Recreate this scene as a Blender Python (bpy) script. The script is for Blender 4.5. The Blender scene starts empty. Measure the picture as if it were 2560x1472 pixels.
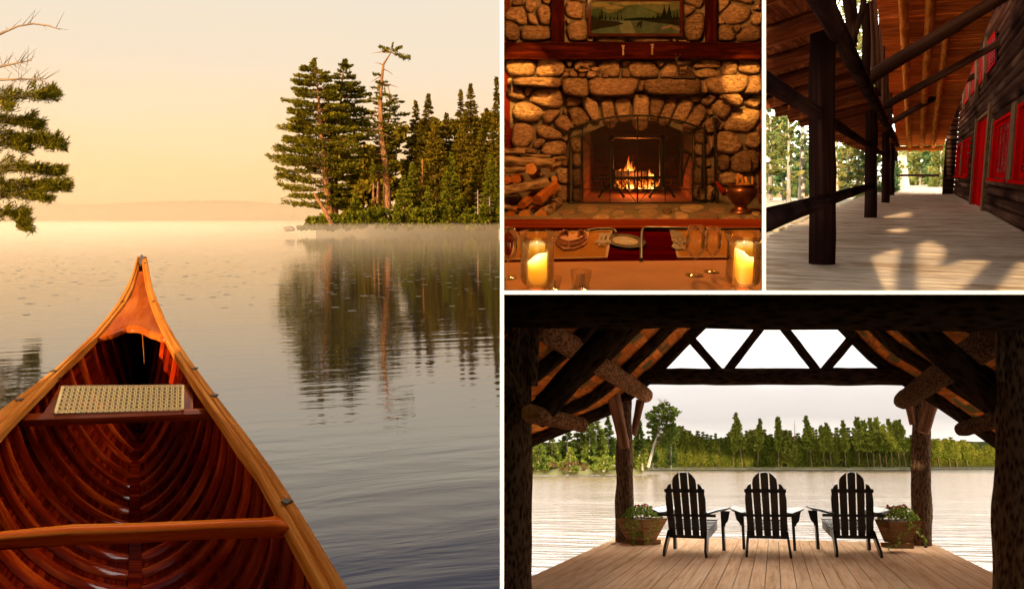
import bpy, bmesh, math, random
import numpy as np
from mathutils import Vector, Matrix, noise
from math import sin, cos, pi, radians as rad

# ------------------------------------------------------------------ camera
F, CX, CY = 2100.0, 1280.0, 736.0          # focal length and centre of the frame in photo pixels
SC = bpy.context.scene
COL = SC.collection
cam_d = bpy.data.cameras.new('camera'); cam = bpy.data.objects.new('camera', cam_d); COL.objects.link(cam)
cam.rotation_euler = (rad(90), 0, 0)
cam_d.sensor_width = 36.0; cam_d.lens = F / 2560.0 * 36.0
cam_d.clip_start = 0.05; cam_d.clip_end = 6000
SC.camera = cam
SC.render.resolution_x, SC.render.resolution_y = 1024, 588

# ------------------------------------------------------------------ world, sun, exposure
SUN_AZ, SUN_EL = 25.6, 11.0                  # the sun shines from behind the viewer, low and from the left
wd = bpy.data.worlds.new('World'); SC.world = wd; wd.use_nodes = True
wn = wd.node_tree; wn.nodes.clear()
w_out = wn.nodes.new('ShaderNodeOutputWorld'); w_bg = wn.nodes.new('ShaderNodeBackground'); w_sky = wn.nodes.new('ShaderNodeTexSky')
w_sky.sky_type = 'NISHITA'; w_sky.sun_disc = False
w_sky.sun_elevation = rad(SUN_EL); w_sky.sun_rotation = rad(180 + SUN_AZ)
w_bg.inputs[1].default_value = 0.15
w_mx = wn.nodes.new('ShaderNodeMix'); w_mx.data_type = 'RGBA'; w_mx.blend_type = 'MULTIPLY'; w_mx.inputs[0].default_value = 1.0; w_mx.inputs[7].default_value = (1.0, .84, .64, 1)   # warm morning air
wn.links.new(w_sky.outputs[0], w_mx.inputs[6]); wn.links.new(w_mx.outputs[2], w_bg.inputs[0]); wn.links.new(w_bg.outputs[0], w_out.inputs[0])
SUND = Vector((sin(rad(SUN_AZ)) * cos(rad(SUN_EL)), cos(rad(SUN_AZ)) * cos(rad(SUN_EL)), -sin(rad(SUN_EL))))
sl = bpy.data.lights.new('sun', 'SUN'); so = bpy.data.objects.new('sun', sl); COL.objects.link(so)
sl.energy = 5.0; sl.angle = rad(0.55); sl.color = (1.0, 0.74, 0.42)
so.rotation_euler = SUND.to_track_quat('-Z', 'Y').to_euler()
vs = SC.view_settings
vs.view_transform = 'Standard'; vs.look = 'None'; vs.exposure = 0.7; vs.gamma = 1.0; vs.use_curve_mapping = False
SC.cycles.use_adaptive_sampling = True; SC.cycles.adaptive_threshold = 0.015
SC.cycles.use_denoising = True
SC.cycles.max_bounces = 8; SC.cycles.diffuse_bounces = 3; SC.cycles.glossy_bounces = 4
SC.cycles.transparent_max_bounces = 12; SC.cycles.transmission_bounces = 8; SC.cycles.volume_bounces = 4
SC.cycles.sample_clamp_indirect = 4.0; SC.cycles.caustics_reflective = True; SC.cycles.blur_glossy = 1.0; SC.cycles.caustics_refractive = False
SC.cycles.volume_step_rate = 4; SC.cycles.volume_max_steps = 64

# ------------------------------------------------------------------ where things stand
RN = random.Random(11); NP = np.random.RandomState(5)
def ray(px, py): return Vector(((px - CX) / F, 1.0, (CY - py) / F))
class Place:
    """One of the four places: its own level ground, the eye at the origin."""
    def __init__(s, yh, x0):
        th = math.atan2(CY - yh, F)
        s.u = Vector((0, -sin(th), cos(th)))
        r = ray(x0, yh); s.f = (r - s.u * r.dot(s.u)).normalized(); s.r = s.f.cross(s.u).normalized()
        s.M = Matrix((s.r, s.f, s.u)).transposed()
    def w(s, x, y, z=0.0): return s.r * x + s.f * y + s.u * z
    def loc(s, p): return Vector((p.dot(s.r), p.dot(s.f), p.dot(s.u)))
    def pl(s, px, py, h):                      # on the level plane h below the eye
        r = ray(px, py); return r * (-h / r.dot(s.u))
    def vp(s, px, py, d):                      # on the upright plane at distance d
        r = ray(px, py); return r * (d / r.dot(s.f))
    def sp(s, px, py, x):                      # on the upright plane at sideways offset x
        r = ray(px, py); return r * (x / r.dot(s.r))
    def at(s, px, py, Y): return ray(px, py) * Y

# ------------------------------------------------------------------ mesh builder
def face_uv(ps, L):
    n = Vector((0, 0, 0))
    for i in range(len(ps)):
        n += (ps[i] - ps[0]).cross(ps[(i + 1) % len(ps)] - ps[0])
    if n.length < 1e-12: return [(0, 0)] * len(ps)
    n.normalize(); t = L - n * L.dot(n)
    if t.length < 0.2: t = (ps[1] - ps[0])
    if t.length < 1e-9: t = Vector((1, 0, 0))
    t.normalize(); b = n.cross(t)
    return [(p.dot(t), p.dot(b)) for p in ps]
# every place ends at the white dividers: what would cross one is cut off there
REG = None
REGS = {'lake': (None, 1252.5, None, None), 'fire': (1257, 1908, None, 729), 'porch': (1911, None, None, 729.5), 'porch_sky': (1259, None, None, 729), 'boat_sky': (1259, None, 733, None), 'boat': (1258, None, 733, None)}
def reg_planes():
    x0, x1, y0, y1 = REGS[REG]; out = []
    if x0 is not None: out.append(Vector((-1, (x0 - CX) / F, 0)))      # outside where dot > 0
    if x1 is not None: out.append(Vector((1, -(x1 - CX) / F, 0)))
    if y0 is not None: out.append(Vector((0, -(CY - y0) / F, 1)))
    if y1 is not None: out.append(Vector((0, (CY - y1) / F, -1)))
    return out
def clip_mesh(me, o):
    if not REG: return
    n = len(me.vertices)
    if not n: return
    co = np.empty(n * 3); me.vertices.foreach_get('co', co); co = co.reshape(-1, 3) + np.array(o)
    for pl in reg_planes():
        d = co @ np.array(pl)
        if (d > 1e-4).any():
            bm = bmesh.new(); bm.from_mesh(me)
            r = bmesh.ops.bisect_plane(bm, geom=bm.verts[:] + bm.edges[:] + bm.faces[:], dist=1e-5, plane_co=-Vector(o), plane_no=pl, clear_outer=True)
            ed = [e for e in r['geom_cut'] if isinstance(e, bmesh.types.BMEdge)]
            if ed and len(ed) < 400:
                try: bmesh.ops.holes_fill(bm, edges=ed, sides=0)
                except Exception: pass
            bm.to_mesh(me); bm.free(); n = len(me.vertices)
            if not n: return
            co = np.empty(n * 3); me.vertices.foreach_get('co', co); co = co.reshape(-1, 3) + np.array(o)
class MB:
    def __init__(s): s.v = []; s.f = []; s.uv = []; s.sm = []; s.mi = []
    def add(s, pts, faces, L=Vector((1, 0, 0)), smooth=False, mi=0, uvs=None):
        o = len(s.v); s.v += [Vector(p) for p in pts]
        for k, fc in enumerate(faces):
            s.f.append([o + i for i in fc]); s.sm.append(smooth); s.mi.append(mi)
            s.uv.append(uvs[k] if uvs else face_uv([s.v[o + i] for i in fc], L))
        return s
    def hexa(s, P, L=None, mi=0):
        P = [Vector(p) for p in P]
        if L is None:
            e = [(P[1] - P[0]), (P[3] - P[0]), (P[4] - P[0])]; L = max(e, key=lambda q: q.length).normalized()
        return s.add(P, [(0, 3, 2, 1), (4, 5, 6, 7), (0, 1, 5, 4), (1, 2, 6, 5), (2, 3, 7, 6), (3, 0, 4, 7)], L, False, mi)
    def bar(s, a, b, w, h, up=Vector((0, 0, 1)), mi=0, w2=None, h2=None):
        a = Vector(a); b = Vector(b); d = (b - a).normalized(); x = d.cross(up)
        if x.length < 1e-4: x = d.cross(Vector((1, 0, 0)))
        x.normalize(); y = x.cross(d)
        w2 = w if w2 is None else w2; h2 = h if h2 is None else h2
        P = [a - x * w / 2 - y * h / 2, a + x * w / 2 - y * h / 2, b + x * w2 / 2 - y * h2 / 2, b - x * w2 / 2 - y * h2 / 2,
             a - x * w / 2 + y * h / 2, a + x * w / 2 + y * h / 2, b + x * w2 / 2 + y * h2 / 2, b - x * w2 / 2 + y * h2 / 2]
        return s.hexa(P, d, mi)
    def tube(s, pts, rad_, n=10, cap=True, mi=0, capmi=None, jit=0.0, smooth=True, up=None, sq=1.0):
        pts = [Vector(p) for p in pts]; m = len(pts)
        if not hasattr(rad_, '__len__'): rad_ = [rad_] * m
        V = []; UVr = []; L = 0.0
        prev = up or Vector((0.123, 0.2, 0.97))
        seed = RN.random() * 50
        for i in range(m):
            d = (pts[min(i + 1, m - 1)] - pts[max(i - 1, 0)]).normalized()
            x = prev - d * prev.dot(d)
            if x.length < 1e-3: x = Vector((1, 0, 0)) - d * d.x
            x.normalize(); prev = x; y = d.cross(x)
            if i: L += (pts[i] - pts[i - 1]).length
            UVr.append(L)
            for k in range(n):
                a = 2 * pi * k / n
                r = rad_[i] * (1 + (jit * noise.noise(Vector((cos(a) * 1.7 + seed, sin(a) * 1.7, L / max(rad_[i], .01) * .35))) if jit else 0))
                V.append(pts[i] + x * cos(a) * r + y * sin(a) * r * sq)
        fs = []; uvs = []; C = 2 * pi * max(rad_)
        for i in range(m - 1):
            for k in range(n):
                k2 = (k + 1) % n
                fs.append((i * n + k, i * n + k2, (i + 1) * n + k2, (i + 1) * n + k))
                uvs.append([(UVr[i], C * k / n), (UVr[i], C * (k + 1) / n), (UVr[i + 1], C * (k + 1) / n), (UVr[i + 1], C * k / n)])
        s.add(V, fs, smooth=smooth, mi=mi, uvs=uvs)
        if cap:
            cm = mi if capmi is None else capmi
            s.add(V[:n], [tuple(range(n - 1, -1, -1))], mi=cm); s.add(V[-n:], [tuple(range(n))], mi=cm)
        return s
    def prism(s, poly, off, L=None, mi=0):
        poly = [Vector(p) for p in poly]; off = Vector(off); n = len(poly)
        L = L or (poly[1] - poly[0]).normalized()
        fs = [tuple(range(n)), tuple(range(2 * n - 1, n - 1, -1))] + [(i, i + n, (i + 1) % n + n, (i + 1) % n) for i in range(n)]
        return s.add(poly + [p + off for p in poly], fs, L, False, mi)
    def lathe(s, prof, o, up=Vector((0, 0, 1)), n=24, mi=0, smooth=True, wob=None, deep=None):
        x = up.orthogonal().normalized(); y = up.cross(x)
        if deep: x = deep[0].copy(); y = deep[1] * deep[2]
        V = []; fs = []; uvs = []
        for i, (r, z) in enumerate(prof):
            for k in range(n):
                a = 2 * pi * k / n; rr = r * (1 + (wob(a, z) if wob else 0)); V.append(o + x * cos(a) * rr + y * sin(a) * rr + up * z)
        for i in range(len(prof) - 1):
            for k in range(n):
                k2 = (k + 1) % n; fs.append((i * n + k, i * n + k2, (i + 1) * n + k2, (i + 1) * n + k))
                uvs.append([(k / n, prof[i][1]), ((k + 1) / n, prof[i][1]), ((k + 1) / n, prof[i + 1][1]), (k / n, prof[i + 1][1])])
        return s.add(V, fs, smooth=smooth, mi=mi, uvs=uvs)
    def grid(s, rows, smooth=True, mi=0, L=Vector((1, 0, 0)), uv=None):
        m = len(rows); n = len(rows[0]); V = [Vector(p) for r in rows for p in r]; fs = []; uvs = [] if uv else None
        for i in range(m - 1):
            for k in range(n - 1):
                ids = (i * n + k, i * n + k + 1, (i + 1) * n + k + 1, (i + 1) * n + k); fs.append(ids)
                if uv: uvs.append([uv[i][k], uv[i][k + 1], uv[i + 1][k + 1], uv[i + 1][k]])
        return s.add(V, fs, L, smooth, mi, uvs)
    def build(s, name, mat, parent=None, loc=None):
        o = Vector(root_loc(parent)) if parent else (Vector(loc) if loc is not None else base_of(s.v))
        me = bpy.data.meshes.new(name)
        me.from_pydata([tuple(p - o) for p in s.v], [], s.f)
        for m in (mat if isinstance(mat, (list, tuple)) else [mat]): me.materials.append(m)
        uvl = me.uv_layers.new(name='UVMap'); flat = [c for fc in s.uv for uv in fc for c in uv]
        uvl.data.foreach_set('uv', flat)
        me.polygons.foreach_set('use_smooth', s.sm); me.polygons.foreach_set('material_index', s.mi)
        me.update(); clip_mesh(me, o)
        ob = bpy.data.objects.new(name, me); COL.objects.link(ob)
        if parent: ob.parent = parent
        else: ob.location = o
        if not len(me.vertices): DEAD.append(ob)
        return ob
DEAD = []
def base_of(vs):
    n = len(vs); c = Vector((0, 0, 0))
    for p in vs: c += p
    return c / max(n, 1)
def root_loc(o):
    while o.parent: o = o.parent
    return o.location
def thing(name, label, cat, loc, group=None):
    o = bpy.data.objects.new(name, None); COL.objects.link(o); o.empty_display_size = 0.1
    o.location = loc; o['label'] = label; o['category'] = cat
    if group: o['group'] = group
    return o
def tag(o, label=None, cat=None, group=None, kind=None):
    for k, v in (('label', label), ('category', cat), ('group', group), ('kind', kind)):
        if v: o[k] = v
    return o
def copy_tree(o, parent=None):
    c = o.copy(); COL.objects.link(c)
    if parent: c.parent = parent
    for ch in list(o.children): copy_tree(ch, c)
    return c
def leaves(name, C, D, Nn, ln, wdt, mat, parent=None, loc=None, tone=None):
    """N small leaf-shaped faces. C centres, D directions, Nn side vectors, all (N,3) in world space."""
    if REG:
        keep = np.ones(len(C), bool)
        for pl in reg_planes(): keep &= (C @ np.array(pl)) < 0
        ix = np.nonzero(keep)[0]; C = C[ix]; D = D[ix]; Nn = Nn[ix]
        ln = ln[ix] if hasattr(ln, '__len__') else ln; wdt = wdt[ix] if hasattr(wdt, '__len__') else wdt; tone = tone[ix] if tone is not None else None
    N = len(C); o = np.array(root_loc(parent) if parent else (loc if loc is not None else C.mean(0)))
    C = C - o; ln = np.broadcast_to(ln, (N,))[:, None]; wdt = np.broadcast_to(wdt, (N,))[:, None]
    V = np.empty((N, 4, 3)); V[:, 0] = C - D * ln * .5; V[:, 1] = C + Nn * wdt * .5 + D * ln * .05
    V[:, 2] = C + D * ln * .5; V[:, 3] = C - Nn * wdt * .5 + D * ln * .05
    me = bpy.data.meshes.new(name); me.vertices.add(N * 4); me.vertices.foreach_set('co', V.reshape(-1))
    me.loops.add(N * 4); me.loops.foreach_set('vertex_index', np.arange(N * 4, dtype=np.int32))
    me.polygons.add(N); me.polygons.foreach_set('loop_start', np.arange(0, N * 4, 4, dtype=np.int32))
    me.polygons.foreach_set('loop_total', np.full(N, 4, dtype=np.int32))
    me.update(calc_edges=True); me.materials.append(mat)
    uvl = me.uv_layers.new(name='UVMap'); t = NP.rand(N) if tone is None else tone
    uv = np.zeros((N, 4, 2)); uv[:, :, 0] = t[:, None]; uvl.data.foreach_set('uv', uv.reshape(-1))
    ob = bpy.data.objects.new(name, me); COL.objects.link(ob)
    if parent: ob.parent = parent
    else: ob.location = Vector(o)
    return ob
def unit(a): return a / np.maximum(np.linalg.norm(a, axis=-1, keepdims=True), 1e-9)

# ------------------------------------------------------------------ materials
def newmat(name):
    m = bpy.data.materials.new(name); m.use_nodes = True; nt = m.node_tree; nt.nodes.clear()
    out = nt.nodes.new('ShaderNodeOutputMaterial'); return m, nt, out
def nd(nt, t, ins=None, **kw):
    n = nt.nodes.new(t)
    for k, v in kw.items(): setattr(n, k, v)
    for k, v in (ins or {}).items():
        if isinstance(v, bpy.types.NodeSocket): nt.links.new(v, n.inputs[k])
        else: n.inputs[k].default_value = v
    return n
def c4(c): return (c[0], c[1], c[2], 1.0)
def ramp(nt, fac, stops, interp='LINEAR'):
    n = nt.nodes.new('ShaderNodeValToRGB'); n.color_ramp.interpolation = interp; e = n.color_ramp.elements
    while len(e) < len(stops): e.new(0.5)
    for i, (p, c) in enumerate(stops): e[i].position = p; e[i].color = c4(c) if len(c) == 3 else c
    nt.links.new(fac, n.inputs[0]); return n.outputs[0]
def mixc(nt, fac, a, b, mode='MIX'):
    n = nt.nodes.new('ShaderNodeMix'); n.data_type = 'RGBA'; n.blend_type = mode
    for i, v in ((0, fac), (6, a), (7, b)):
        if isinstance(v, bpy.types.NodeSocket): nt.links.new(v, n.inputs[i])
        elif i == 0: n.inputs[0].default_value = v
        else: n.inputs[i].default_value = c4(v)
    return n.outputs[2]
def math_(nt, op, a, b=0.0, c=None):
    n = nt.nodes.new('ShaderNodeMath'); n.operation = op
    for i, v in enumerate((a, b) if c is None else (a, b, c)):
        if isinstance(v, bpy.types.NodeSocket): nt.links.new(v, n.inputs[i])
        else: n.inputs[i].default_value = v
    return n.outputs[0]
MATS = {}
def wood(name, dark, mid, light, su=1.5, sv=28, rough=.6, bump=.25, coat=0.0, var=.35, grain=.75, spec=0.0, cr=.08, patch=None):
    """Grain along u of the UV map (metres); every board differs through the object's random value."""
    m, nt, out = newmat(name)
    uv = nd(nt, 'ShaderNodeUVMap', uv_map='UVMap').outputs[0]; oi = nd(nt, 'ShaderNodeObjectInfo')
    off = nd(nt, 'ShaderNodeCombineXYZ', {0: math_(nt, 'MULTIPLY', oi.outputs['Random'], 37.0), 1: math_(nt, 'MULTIPLY', oi.outputs['Random'], 91.0), 2: 0.0}).outputs[0]
    vec = nd(nt, 'ShaderNodeVectorMath', {0: uv, 1: off}, operation='ADD').outputs[0]
    mp = nd(nt, 'ShaderNodeMapping', {'Vector': vec, 'Scale': (su, sv, 1)}).outputs[0]
    n1 = nd(nt, 'ShaderNodeTexNoise', {'Vector': mp, 'Scale': 1.0, 'Detail': 6.0, 'Roughness': .65, 'Distortion': .6}).outputs[0]
    mp2 = nd(nt, 'ShaderNodeMapping', {'Vector': vec, 'Scale': (su * 1.2, sv * .18, 1)}).outputs[0]
    n2 = nd(nt, 'ShaderNodeTexNoise', {'Vector': mp2, 'Scale': 1.3, 'Detail': 3.0}).outputs[0]
    f = math_(nt, 'ADD', math_(nt, 'MULTIPLY', n1, grain), math_(nt, 'MULTIPLY', n2, 1 - grain))
    col = ramp(nt, f, [(.30, dark), (.5, mid), (.70, light)])
    if patch:
        n3 = nd(nt, 'ShaderNodeTexNoise', {'Vector': vec, 'Scale': patch[1], 'Detail': 5.0}).outputs[0]
        col = mixc(nt, ramp(nt, n3, [(.48, (0, 0, 0)), (.62, (1, 1, 1))]), col, patch[0])
    br = math_(nt, 'ADD', math_(nt, 'MULTIPLY', oi.outputs['Random'], var), 1 - var / 2)
    col = mixc(nt, 1.0, col, nd(nt, 'ShaderNodeCombineColor', {0: br, 1: br, 2: br}).outputs[0], 'MULTIPLY')
    bp = nd(nt, 'ShaderNodeBump', {'Height': n1, 'Strength': bump, 'Distance': .01}).outputs[0]
    rr = math_(nt, 'ADD', math_(nt, 'MULTIPLY', n2, .3), rough - .15)
    b = nd(nt, 'ShaderNodeBsdfPrincipled', {'Base Color': col, 'Roughness': rr, 'Normal': bp, 'Specular IOR Level': spec, 'Coat Weight': coat, 'Coat Roughness': cr})
    nt.links.new(b.outputs[0], out.inputs[0]); MATS[name] = m; return m
def bark(name, dark, light, scale=14, bump=.8, rough=.9):
    m, nt, out = newmat(name)
    uv = nd(nt, 'ShaderNodeUVMap', uv_map='UVMap').outputs[0]; oi = nd(nt, 'ShaderNodeObjectInfo')
    off = nd(nt, 'ShaderNodeCombineXYZ', {0: math_(nt, 'MULTIPLY', oi.outputs['Random'], 37.0), 1: 0.0, 2: 0.0}).outputs[0]
    vec = nd(nt, 'ShaderNodeVectorMath', {0: uv, 1: off}, operation='ADD').outputs[0]
    mp = nd(nt, 'ShaderNodeMapping', {'Vector': vec, 'Scale': (scale * .35, scale, 1)}).outputs[0]
    v = nd(nt, 'ShaderNodeTexVoronoi', {'Vector': mp, 'Scale': 1.6, 'Randomness': 1.0}).outputs[0]
    n1 = nd(nt, 'ShaderNodeTexNoise', {'Vector': mp, 'Scale': 1.5, 'Detail': 8.0, 'Roughness': .7}).outputs[0]
    h = math_(nt, 'ADD', math_(nt, 'MULTIPLY', v, .55), n1)
    col = ramp(nt, h, [(.55, dark), (.92, light)])
    bp = nd(nt, 'ShaderNodeBump', {'Height': h, 'Strength': bump, 'Distance': .03}).outputs[0]
    b = nd(nt, 'ShaderNodeBsdfPrincipled', {'Base Color': col, 'Roughness': rough, 'Normal': bp, 'Specular IOR Level': 0.0})
    nt.links.new(b.outputs[0], out.inputs[0]); MATS[name] = m; return m
def plain(name, col, rough=.5, metal=0.0, var=0.15, ns=8.0, bump=0.0, spec=.5, coat=0.0, em=None, es=0.0, trans=0.0, ior=1.45, alpha=1.0):
    m, nt, out = newmat(name)
    tc = nd(nt, 'ShaderNodeTexCoord').outputs['Object']
    n1 = nd(nt, 'ShaderNodeTexNoise', {'Vector': tc, 'Scale': ns, 'Detail': 6.0, 'Roughness': .6}).outputs[0]
    lo = [c * (1 - var) for c in col]; hi = [min(1, c * (1 + var)) for c in col]
    cc = ramp(nt, n1, [(.3, lo), (.7, hi)])
    ins = {'Base Color': cc, 'Roughness': math_(nt, 'ADD', math_(nt, 'MULTIPLY', n1, .2), max(rough - .1, 0)), 'Metallic': metal, 'Specular IOR Level': spec, 'Coat Weight': coat, 'IOR': ior, 'Alpha': alpha}
    if trans: ins['Transmission Weight'] = trans; ins['Roughness'] = rough; ins['Base Color'] = c4(col)
    if bump: ins['Normal'] = nd(nt, 'ShaderNodeBump', {'Height': n1, 'Strength': bump, 'Distance': .02}).outputs[0]
    if em: ins['Emission Color'] = c4(em); ins['Emission Strength'] = es
    b = nd(nt, 'ShaderNodeBsdfPrincipled', ins)
    nt.links.new(b.outputs[0], out.inputs[0]); MATS[name] = m; return m
def foliage(name, dark, light, trans=.25, rough=.7, extra=None, ns=.9):
    m, nt, out = newmat(name)
    uv = nd(nt, 'ShaderNodeUVMap', uv_map='UVMap').outputs[0]
    sx = nd(nt, 'ShaderNodeSeparateXYZ', {0: uv}).outputs[0]
    tc = nd(nt, 'ShaderNodeTexCoord').outputs['Object']
    n1 = nd(nt, 'ShaderNodeTexNoise', {'Vector': tc, 'Scale': ns, 'Detail': 3.0}).outputs[0]
    oi = nd(nt, 'ShaderNodeObjectInfo').outputs['Random']
    f = math_(nt, 'ADD', math_(nt, 'MULTIPLY', sx, .45), math_(nt, 'MULTIPLY', n1, .6))
    f = math_(nt, 'ADD', f, math_(nt, 'MULTIPLY', math_(nt, 'SUBTRACT', oi, .5), .18))
    st = [(.3, dark), (.8, light)]
    if extra: st = [(.3, dark), (.6, light), (.85, extra)]
    col = ramp(nt, f, st)
    d = nd(nt, 'ShaderNodeBsdfPrincipled', {'Base Color': col, 'Roughness': rough, 'Specular IOR Level': 0.0})
    t = nd(nt, 'ShaderNodeBsdfTranslucent', {'Color': col})
    mx = nd(nt, 'ShaderNodeMixShader', {0: trans}); nt.links.new(d.outputs[0], mx.inputs[1]); nt.links.new(t.outputs[0], mx.inputs[2])
    nt.links.new(mx.outputs[0], out.inputs[0]); MATS[name] = m; return m
def water(name, base, ior, scale, stretch, strength, rough=.03, fade=None, origin=(0, 0, 0), big=.4):
    """fade=(near,far): ripples calm down with distance from the near shore."""
    m, nt, out = newmat(name)
    tc = nd(nt, 'ShaderNodeTexCoord').outputs['Object']
    mp = nd(nt, 'ShaderNodeMapping', {'Vector': tc, 'Scale': (stretch, 1, 1)}).outputs[0]
    n1 = nd(nt, 'ShaderNodeTexNoise', {'Vector': mp, 'Scale': scale, 'Detail': 4.0, 'Roughness': .55, 'Distortion': .4}).outputs[0]
    wv = nd(nt, 'ShaderNodeTexWave', {'Vector': mp, 'Scale': scale * .45, 'Distortion': 5.0, 'Detail': 2.0, 'Detail Scale': .8}, wave_type='BANDS', bands_direction='Y').outputs[1]
    n0 = nd(nt, 'ShaderNodeTexNoise', {'Vector': mp, 'Scale': scale * .12, 'Detail': 3.0}).outputs[0]
    h = math_(nt, 'ADD', math_(nt, 'MULTIPLY', n1, .95), math_(nt, 'MULTIPLY', wv, .09))
    h = math_(nt, 'MULTIPLY', h, math_(nt, 'ADD', math_(nt, 'MULTIPLY', n0, 1.6), .2))
    h = math_(nt, 'ADD', h, math_(nt, 'MULTIPLY', n0, big))
    if fade:
        sy = nd(nt, 'ShaderNodeSeparateXYZ', {0: tc}).outputs[1]
        k = nd(nt, 'ShaderNodeMapRange', {'Value': sy, 'From Min': fade[0], 'From Max': fade[1], 'To Min': 1.0, 'To Max': fade[2]}).outputs[0]
        stg = math_(nt, 'MULTIPLY', k, strength)
    else: stg = strength
    bp = nd(nt, 'ShaderNodeBump', {'Height': h, 'Strength': stg, 'Distance': .05}).outputs[0]
    b = nd(nt, 'ShaderNodeBsdfPrincipled', {'Base Color': c4(base), 'Roughness': rough, 'IOR': ior, 'Normal': bp, 'Specular IOR Level': .5})
    nt.links.new(b.outputs[0], out.inputs[0]); MATS[name] = m; return m
def sky_mat(name, place, stops, strength=1.0, cloud=None, cs=3.0, lo=-4, hi=60):
    """Emissive sky: colour by true elevation above the place's horizon; optional clouds."""
    m, nt, out = newmat(name)
    geo = nd(nt, 'ShaderNodeNewGeometry').outputs['Position']
    nrm = nd(nt, 'ShaderNodeVectorMath', {0: geo}, operation='NORMALIZE').outputs[0]
    dp = nd(nt, 'ShaderNodeVectorMath', {0: nrm, 1: tuple(place.u)}, operation='DOT_PRODUCT').outputs['Value']
    el = math_(nt, 'MULTIPLY', math_(nt, 'ARCSINE', dp), 180 / pi)
    n1 = nd(nt, 'ShaderNodeTexNoise', {'Vector': nd(nt, 'ShaderNodeMapping', {'Vector': nrm, 'Scale': (2, 2, 7)}).outputs[0], 'Scale': cs, 'Detail': 7.0, 'Roughness': .55}).outputs[0]
    el2 = math_(nt, 'ADD', el, math_(nt, 'MULTIPLY', math_(nt, 'SUBTRACT', n1, .5), 3.0))
    fac = nd(nt, 'ShaderNodeMapRange', {'Value': el2, 'From Min': lo, 'From Max': hi}).outputs[0]
    col = ramp(nt, fac, [((e - lo) / (hi - lo), c) for e, c in stops])
    if cloud: col = mixc(nt, ramp(nt, n1, [(cloud[1], (0, 0, 0)), (cloud[2], (1, 1, 1))]), col, cloud[0])
    e = nd(nt, 'ShaderNodeEmission', {'Color': col, 'Strength': strength}); nt.links.new(e.outputs[0], out.inputs[0]); return m
def sky_dome(name, place, R_, az0, az1, el0, el1, mat):
    mb = MB(); rows = []
    for i in range(13):
        e = rad(el0 + (el1 - el0) * i / 12); rows.append([place.w(R_ * sin(rad(a)) * cos(e), R_ * cos(rad(a)) * cos(e), R_ * sin(e)) for a in np.linspace(az0, az1, 40)])
    mb.grid(rows); o = mb.build(name, mat, loc=(0, 0, 0)); tag(o, kind='structure'); return o
def interp(tab, x, k=1):
    for a, b in zip(tab, tab[1:]):
        if a[0] <= x <= b[0]: t = (x - a[0]) / (b[0] - a[0]); return a[k] + (b[k] - a[k]) * t
    if x < tab[0][0]: a, b = tab[0], tab[1]
    else: a, b = tab[-2], tab[-1]
    t = (x - a[0]) / (b[0] - a[0]); return a[k] + (b[k] - a[k]) * t
def srgb(r, g, b):
    return tuple((c / 255 / 12.92) if c / 255 <= .04045 else ((c / 255 + .055) / 1.055) ** 2.4 for c in (r, g, b))
def ppoly(st, imgs):
    """'A 1,2 3,4' -> photo pixels"""
    t = st.split(); ox, oy, s = imgs[t[0]]
    return [(ox + float(a.split(',')[0]) / s, oy + float(a.split(',')[1]) / s) for a in t[1:]]

LK = Place(550, 625); FR = Place(270, 1280); PO = Place(433, 2286); BH = Place(1164, 1937)
LK = Place(550, 1280) if False else LK

# ------------------------------------------------------------------ the white dividers between the four places
m_white = plain('white_paint', (.86, .88, .92), .6, var=.02)
m_div = plain('divider_plaster', (.42, .40, .37), .9, var=.08)
def mull(name, x0, x1, y0, y1, label):
    mb = MB(); Y = .90
    mb.hexa([ray(x0, y1) * Y, ray(x1, y1) * Y, ray(x1, y1) * (Y + .03), ray(x0, y1) * (Y + .03), ray(x0, y0) * Y, ray(x1, y0) * Y, ray(x1, y0) * (Y + .03), ray(x0, y0) * (Y + .03)])
    o = mb.build(name, m_white); return o
g = thing('divider_frame', 'thin white painted bars that part the four views', 'window frame', ray(1255, 731) * .9)
for a in ((1250, 1260, -60, 1540), (1260.2, 2620, 726, 736), (1905, 1915, -60, 725.8)):
    o = mull('bar', *a, ''); o.parent = g; o.location = o.location - g.location
def radial(name, pa, pb, Y0, Y1, t=3.0):
    """partition seen exactly edge-on: from pixel pa to pixel pb, reaching from Y0 back to Y1"""
    mb = MB(); vert = abs(pa[0] - pb[0]) < 1; dx, dy = ((t, 0) if vert else (0, t))
    P = []
    for Y in (Y0, Y1):
        P += [ray(pa[0] - dx, pa[1] - dy) * Y, ray(pa[0] + dx, pa[1] + dy) * Y, ray(pb[0] + dx, pb[1] + dy) * Y, ray(pb[0] - dx, pb[1] - dy) * Y]
    mb.hexa(P); o = mb.build(name, m_div); tag(o, kind='structure'); return o
radial('divider_wall', (1255, -260), (1255, 650), 14.0, 420)
radial('divider_wall', (1255, -260), (1255, 1560), .94, 13.99)
radial('divider_slab', (1262, 731), (2700, 731), .94, 8.4)
REG = 'lake'
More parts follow.
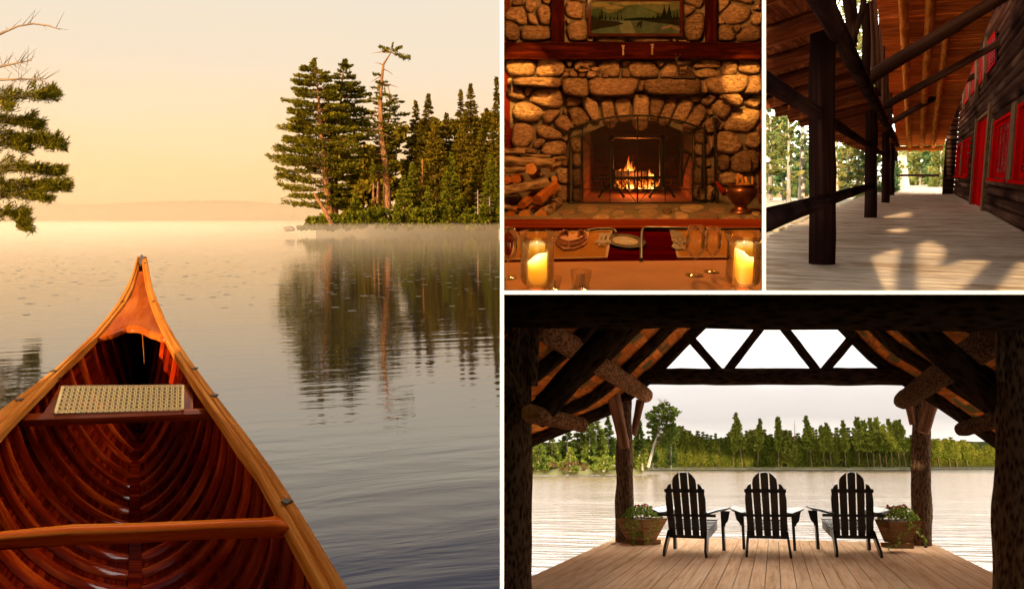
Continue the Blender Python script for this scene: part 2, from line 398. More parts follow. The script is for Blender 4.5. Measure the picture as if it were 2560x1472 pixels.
# ================================================================== THE LAKE AT DAWN
S = lambda *c: srgb(*c)
REG = None
m_sky1 = sky_mat('dawn_sky', LK, [(-4, S(252, 205, 155)), (0.3, S(253, 207, 155)), (3, S(254, 208, 150)), (6, S(248, 215, 172)), (9.5, S(240, 218, 190)), (14, S(232, 219, 198)), (19, S(190, 178, 164)), (24, S(108, 106, 116)), (34, S(84, 86, 100)), (60, S(80, 88, 112))], .69)
sky_dome('sky', LK, 1500, -75, 19.2, -3, 62, m_sky1)
HW = 1.12
REG = 'lake'
m_water = water('lake_water', (.014, .012, .012), 4.2, 3.4, .30, .085, fade=(3, 55, .22), big=.12)
def sheet(name, place, h, x0, x1, y0, y1, mat, clip=None):
    mb = MB(); mb.add([place.w(x0, y0, -h), place.w(x1, y0, -h), place.w(x1, y1, -h), place.w(x0, y1, -h)], [(0, 1, 2, 3)]); return mb
def place_sheet(name, place, h, pts, mat):
    """flat sheet, object axes aligned with the place, so that ripples run across the view"""
    me = bpy.data.meshes.new(name); me.from_pydata([(x, y, 0) for x, y in pts], [], [tuple(range(len(pts)))]); me.materials.append(mat); me.uv_layers.new(name='UVMap')
    o = bpy.data.objects.new(name, me); COL.objects.link(o); o.matrix_world = Matrix.Translation(place.w(0, 0, -h)) @ place.M.to_4x4(); tag(o, kind='structure'); return o
def xy(place, p): q = place.loc(p); return (q.x, q.y)
e0 = xy(LK, LK.pl(1253, 1500, HW)); e1 = xy(LK, LK.pl(1253, 552.5, HW))
place_sheet('lake', LK, HW, [(-5, -3), (e0[0] * .6, -.2), e0, e1, (-900, e1[1]), (-5, 0)], m_water)

# ---- far hills across the water
m_hill = foliage('hill_forest', (.03, .045, .015), (.075, .08, .03), trans=0, ns=.02)
mb = MB(); rows = []
prof = [(-200, 520), (40, 512), (110, 508), (240, 512), (330, 508), (450, 503), (560, 504), (650, 507), (760, 513), (830, 520), (1000, 530), (1260, 536)]
for row in range(7):
    r = []
    for px in range(-260, 1262, 6):
        Y = 860 + row * 14; top = interp(prof, px)
        base = LK.pl(px, 556, HW); base = base * (Y / base.y)
        zt = LK.at(px, top, 944); hgt = LK.loc(zt).z + HW
        k = row / 6.0
        p = LK.at(px, 550, Y); q = LK.loc(p)
        z = -HW + hgt * math.sin(k * pi / 2) + (noise.noise(Vector((px * .05, row * 2.3, 0))) * 1.2 + RN.uniform(-1.1, 1.3)) * (k > 0)
        r.append(LK.w(q.x, q.y, z))
    rows.append(r)
mb.grid(rows); tag(mb.build('hills', m_hill), kind='structure')

# ---- mist lying on the water
m, nt, out = newmat('mist'); pv = nd(nt, 'ShaderNodeVolumePrincipled', {'Color': (1.0, .80, .58, 1), 'Density': .0022, 'Anisotropy': .2}); nt.links.new(pv.outputs[0], out.inputs[1]); m_mist = m
m, nt, out = newmat('low_mist'); pv = nd(nt, 'ShaderNodeVolumePrincipled', {'Color': (1.0, .80, .58, 1), 'Density': .0105, 'Anisotropy': .2}); nt.links.new(pv.outputs[0], out.inputs[1]); m_mist2 = m
def mist(name, h0, h1, y0, y1, mat, pr=1249):
    mb = MB(); c = []
    for h in (h0, h1):
        for (px, yy) in ((pr, y0), (pr, y1)):
            r = ray(px, 550); r = LK.loc(r); k = yy / r.y; c.append(LK.w(r.x * k, yy, h))
        c.append(LK.w(-max(30, y1 * .42), y1, h)); c.append(LK.w(-max(12, y0 * .42), y0, h))
    mb.hexa(c); o = mb.build(name, mat); tag(o, kind='stuff'); o['label'] = 'pale golden mist over the still lake'; return o
mist('mist', -HW - .02, 17, 92, 1100, m_mist)
mist('low_mist', -HW - .01, -.22, 28, 420, m_mist2, 1248)

m, nt, out = newmat('bank_mist'); pv = nd(nt, 'ShaderNodeVolumePrincipled', {'Color': (1.0, .80, .60, 1), 'Density': .0018, 'Anisotropy': .2}); nt.links.new(pv.outputs[0], out.inputs[1])
mist('far_mist', -HW - .01, 9, 330, 1080, m, 1247)
# ---- trees
m_pine = foliage('pine_needles', (.045, .042, .003), (.21, .165, .012), trans=.22)
m_spruce = foliage('spruce_needles', (.040, .034, .003), (.19, .125, .010), trans=.18)
m_bush = foliage('shore_leaves', (.045, .050, .004), (.18, .165, .012), trans=.22)
m_pbark = bark('pine_bark', (.08, .032, .012), (.30, .14, .06), 5, .5)
m_dead = bark('bare_twigs', (.14, .09, .06), (.32, .22, .15), 8, .3)

def spray(P, T, up, n, width, thick, ln, tip=.35, droop=0.0, spread=.9):
    """needle tufts along the outer part of a branch from P to T"""
    P = np.array(P); T = np.array(T); up = np.array(up); d = T - P; L = np.linalg.norm(d); d = d / max(L, 1e-6)
    s = np.cross(d, up); s = s / max(np.linalg.norm(s), 1e-6)
    t = tip + (1 - tip) * NP.rand(n) ** .8
    lat = (NP.rand(n) * 2 - 1) * width * L * (1.15 - .75 * t)
    clump = np.sin(t * 11 + lat * 3 / max(L, .1) + NP.rand() * 6) * .4
    ver = NP.randn(n) * thick * L * .5 + clump * thick * L
    C = P + d * (t * L)[:, None] + s * lat[:, None] + up * (ver - droop * L * t * t)[:, None]
    D = unit(d[None] * (.5 + NP.rand(n)[:, None]) + s[None] * (np.sign(lat) * .9 * NP.rand(n))[:, None] + up[None] * (.35 + NP.randn(n) * .4)[:, None] + NP.randn(n, 3) * .35)
    Nn = unit(np.cross(D, unit(NP.randn(n, 3) * spread + up[None])))
    return C, D, Nn
class Tree:
    def __init__(s): s.C = []; s.D = []; s.N = []; s.L = []; s.mb = MB()
    def put(s, q, ln): s.C.append(q[0]); s.D.append(q[1]); s.N.append(q[2]); s.L.append(np.full(len(q[0]), ln) * (.6 + .8 * NP.rand(len(q[0]))))
    def finish(s, root, mleaf, mbark, ratio=.35, crown='crown', stuff=False):
        if s.mb.v: s.mb.build('trunk', mbark, root)
        if s.C:
            C = np.concatenate(s.C); D = np.concatenate(s.D); N = np.concatenate(s.N); L = np.concatenate(s.L)
            return leaves(crown, C, D, N, L, L * ratio, mleaf, root)
def conifer(place, trunk, prof, Y, r0, mleaf, mbark, label, cat='pine tree', name='pine_tree', step=14, nb=7, n=70, ln=.3, thick=.10, lift=.12, gap=.25, group=None, width=.42, bare=False, root=None, fin=True, depth=1.0, ratio=.35, twigs=True, open_=.55):
    """trunk: pixel path from the foot to the top at depth Y; prof: (py, px_left, px_right) outline of the crown."""
    t = Tree(); up = place.u
    tp = [place.at(x, y, Y) for x, y in trunk]
    m_ = len(tp); t.mb.tube(tp, [r0 * (1 - .93 * (i / (m_ - 1)) ** .8) + .01 for i in range(m_)], 8, jit=.15)
    if root is None: root = thing(name, label, cat, tp[0], group)
    tr = sorted([(y, x) for x, y in trunk])
    y = prof[0][0]; y1 = prof[-1][0]; px2m = Y / F
    t.put(spray(place.at(interp(tr, y), y + step * 1.5, Y), place.at(interp(tr, y), y - step * .3, Y), np.array(place.f), n, .35, .1, ln, tip=.0), ln)
    while y <= y1:
        xc = interp(tr, y); xl = interp(prof, y); xr = interp(prof, y, 2)
        for b in range(nb):
            a = 2 * pi * (b + RN.random() * .9) / nb
            ca, sa = cos(a), sin(a)
            if sa < -.4 and RN.random() < open_: continue
            ext = (xr - xc) if ca > 0 else (xc - xl)
            side = max((xr - xl) / 2, 4)
            Lp = abs(ca) * ext + abs(sa) * side * depth
            if RN.random() < gap * .5: Lp *= RN.uniform(.35, .7)
            Lp *= RN.uniform(.72, 1.08)
            L = Lp * px2m
            yb = y + RN.uniform(-.5, .5) * step
            P = place.at(interp(tr, min(yb + Lp * lift * .6, tr[-1][0])), yb + Lp * lift * .6, Y)
            dr = place.r * ca + place.f * sa
            T = P + dr * L + up * (L * lift * RN.uniform(.5, 1.4))
            if twigs and L > .5: t.mb.tube([P, P.lerp(T, .5) - up * .03 * L, P.lerp(T, .85)], [max(.012, r0 * .12), max(.01, r0 * .08), .006], 4, cap=False)
            if bare: continue
            k = max(6, int(n * min(1.6, L / 1.6)))
            t.put(spray(P, T, up, k, width, thick, ln, tip=.28), ln)
        y += step * RN.uniform(.8, 1.25)
    if fin: t.finish(root, mleaf, mbark, ratio)
    return root, t
z6 = lambda x, y: (660 + x / 2.697, 80 + y / 2.697)
def zp(s): return [z6(*map(float, a.split(','))) for a in s.split()]
def zprof(s): return [(80 + float(a.split(',')[0]) / 2.697, 660 + float(a.split(',')[1]) / 2.697, 660 + float(a.split(',')[2]) / 2.697) for a in s.split()]
GP = 'pines and spruces on the wooded point'
# broad pine with two tops
conifer(LK, zp('455,1290 430,1090 400,830 375,580 368,430 335,215'), zprof('205,318,350 260,260,420 330,215,470 430,180,520 540,165,560 640,165,600 700,170,620 760,120,600 830,66,590 900,85,580 1000,110,560 1100,150,520 1200,160,440'), 66, .34, m_pine, m_pbark,
        'broadest pine at the left tip of the wooded point with a sunlit trunk', nb=11, n=165, ln=.30, step=18, group=GP, lift=.10, thick=.045)
conifer(LK, zp('485,1250 485,1050 482,880 508,620 515,500 530,300 545,205'), zprof('200,535,555 250,500,590 330,450,640 420,430,700 520,430,730 640,440,740 760,450,700 900,440,640 1040,430,600 1180,440,560'), 69, .2, m_pine, m_pbark,
        'white pine just right of the tallest broad pine, its crown merging into it', nb=11, n=150, ln=.30, step=18, group=GP, lift=.14, thick=.05)
# tall wind-bent pine
r_, t_ = conifer(LK, zp('832,1195 822,900 792,720 784,480 790,360 805,220 830,180 858,140'), zprof('355,740,850 400,715,850 440,690,830 520,680,900 600,640,910 700,640,880 780,640,880 860,600,870 940,640,860 1000,690,850'), 68, .30, m_pine, m_pbark,
        'tall thin pine with a bent bare top and flag shaped needles', nb=9, n=90, ln=.28, step=21, group=GP, gap=.9, fin=False, thick=.05)
for (ax, ay, bx, by, n_) in ((858, 140, 985, 180, 260), (858, 130, 930, 100, 200), (858, 120, 870, 78, 120), (858, 125, 775, 100, 130), (858, 135, 800, 130, 80), (795, 290, 735, 285, 130)):
    A_ = LK.at(*z6(ax, ay), 68); B_ = LK.at(*z6(bx, by), 68)
    t_.put(spray(A_, B_, LK.u, n_, .28, .12, .24, tip=.15), .24); t_.mb.tube([A_, B_], [.05, .015], 4)
for (ax, ay, bx, by) in ((803, 225, 750, 210), (800, 250, 870, 290), (792, 350, 905, 375), (800, 300, 720, 340), (790, 560, 670, 575), (788, 640, 690, 690), (790, 680, 870, 720), (850, 140, 725, 145), (830, 350, 860, 470)):
    t_.mb.tube([LK.at(*z6(ax, ay), 68), LK.at(*z6((ax + bx) / 2, (ay + by) / 2 - 6), 68), LK.at(*z6(bx, by), 68)], [.05, .035, .012], 4)
t_.finish(r_, m_pine, m_pbark)
conifer(LK, zp('775,1160 772,1000 790,800 835,640 845,560 850,470 845,430'), zprof('440,880,900 470,860,930 520,800,960 600,790,965 700,790,950 800,780,930 900,760,900 1000,750,890'), 72, .17, m_pine, m_pbark,
        'slim pine behind the bent pine with a yellow green crown', nb=9, n=80, ln=.3, step=20, group=GP, gap=.6, thick=.05)
def spruce(topx, topy, footy, w, Y, label, mat=None, n=40, cat='spruce tree', step=11, gap=.25, group=GP, ln=.26, jit=None, name='spruce_tree'):
    tx, ty = z6(topx, topy); _, fy = z6(0, footy); H = fy - ty; w = w / 2.697
    pr = [(ty, tx - 1, tx + 1)] + [(ty + H * k, tx - w * .5 * k ** .75 * RN.uniform(.85, 1.15), tx + w * .5 * k ** .75 * RN.uniform(.85, 1.15)) for k in (.1, .2, .35, .5, .65, .8, .92)]
    return conifer(LK, [(tx + RN.uniform(-2, 2), fy), (tx, ty + H * .5), (tx, ty)], pr, Y, .085, mat or m_spruce, m_pbark, label, cat, name, step=step, nb=12, n=int(n * 1.7), ln=ln * 1.15, thick=.09, lift=-.12, gap=gap, group=group, width=.40, open_=0.0)
for a in ((1023, 480, 1290, 250, 74, 'dark spruce first to the right of the slim pine, its top below its right neighbour'),
          (1108, 432, 1300, 330, 72, 'broad dark spruce with a star shaped top right of the bent pine'),
          (1327, 405, 1300, 230, 78, 'narrow spruce spire just left of the highest spruce spire'),
          (1393, 365, 1300, 300, 75, 'highest spruce spire in the right half of the wooded point'),
          (1230, 560, 1300, 260, 77, 'round topped spruce between the star top and the twin spires'),
          (1500, 530, 1310, 260, 74, 'full leafy tree right of the highest spruce spire'),
          (1568, 320, 1300, 150, 72, 'thin ragged spruce at the right edge of the lake view'),
          (1600, 600, 1310, 200, 68, 'orange lit tree standing at the right edge of the lake view'),
          (1150, 620, 1300, 300, 68, 'bushy fir in front of the broad star topped spruce'),
          (1330, 640, 1300, 330, 70, 'wide reddish fir below the twin spruce spires'),
          (1460, 700, 1310, 260, 68, 'wide fir below the full leafy tree')):
    spruce(a[0], a[1], a[2], a[3], a[4], a[5])
for a in ((940, 985, 1310, 170, 64, 'young green spruce at the shore right of the bent pine trunk'),
          (1105, 1060, 1320, 130, 63, 'short pale green spruce at the shore in mist'),
          (1262, 830, 1315, 190, 64, 'tall green young spruce at the shore below the twin spires'),
          (1530, 840, 1320, 170, 64, 'green young spruce at the shore near the right edge'),
          (1000, 900, 1300, 150, 66, 'olive young fir behind the shore shrubs'),
          (620, 1100, 1320, 150, 65, 'reddish young fir between the broad pine and the bent pine')):
    spruce(*a, mat=m_bush, n=36, group='young trees along the misty shore')
# dark wood behind and leafy shore brush
def clump_mass(name, place, items, Y, mat, n_per, ln, label, kind='stuff', zr=2.0, squash=.7):
    Cs = []; Ds = []; Ns = []
    for (px, py, r) in items:
        c = np.array(place.at(px, py, Y + RN.uniform(-zr, zr))); rr = r * Y / F
        k = max(20, int(n_per * (r / 12) ** 1.6))
        v = unit(NP.randn(k, 3)) * (NP.rand(k, 1) ** .35) * rr; v = v * 1.0
        v = v - np.outer(v @ np.array(place.u), np.array(place.u)) * (1 - squash)
        Cs.append(c + v); d = unit(v + NP.randn(k, 3) * rr * .5 + np.array(place.u) * rr * .3); Ds.append(d); Ns.append(unit(np.cross(d, NP.randn(k, 3))))
    C = np.concatenate(Cs); D = np.concatenate(Ds); N = np.concatenate(Ns); L = ln * (.6 + .8 * NP.rand(len(C)))
    o = leaves(name, C, D, N, L, L * .6, mat); tag(o, label=label, kind=kind); return o
it = []
for i in range(150):
    x = RN.uniform(560, 1640); top = interp([(560, 950), (700, 800), (880, 660), (1000, 600), (1200, 600), (1400, 560), (1640, 560)], x)
    y = RN.uniform(top, 1290); it.append((*z6(x, y), RN.uniform(14, 26)))
clump_mass('forest', LK, it, 84, m_spruce, 60, .55, 'dark wood deep behind the trees on the point')
it = []
for i in range(150):
    x = RN.uniform(300, 1650); y = RN.uniform(1180, 1318) if x > 560 else RN.uniform(1240, 1318)
    it.append((*z6(x, y), RN.uniform(7, 15)))
for i in range(26): x = RN.uniform(225, 420); it.append((*z6(x, RN.uniform(1322 - (x - 225) * .35, 1326)), RN.uniform(4, 7)))
clump_mass('shore_undergrowth', LK, it, 64, m_bush, 80, .26, 'low leafy brush along the misty shoreline')
# trunks deep in the wood
for (x, y0, y1, lab) in ((735, 1160, 1020, 'orange lit'), (765, 1155, 1010, 'thin'), (1065, 1140, 860, 'dark straight')):
    mb = MB(); mb.tube([LK.at(*z6(x, y0), 67), LK.at(*z6(x + 4, y1), 67)], [.10, .07], 6); o = mb.build('bare_tree', m_pbark); tag(o, f'{lab} bare trunk seen between the pines on the point', 'tree', 'bare trunks in the wood')
for (x, y0, y1) in ((1443, 1230, 1065), (1522, 1225, 1110)):
    mb = MB(); mb.tube([LK.at(*z6(x, y0), 62.5), LK.at(*z6(x - 2, y1), 62.5)], [.05, .03], 5)
    for k in range(9):
        yy = y0 + (y1 - y0) * (k + 1) / 10; s = 1 if k % 2 else -1
        mb.tube([LK.at(*z6(x, yy), 62.5), LK.at(*z6(x + s * 26, yy + 8), 62.5)], [.02, .008], 4)
    o = mb.build('dead_tree', m_dead); tag(o, 'grey dead sapling standing in the shore brush' + (', the taller one' if x < 1500 else ' near the right edge'), 'dead tree')
mb = MB(); mb.tube([LK.at(*z6(458, 1300), 62), LK.at(*z6(400, 1190), 62.3), LK.at(*z6(340, 1092), 62.6)], [.17, .14, .10], 8, jit=.1)
tag(mb.build('leaning_trunk', m_pbark), 'broken bare trunk leaning left over the shore under the broad pine', 'tree trunk')
def rock(name, place, px, py, w, h, Y, mat, label, cat='rock', seed=0, parent=None, d=1.0):
    mb = MB(); c = place.at(px, py, Y); w = w * Y / F; h = h * Y / F; rows = []
    for i in range(8):
        e = -pi / 2 + pi * i / 7; r = []
        for k in range(13):
            a = 2 * pi * k / 12; v = Vector((cos(e) * cos(a), cos(e) * sin(a), sin(e)))
            s_ = 1 + .35 * noise.noise(v * 1.3 + Vector((seed, 0, 0)))
            r.append(c + place.r * v.x * w / 2 * s_ + place.f * v.y * w / 2 * s_ * d + place.u * v.z * h / 2 * s_)
        rows.append(r)
    mb.grid(rows, smooth=False); o = mb.build(name, mat, parent)
    if label: tag(o, label, cat)
    return o
m_rock = plain('granite', (.36, .30, .24), .85, var=.35, ns=3, bump=.6)
rock('boulder', LK, 723, 572, 30, 14, 60, plain('dark_granite', (.16, .12, .09), .9, var=.3), 'boulder in the mist left of the wooded point', seed=3)
mb = MB(); rows = []
for j, off in enumerate((-.4, .1, .45, 3.0)):
    rows.append([LK.w(*xy(LK, LK.pl(px, 576.5, HW + .4 - off * .3 if False else HW) * (1 + .0 + .006 * j + .01 * noise.noise(Vector((px * .03, 0, 0))))), -HW + (-.15, .12, .5, 1.4)[j] + .1 * noise.noise(Vector((px * .05, j, 0)))) for px in range(790, 1252, 8)])
mb.grid(rows); tag(mb.build('shore_bank', plain('shore_soil', (.10, .075, .04), .9, var=.3, ns=.8, bump=.5)), kind='structure')
# lily pads / floating leaf flecks on the water
mb = MB()
for i in range(700):
    px = RN.uniform(0, 1245); py = 622 + abs(RN.gauss(0, 1)) * 55
    if py > 790: continue
    c = LK.pl(px, py, HW - .004); w_ = RN.uniform(.02, .07); d_ = w_ * RN.uniform(.5, 1.0)
    mb.add([c + LK.r * cos(a) * w_ + LK.f * sin(a) * d_ for a in (0, 1, 2.1, 3.14, 4.2, 5.3)], [(0, 1, 2, 3, 4, 5)])
o = mb.build('floating_leaves', plain('floating_leaf', (.16, .15, .12), .35, var=.3)); tag(o, label='small leaves floating on the still lake', kind='stuff')

# ---- pine on the near left bank: its boughs reach into view
Yp = 13.0; root = thing('pine_tree', 'pine on the left bank whose boughs and bare branches reach into view', 'pine tree', LK.at(-190, 640, Yp))
t = Tree(); t.mb.tube([LK.at(-190, 640, Yp), LK.at(-185, 300, Yp), LK.at(-180, -60, Yp)], [.22, .17, .12], 10, jit=.1)
t.mb.build('trunk', m_pbark, root)
z1 = lambda x, y: (x / 1.979, y / 1.979)
boughs = [((-330, 520), (290, 455), (180, 470), 1100, .22), ((-330, 560), (205, 620), (90, 600), 1300, .2), ((-330, 640), (320, 715), (150, 690), 1900, .2),
          ((-330, 760), (150, 740), (50, 700), 1000, .2), ((-330, 820), (328, 850), (150, 835), 1500, .2), ((-330, 900), (358, 925), (180, 915), 1700, .2), ((-330, 960), (250, 975), (100, 960), 1100, .2), ((-330, 1040), (150, 1130), (80, 1060), 1300, .25), ((-330, 480), (60, 540), (0, 500), 300, .3)]
for bi, (a, b, c, n_, wd_) in enumerate(boughs):
    A = LK.at(*z1(*a), Yp); b = (b[0] - 42, b[1]); B = LK.at(*z1(*b), Yp + RN.uniform(-.6, .6)); Cc = LK.at(*z1(*c), Yp)
    tb = Tree(); tb.mb.tube([A, Cc, B], [.06, .03, .008], 6)
    bo = tb.mb.build('branch', m_dead, root)
    t2 = Tree()
    L_ = (B - A).length
    for k in range(46):
        s_ = .22 + .78 * k / 45; P = A.lerp(Cc, s_ * 2) if s_ < .5 else Cc.lerp(B, s_ * 2 - 1)
        sd = LK.f * RN.uniform(-1, 1) + LK.r * RN.uniform(.2, .9) + LK.u * RN.uniform(-.25, .35)
        T = P + sd.normalized() * RN.uniform(.16, .38) * (1.2 - .6 * s_)
        t2.put(spray(P, T, LK.u, n_ // 16, .5, .22, .085, tip=0), .085)
    C = np.concatenate(t2.C); D = np.concatenate(t2.D); N = np.concatenate(t2.N); L = np.concatenate(t2.L)
    leaves('needles', C, D, N, L * 1.3, L * .16, m_pine, bo)
for pts, n_ in (([(-330, 260), (0, 168), (90, 130), (165, 118), (240, 128), (298, 148)], 8), ([(-330, 380), (0, 330), (70, 315), (158, 300)], 26), ([(-330, 420), (0, 395), (100, 392), (230, 392)], 40)):
    q = [LK.at(*z1(*p), Yp) for p in pts]; mb = MB(); mb.tube(q, [.035, .022] + [.014] * (len(q) - 3) + [.005], 5)
    for k in range(n_):
        s_ = RN.uniform(1, len(q) - 1.01); i = int(s_); P = q[i].lerp(q[i + 1], s_ - i)
        T = P + (LK.r * RN.uniform(-.1, .3) + LK.u * RN.uniform(-.25, .3) + LK.f * RN.uniform(-.2, .2)) * .8
        mb.tube([P, T], [.006, .002], 3, cap=False)
    mb.build('bare_branch', m_dead, root)
# ================================================================== THE CANOE
m_gun = wood('gunwale_ash', S(116, 56, 14), S(190, 106, 34), S(224, 148, 68), 1.4, 60, rough=.5, bump=.35, coat=.06, var=.12, cr=.3)
m_rib = wood('varnished_cedar_rib', S(44, 4, 1), S(132, 30, 5), S(208, 84, 20), 2.0, 22, rough=.34, bump=.3, coat=.5, var=.5, cr=.1)
m_plk = wood('varnished_cedar_plank', S(26, 2, 1), S(84, 12, 2), S(156, 42, 8), 1.2, 26, rough=.4, bump=.3, coat=.03, var=.5, cr=.1)
m_hull = wood('canoe_hull', S(40, 14, 5), S(80, 30, 10), S(90, 30, 10), 1, 20, rough=.7)
m_deckw = wood('breasthook_wood', S(112, 42, 8), S(162, 70, 16), S(198, 104, 34), 2.0, 14, rough=.5, bump=.15, coat=.15, var=.1, cr=.15)
m_seatw = wood('seat_mahogany', S(62, 18, 5), S(124, 44, 12), S(186, 84, 30), 1.5, 24, rough=.4, bump=.12, coat=.2, var=.15)
m_thw = wood('thwart_cherry', S(170, 56, 8), S(226, 100, 22), S(248, 150, 56), 1.2, 30, rough=.4, bump=.15, coat=.3, var=.1)
m_cane = plain('rattan_cane', (.88, .56, .22), .5, spec=0, var=.2, ns=60)
m_brass = plain('aged_brass', (.10, .065, .03), .5, metal=.15, spec=.15, var=.3, ns=40)
RO = [(640, 366), (645, 368), (714, 380), (810, 419), (893, 473), (983, 539), (1097, 629), (1211, 713), (1337, 791), (1463, 869), (1600, 950)]
RI = [(640, 354), (666, 356), (738, 367), (804, 392), (852, 416), (941, 473), (1037, 539), (1187, 647), (1319, 719), (1451, 791), (1600, 872)]
LO = [(639, 343), (696, 326), (774, 282), (858, 210), (935, 120), (995, 36), (1022, 0), (1110, -115), (1211, -205), (1337, -320), (1463, -425), (1600, -530)]
LI = [(640, 347), (666, 347), (738, 328), (780, 296), (840, 246), (900, 180), (960, 120), (1031, 48), (1082, 0), (1187, -110), (1319, -235), (1451, -345), (1600, -450)]
def gh(D):
    if D <= 3.2: return .60
    t = (D - 3.2) / 2.2; return .60 - .37 * t * t
def yof(D): return 550 + F * gh(D) / D
DS = [1.12, 1.25, 1.4, 1.6, 1.8, 2.0, 2.25, 2.5, 2.8, 3.1, 3.4, 3.7, 4.0, 4.3, 4.6, 4.85, 5.05, 5.2, 5.3, 5.38]
def gp(tab, D): y = yof(D); return LK.pl(interp(tab, y), y, gh(D))
canoe = thing('canoe', 'wooden canoe with red varnished ribs pointing out onto the lake', 'canoe', LK.w(-.7, 3, -HW))
for so_, si_, nm in ((RO, RI, 'r'), (LO, LI, 'l')):
    mb = MB(); rows = []
    sgn = 1 if nm == 'r' else -1
    for D in DS:
        o_ = gp(so_, D); i_ = gp(si_, D); th = .028 + .004 * sin(D * 9); u = LK.u
        mid = (o_ * .5 + i_ * .5) + u * .002
        ring = [o_ - u * .006, o_ * .9 + i_ * .1 + u * .002, mid + u * .0035, o_ * .42 + i_ * .58 - u * .001, o_ * .38 + i_ * .62 + u * .001, o_ * .08 + i_ * .92 + u * .001, i_ - u * .007, i_ - u * th, o_ - u * (th + .012)]
        rows.append(ring + [ring[0]])
    n_ = len(rows[0]); dist = [0]
    for a, b in zip(DS, DS[1:]): dist.append(dist[-1] + abs(b - a))
    uvg = [[(dist[i], k * .012 + (0.2 if nm == 'r' else 0)) for k in range(n_)] for i in range(len(rows))]
    if nm == 'l': rows = [r[::-1] for r in rows]
    mb.grid(rows, smooth=False, uv=uvg); mb.build('gunwale', m_gun, canoe)
def section(D, s, off=0.0):
    """inside surface point: s in -1..1, 0 at the keel"""
    a = gp(LI, D); b = gp(RI, D); t = min(1.0, max(0.0, (D - 1.6) / 3.2)); a = a + LK.r * -.012; b = b + LK.r * .012
    c = (a + b) / 2; hw = (b - a).length / 2; dep = 1.045 - .10 * max(0, (D - 3.6) / 1.8) ** 2 - gh(D)
    e = 2.2 - 1.15 * t ** .8
    ang = abs(s) * pi / 2; x = sin(ang) ** (2 / e); z = cos(ang) ** (2 / (e + .25 * (1 - t)))
    bul = 1 + .0 * sin(ang * 2) * (1 - t)
    sh = .055 * min(1, D / 2.6) * (1 - t)
    nx = (x * hw * bul - off * x) * (1 if s >= 0 else -1)
    return c + LK.r * (nx + sh * z) - LK.u * (dep * z - off * z + .02)
DR = [1.0 + .095 * i for i in range(46)]
# planking strips along the hull
NPK = 9
for sd in (-1, 1):
    for k in range(NPK):
        mb = MB(); s0 = (k + .012) / NPK; s1 = (k + .988) / NPK; rows = []; uvg = []
        for j, D in enumerate(DS):
            r = []; uu = []
            for q in range(4):
                s_ = s0 + (s1 - s0) * q / 3; r.append(section(D, sd * s_, .0)); uu.append((D, s_ * .8 + sd))
            rows.append(r if sd > 0 else r[::-1]); uvg.append(uu if sd > 0 else uu[::-1])
        mb.grid(rows, uv=uvg); mb.build('hull_plank', m_plk, canoe)
# outer skin
mb = MB(); mb.grid([[section(D, s / 12, -.004) for s in range(12, -13, -1)] for D in DS]); mb.build('hull', m_hull, canoe)
# stem closing the bow
# ribs
D = 1.02; k = 0
while D < 5.0:
    mb = MB(); w_ = .06; rows = []; uvg = []
    for dd, of in ((0, 0.001), (.006, .012), (w_ * .5, .015), (w_ - .006, .012), (w_, 0.001)):
        r = []; uu = []
        for q in range(-14, 15):
            s_ = q / 14; r.append(section(D + dd, s_, of)); uu.append((s_ * .8, dd + k))
        rows.append(r); uvg.append(uu)
    mb.grid(rows, uv=uvg); mb.build('rib', m_rib, canoe)
    D += .118 if D < 2.5 else .14 if D < 3.3 else .18; k += 1
mb = MB(); rows = []
for D in DS[:-1]:
    c = section(D, 0.0, .012); rows.append([c - LK.r * .022 + LK.u * -.004, c - LK.r * .018 + LK.u * .008, c + LK.r * .018 + LK.u * .008, c + LK.r * .022 - LK.u * .004])
mb.grid(rows, smooth=False); mb.build('keelson', m_plk, canoe)
# breasthook at the bow
z2 = lambda x, y: (x / 1.6695, 600 + y / 1.6695)
mb = MB(); rows = []; uvg = []
def edge_y(t):
    y = 838 - 14 * math.exp(-((t) / .5) ** 4) ; return y + (4 if abs(t) > .8 else 0)
for i in range(14):
    k = i / 13; r = []; uu = []
    for q in range(-8, 9):
        t = q / 8; y = 676 + (edge_y(t) - 676) * k
        D = None
        lo, hi = 3.0, 5.38
        for _ in range(24):
            md = (lo + hi) / 2
            if yof(md) > y: lo = md
            else: hi = md
        D = lo; a = gp(LI, D); b = gp(RI, D); p = a.lerp(b, (t + 1) / 2) - LK.u * (.006 + .012 * k * 0) + LK.u * .012 * (1 - t * t) * k
        r.append(p); uu.append((p.dot(LK.f), p.dot(LK.r)))
    rows.append(r); uvg.append(uu)
last = rows[-1]; rows.append([p - LK.u * .022 + LK.f * .004 for p in last]); uvg.append([(a + .03, b) for a, b in uvg[-1]])
mb.grid(rows, uv=uvg); mb.build('breasthook', m_deckw, canoe)
mb = MB(); a = gp(RO, 5.38).lerp(gp(LO, 5.38), .5)
mb.tube([LK.pl(352, 668, .245) + LK.u * .01, LK.pl(352, 655, .235) + LK.u * .010, a + LK.u * .006, a + LK.f * .03 - LK.u * .06, a + LK.f * .03 - LK.u * .5], [.006, .009, .010, .010, .012], 8); mb.build('stem_band', m_brass, canoe)
mb = MB()
mb.prism([gp(LO, 5.38) + LK.u * .001, gp(RO, 5.38) + LK.u * .001, gp(RO, 5.38) + LK.f * .035 - LK.r * .01, gp(LO, 5.38) + LK.f * .035 + LK.r * .01], LK.u * -.05); mb.prism([gp(LO, 5.38) + LK.f * .002, gp(RO, 5.38) + LK.f * .002, a + LK.f * .04], LK.u * -.75); mb.build('stem', m_gun, canoe)
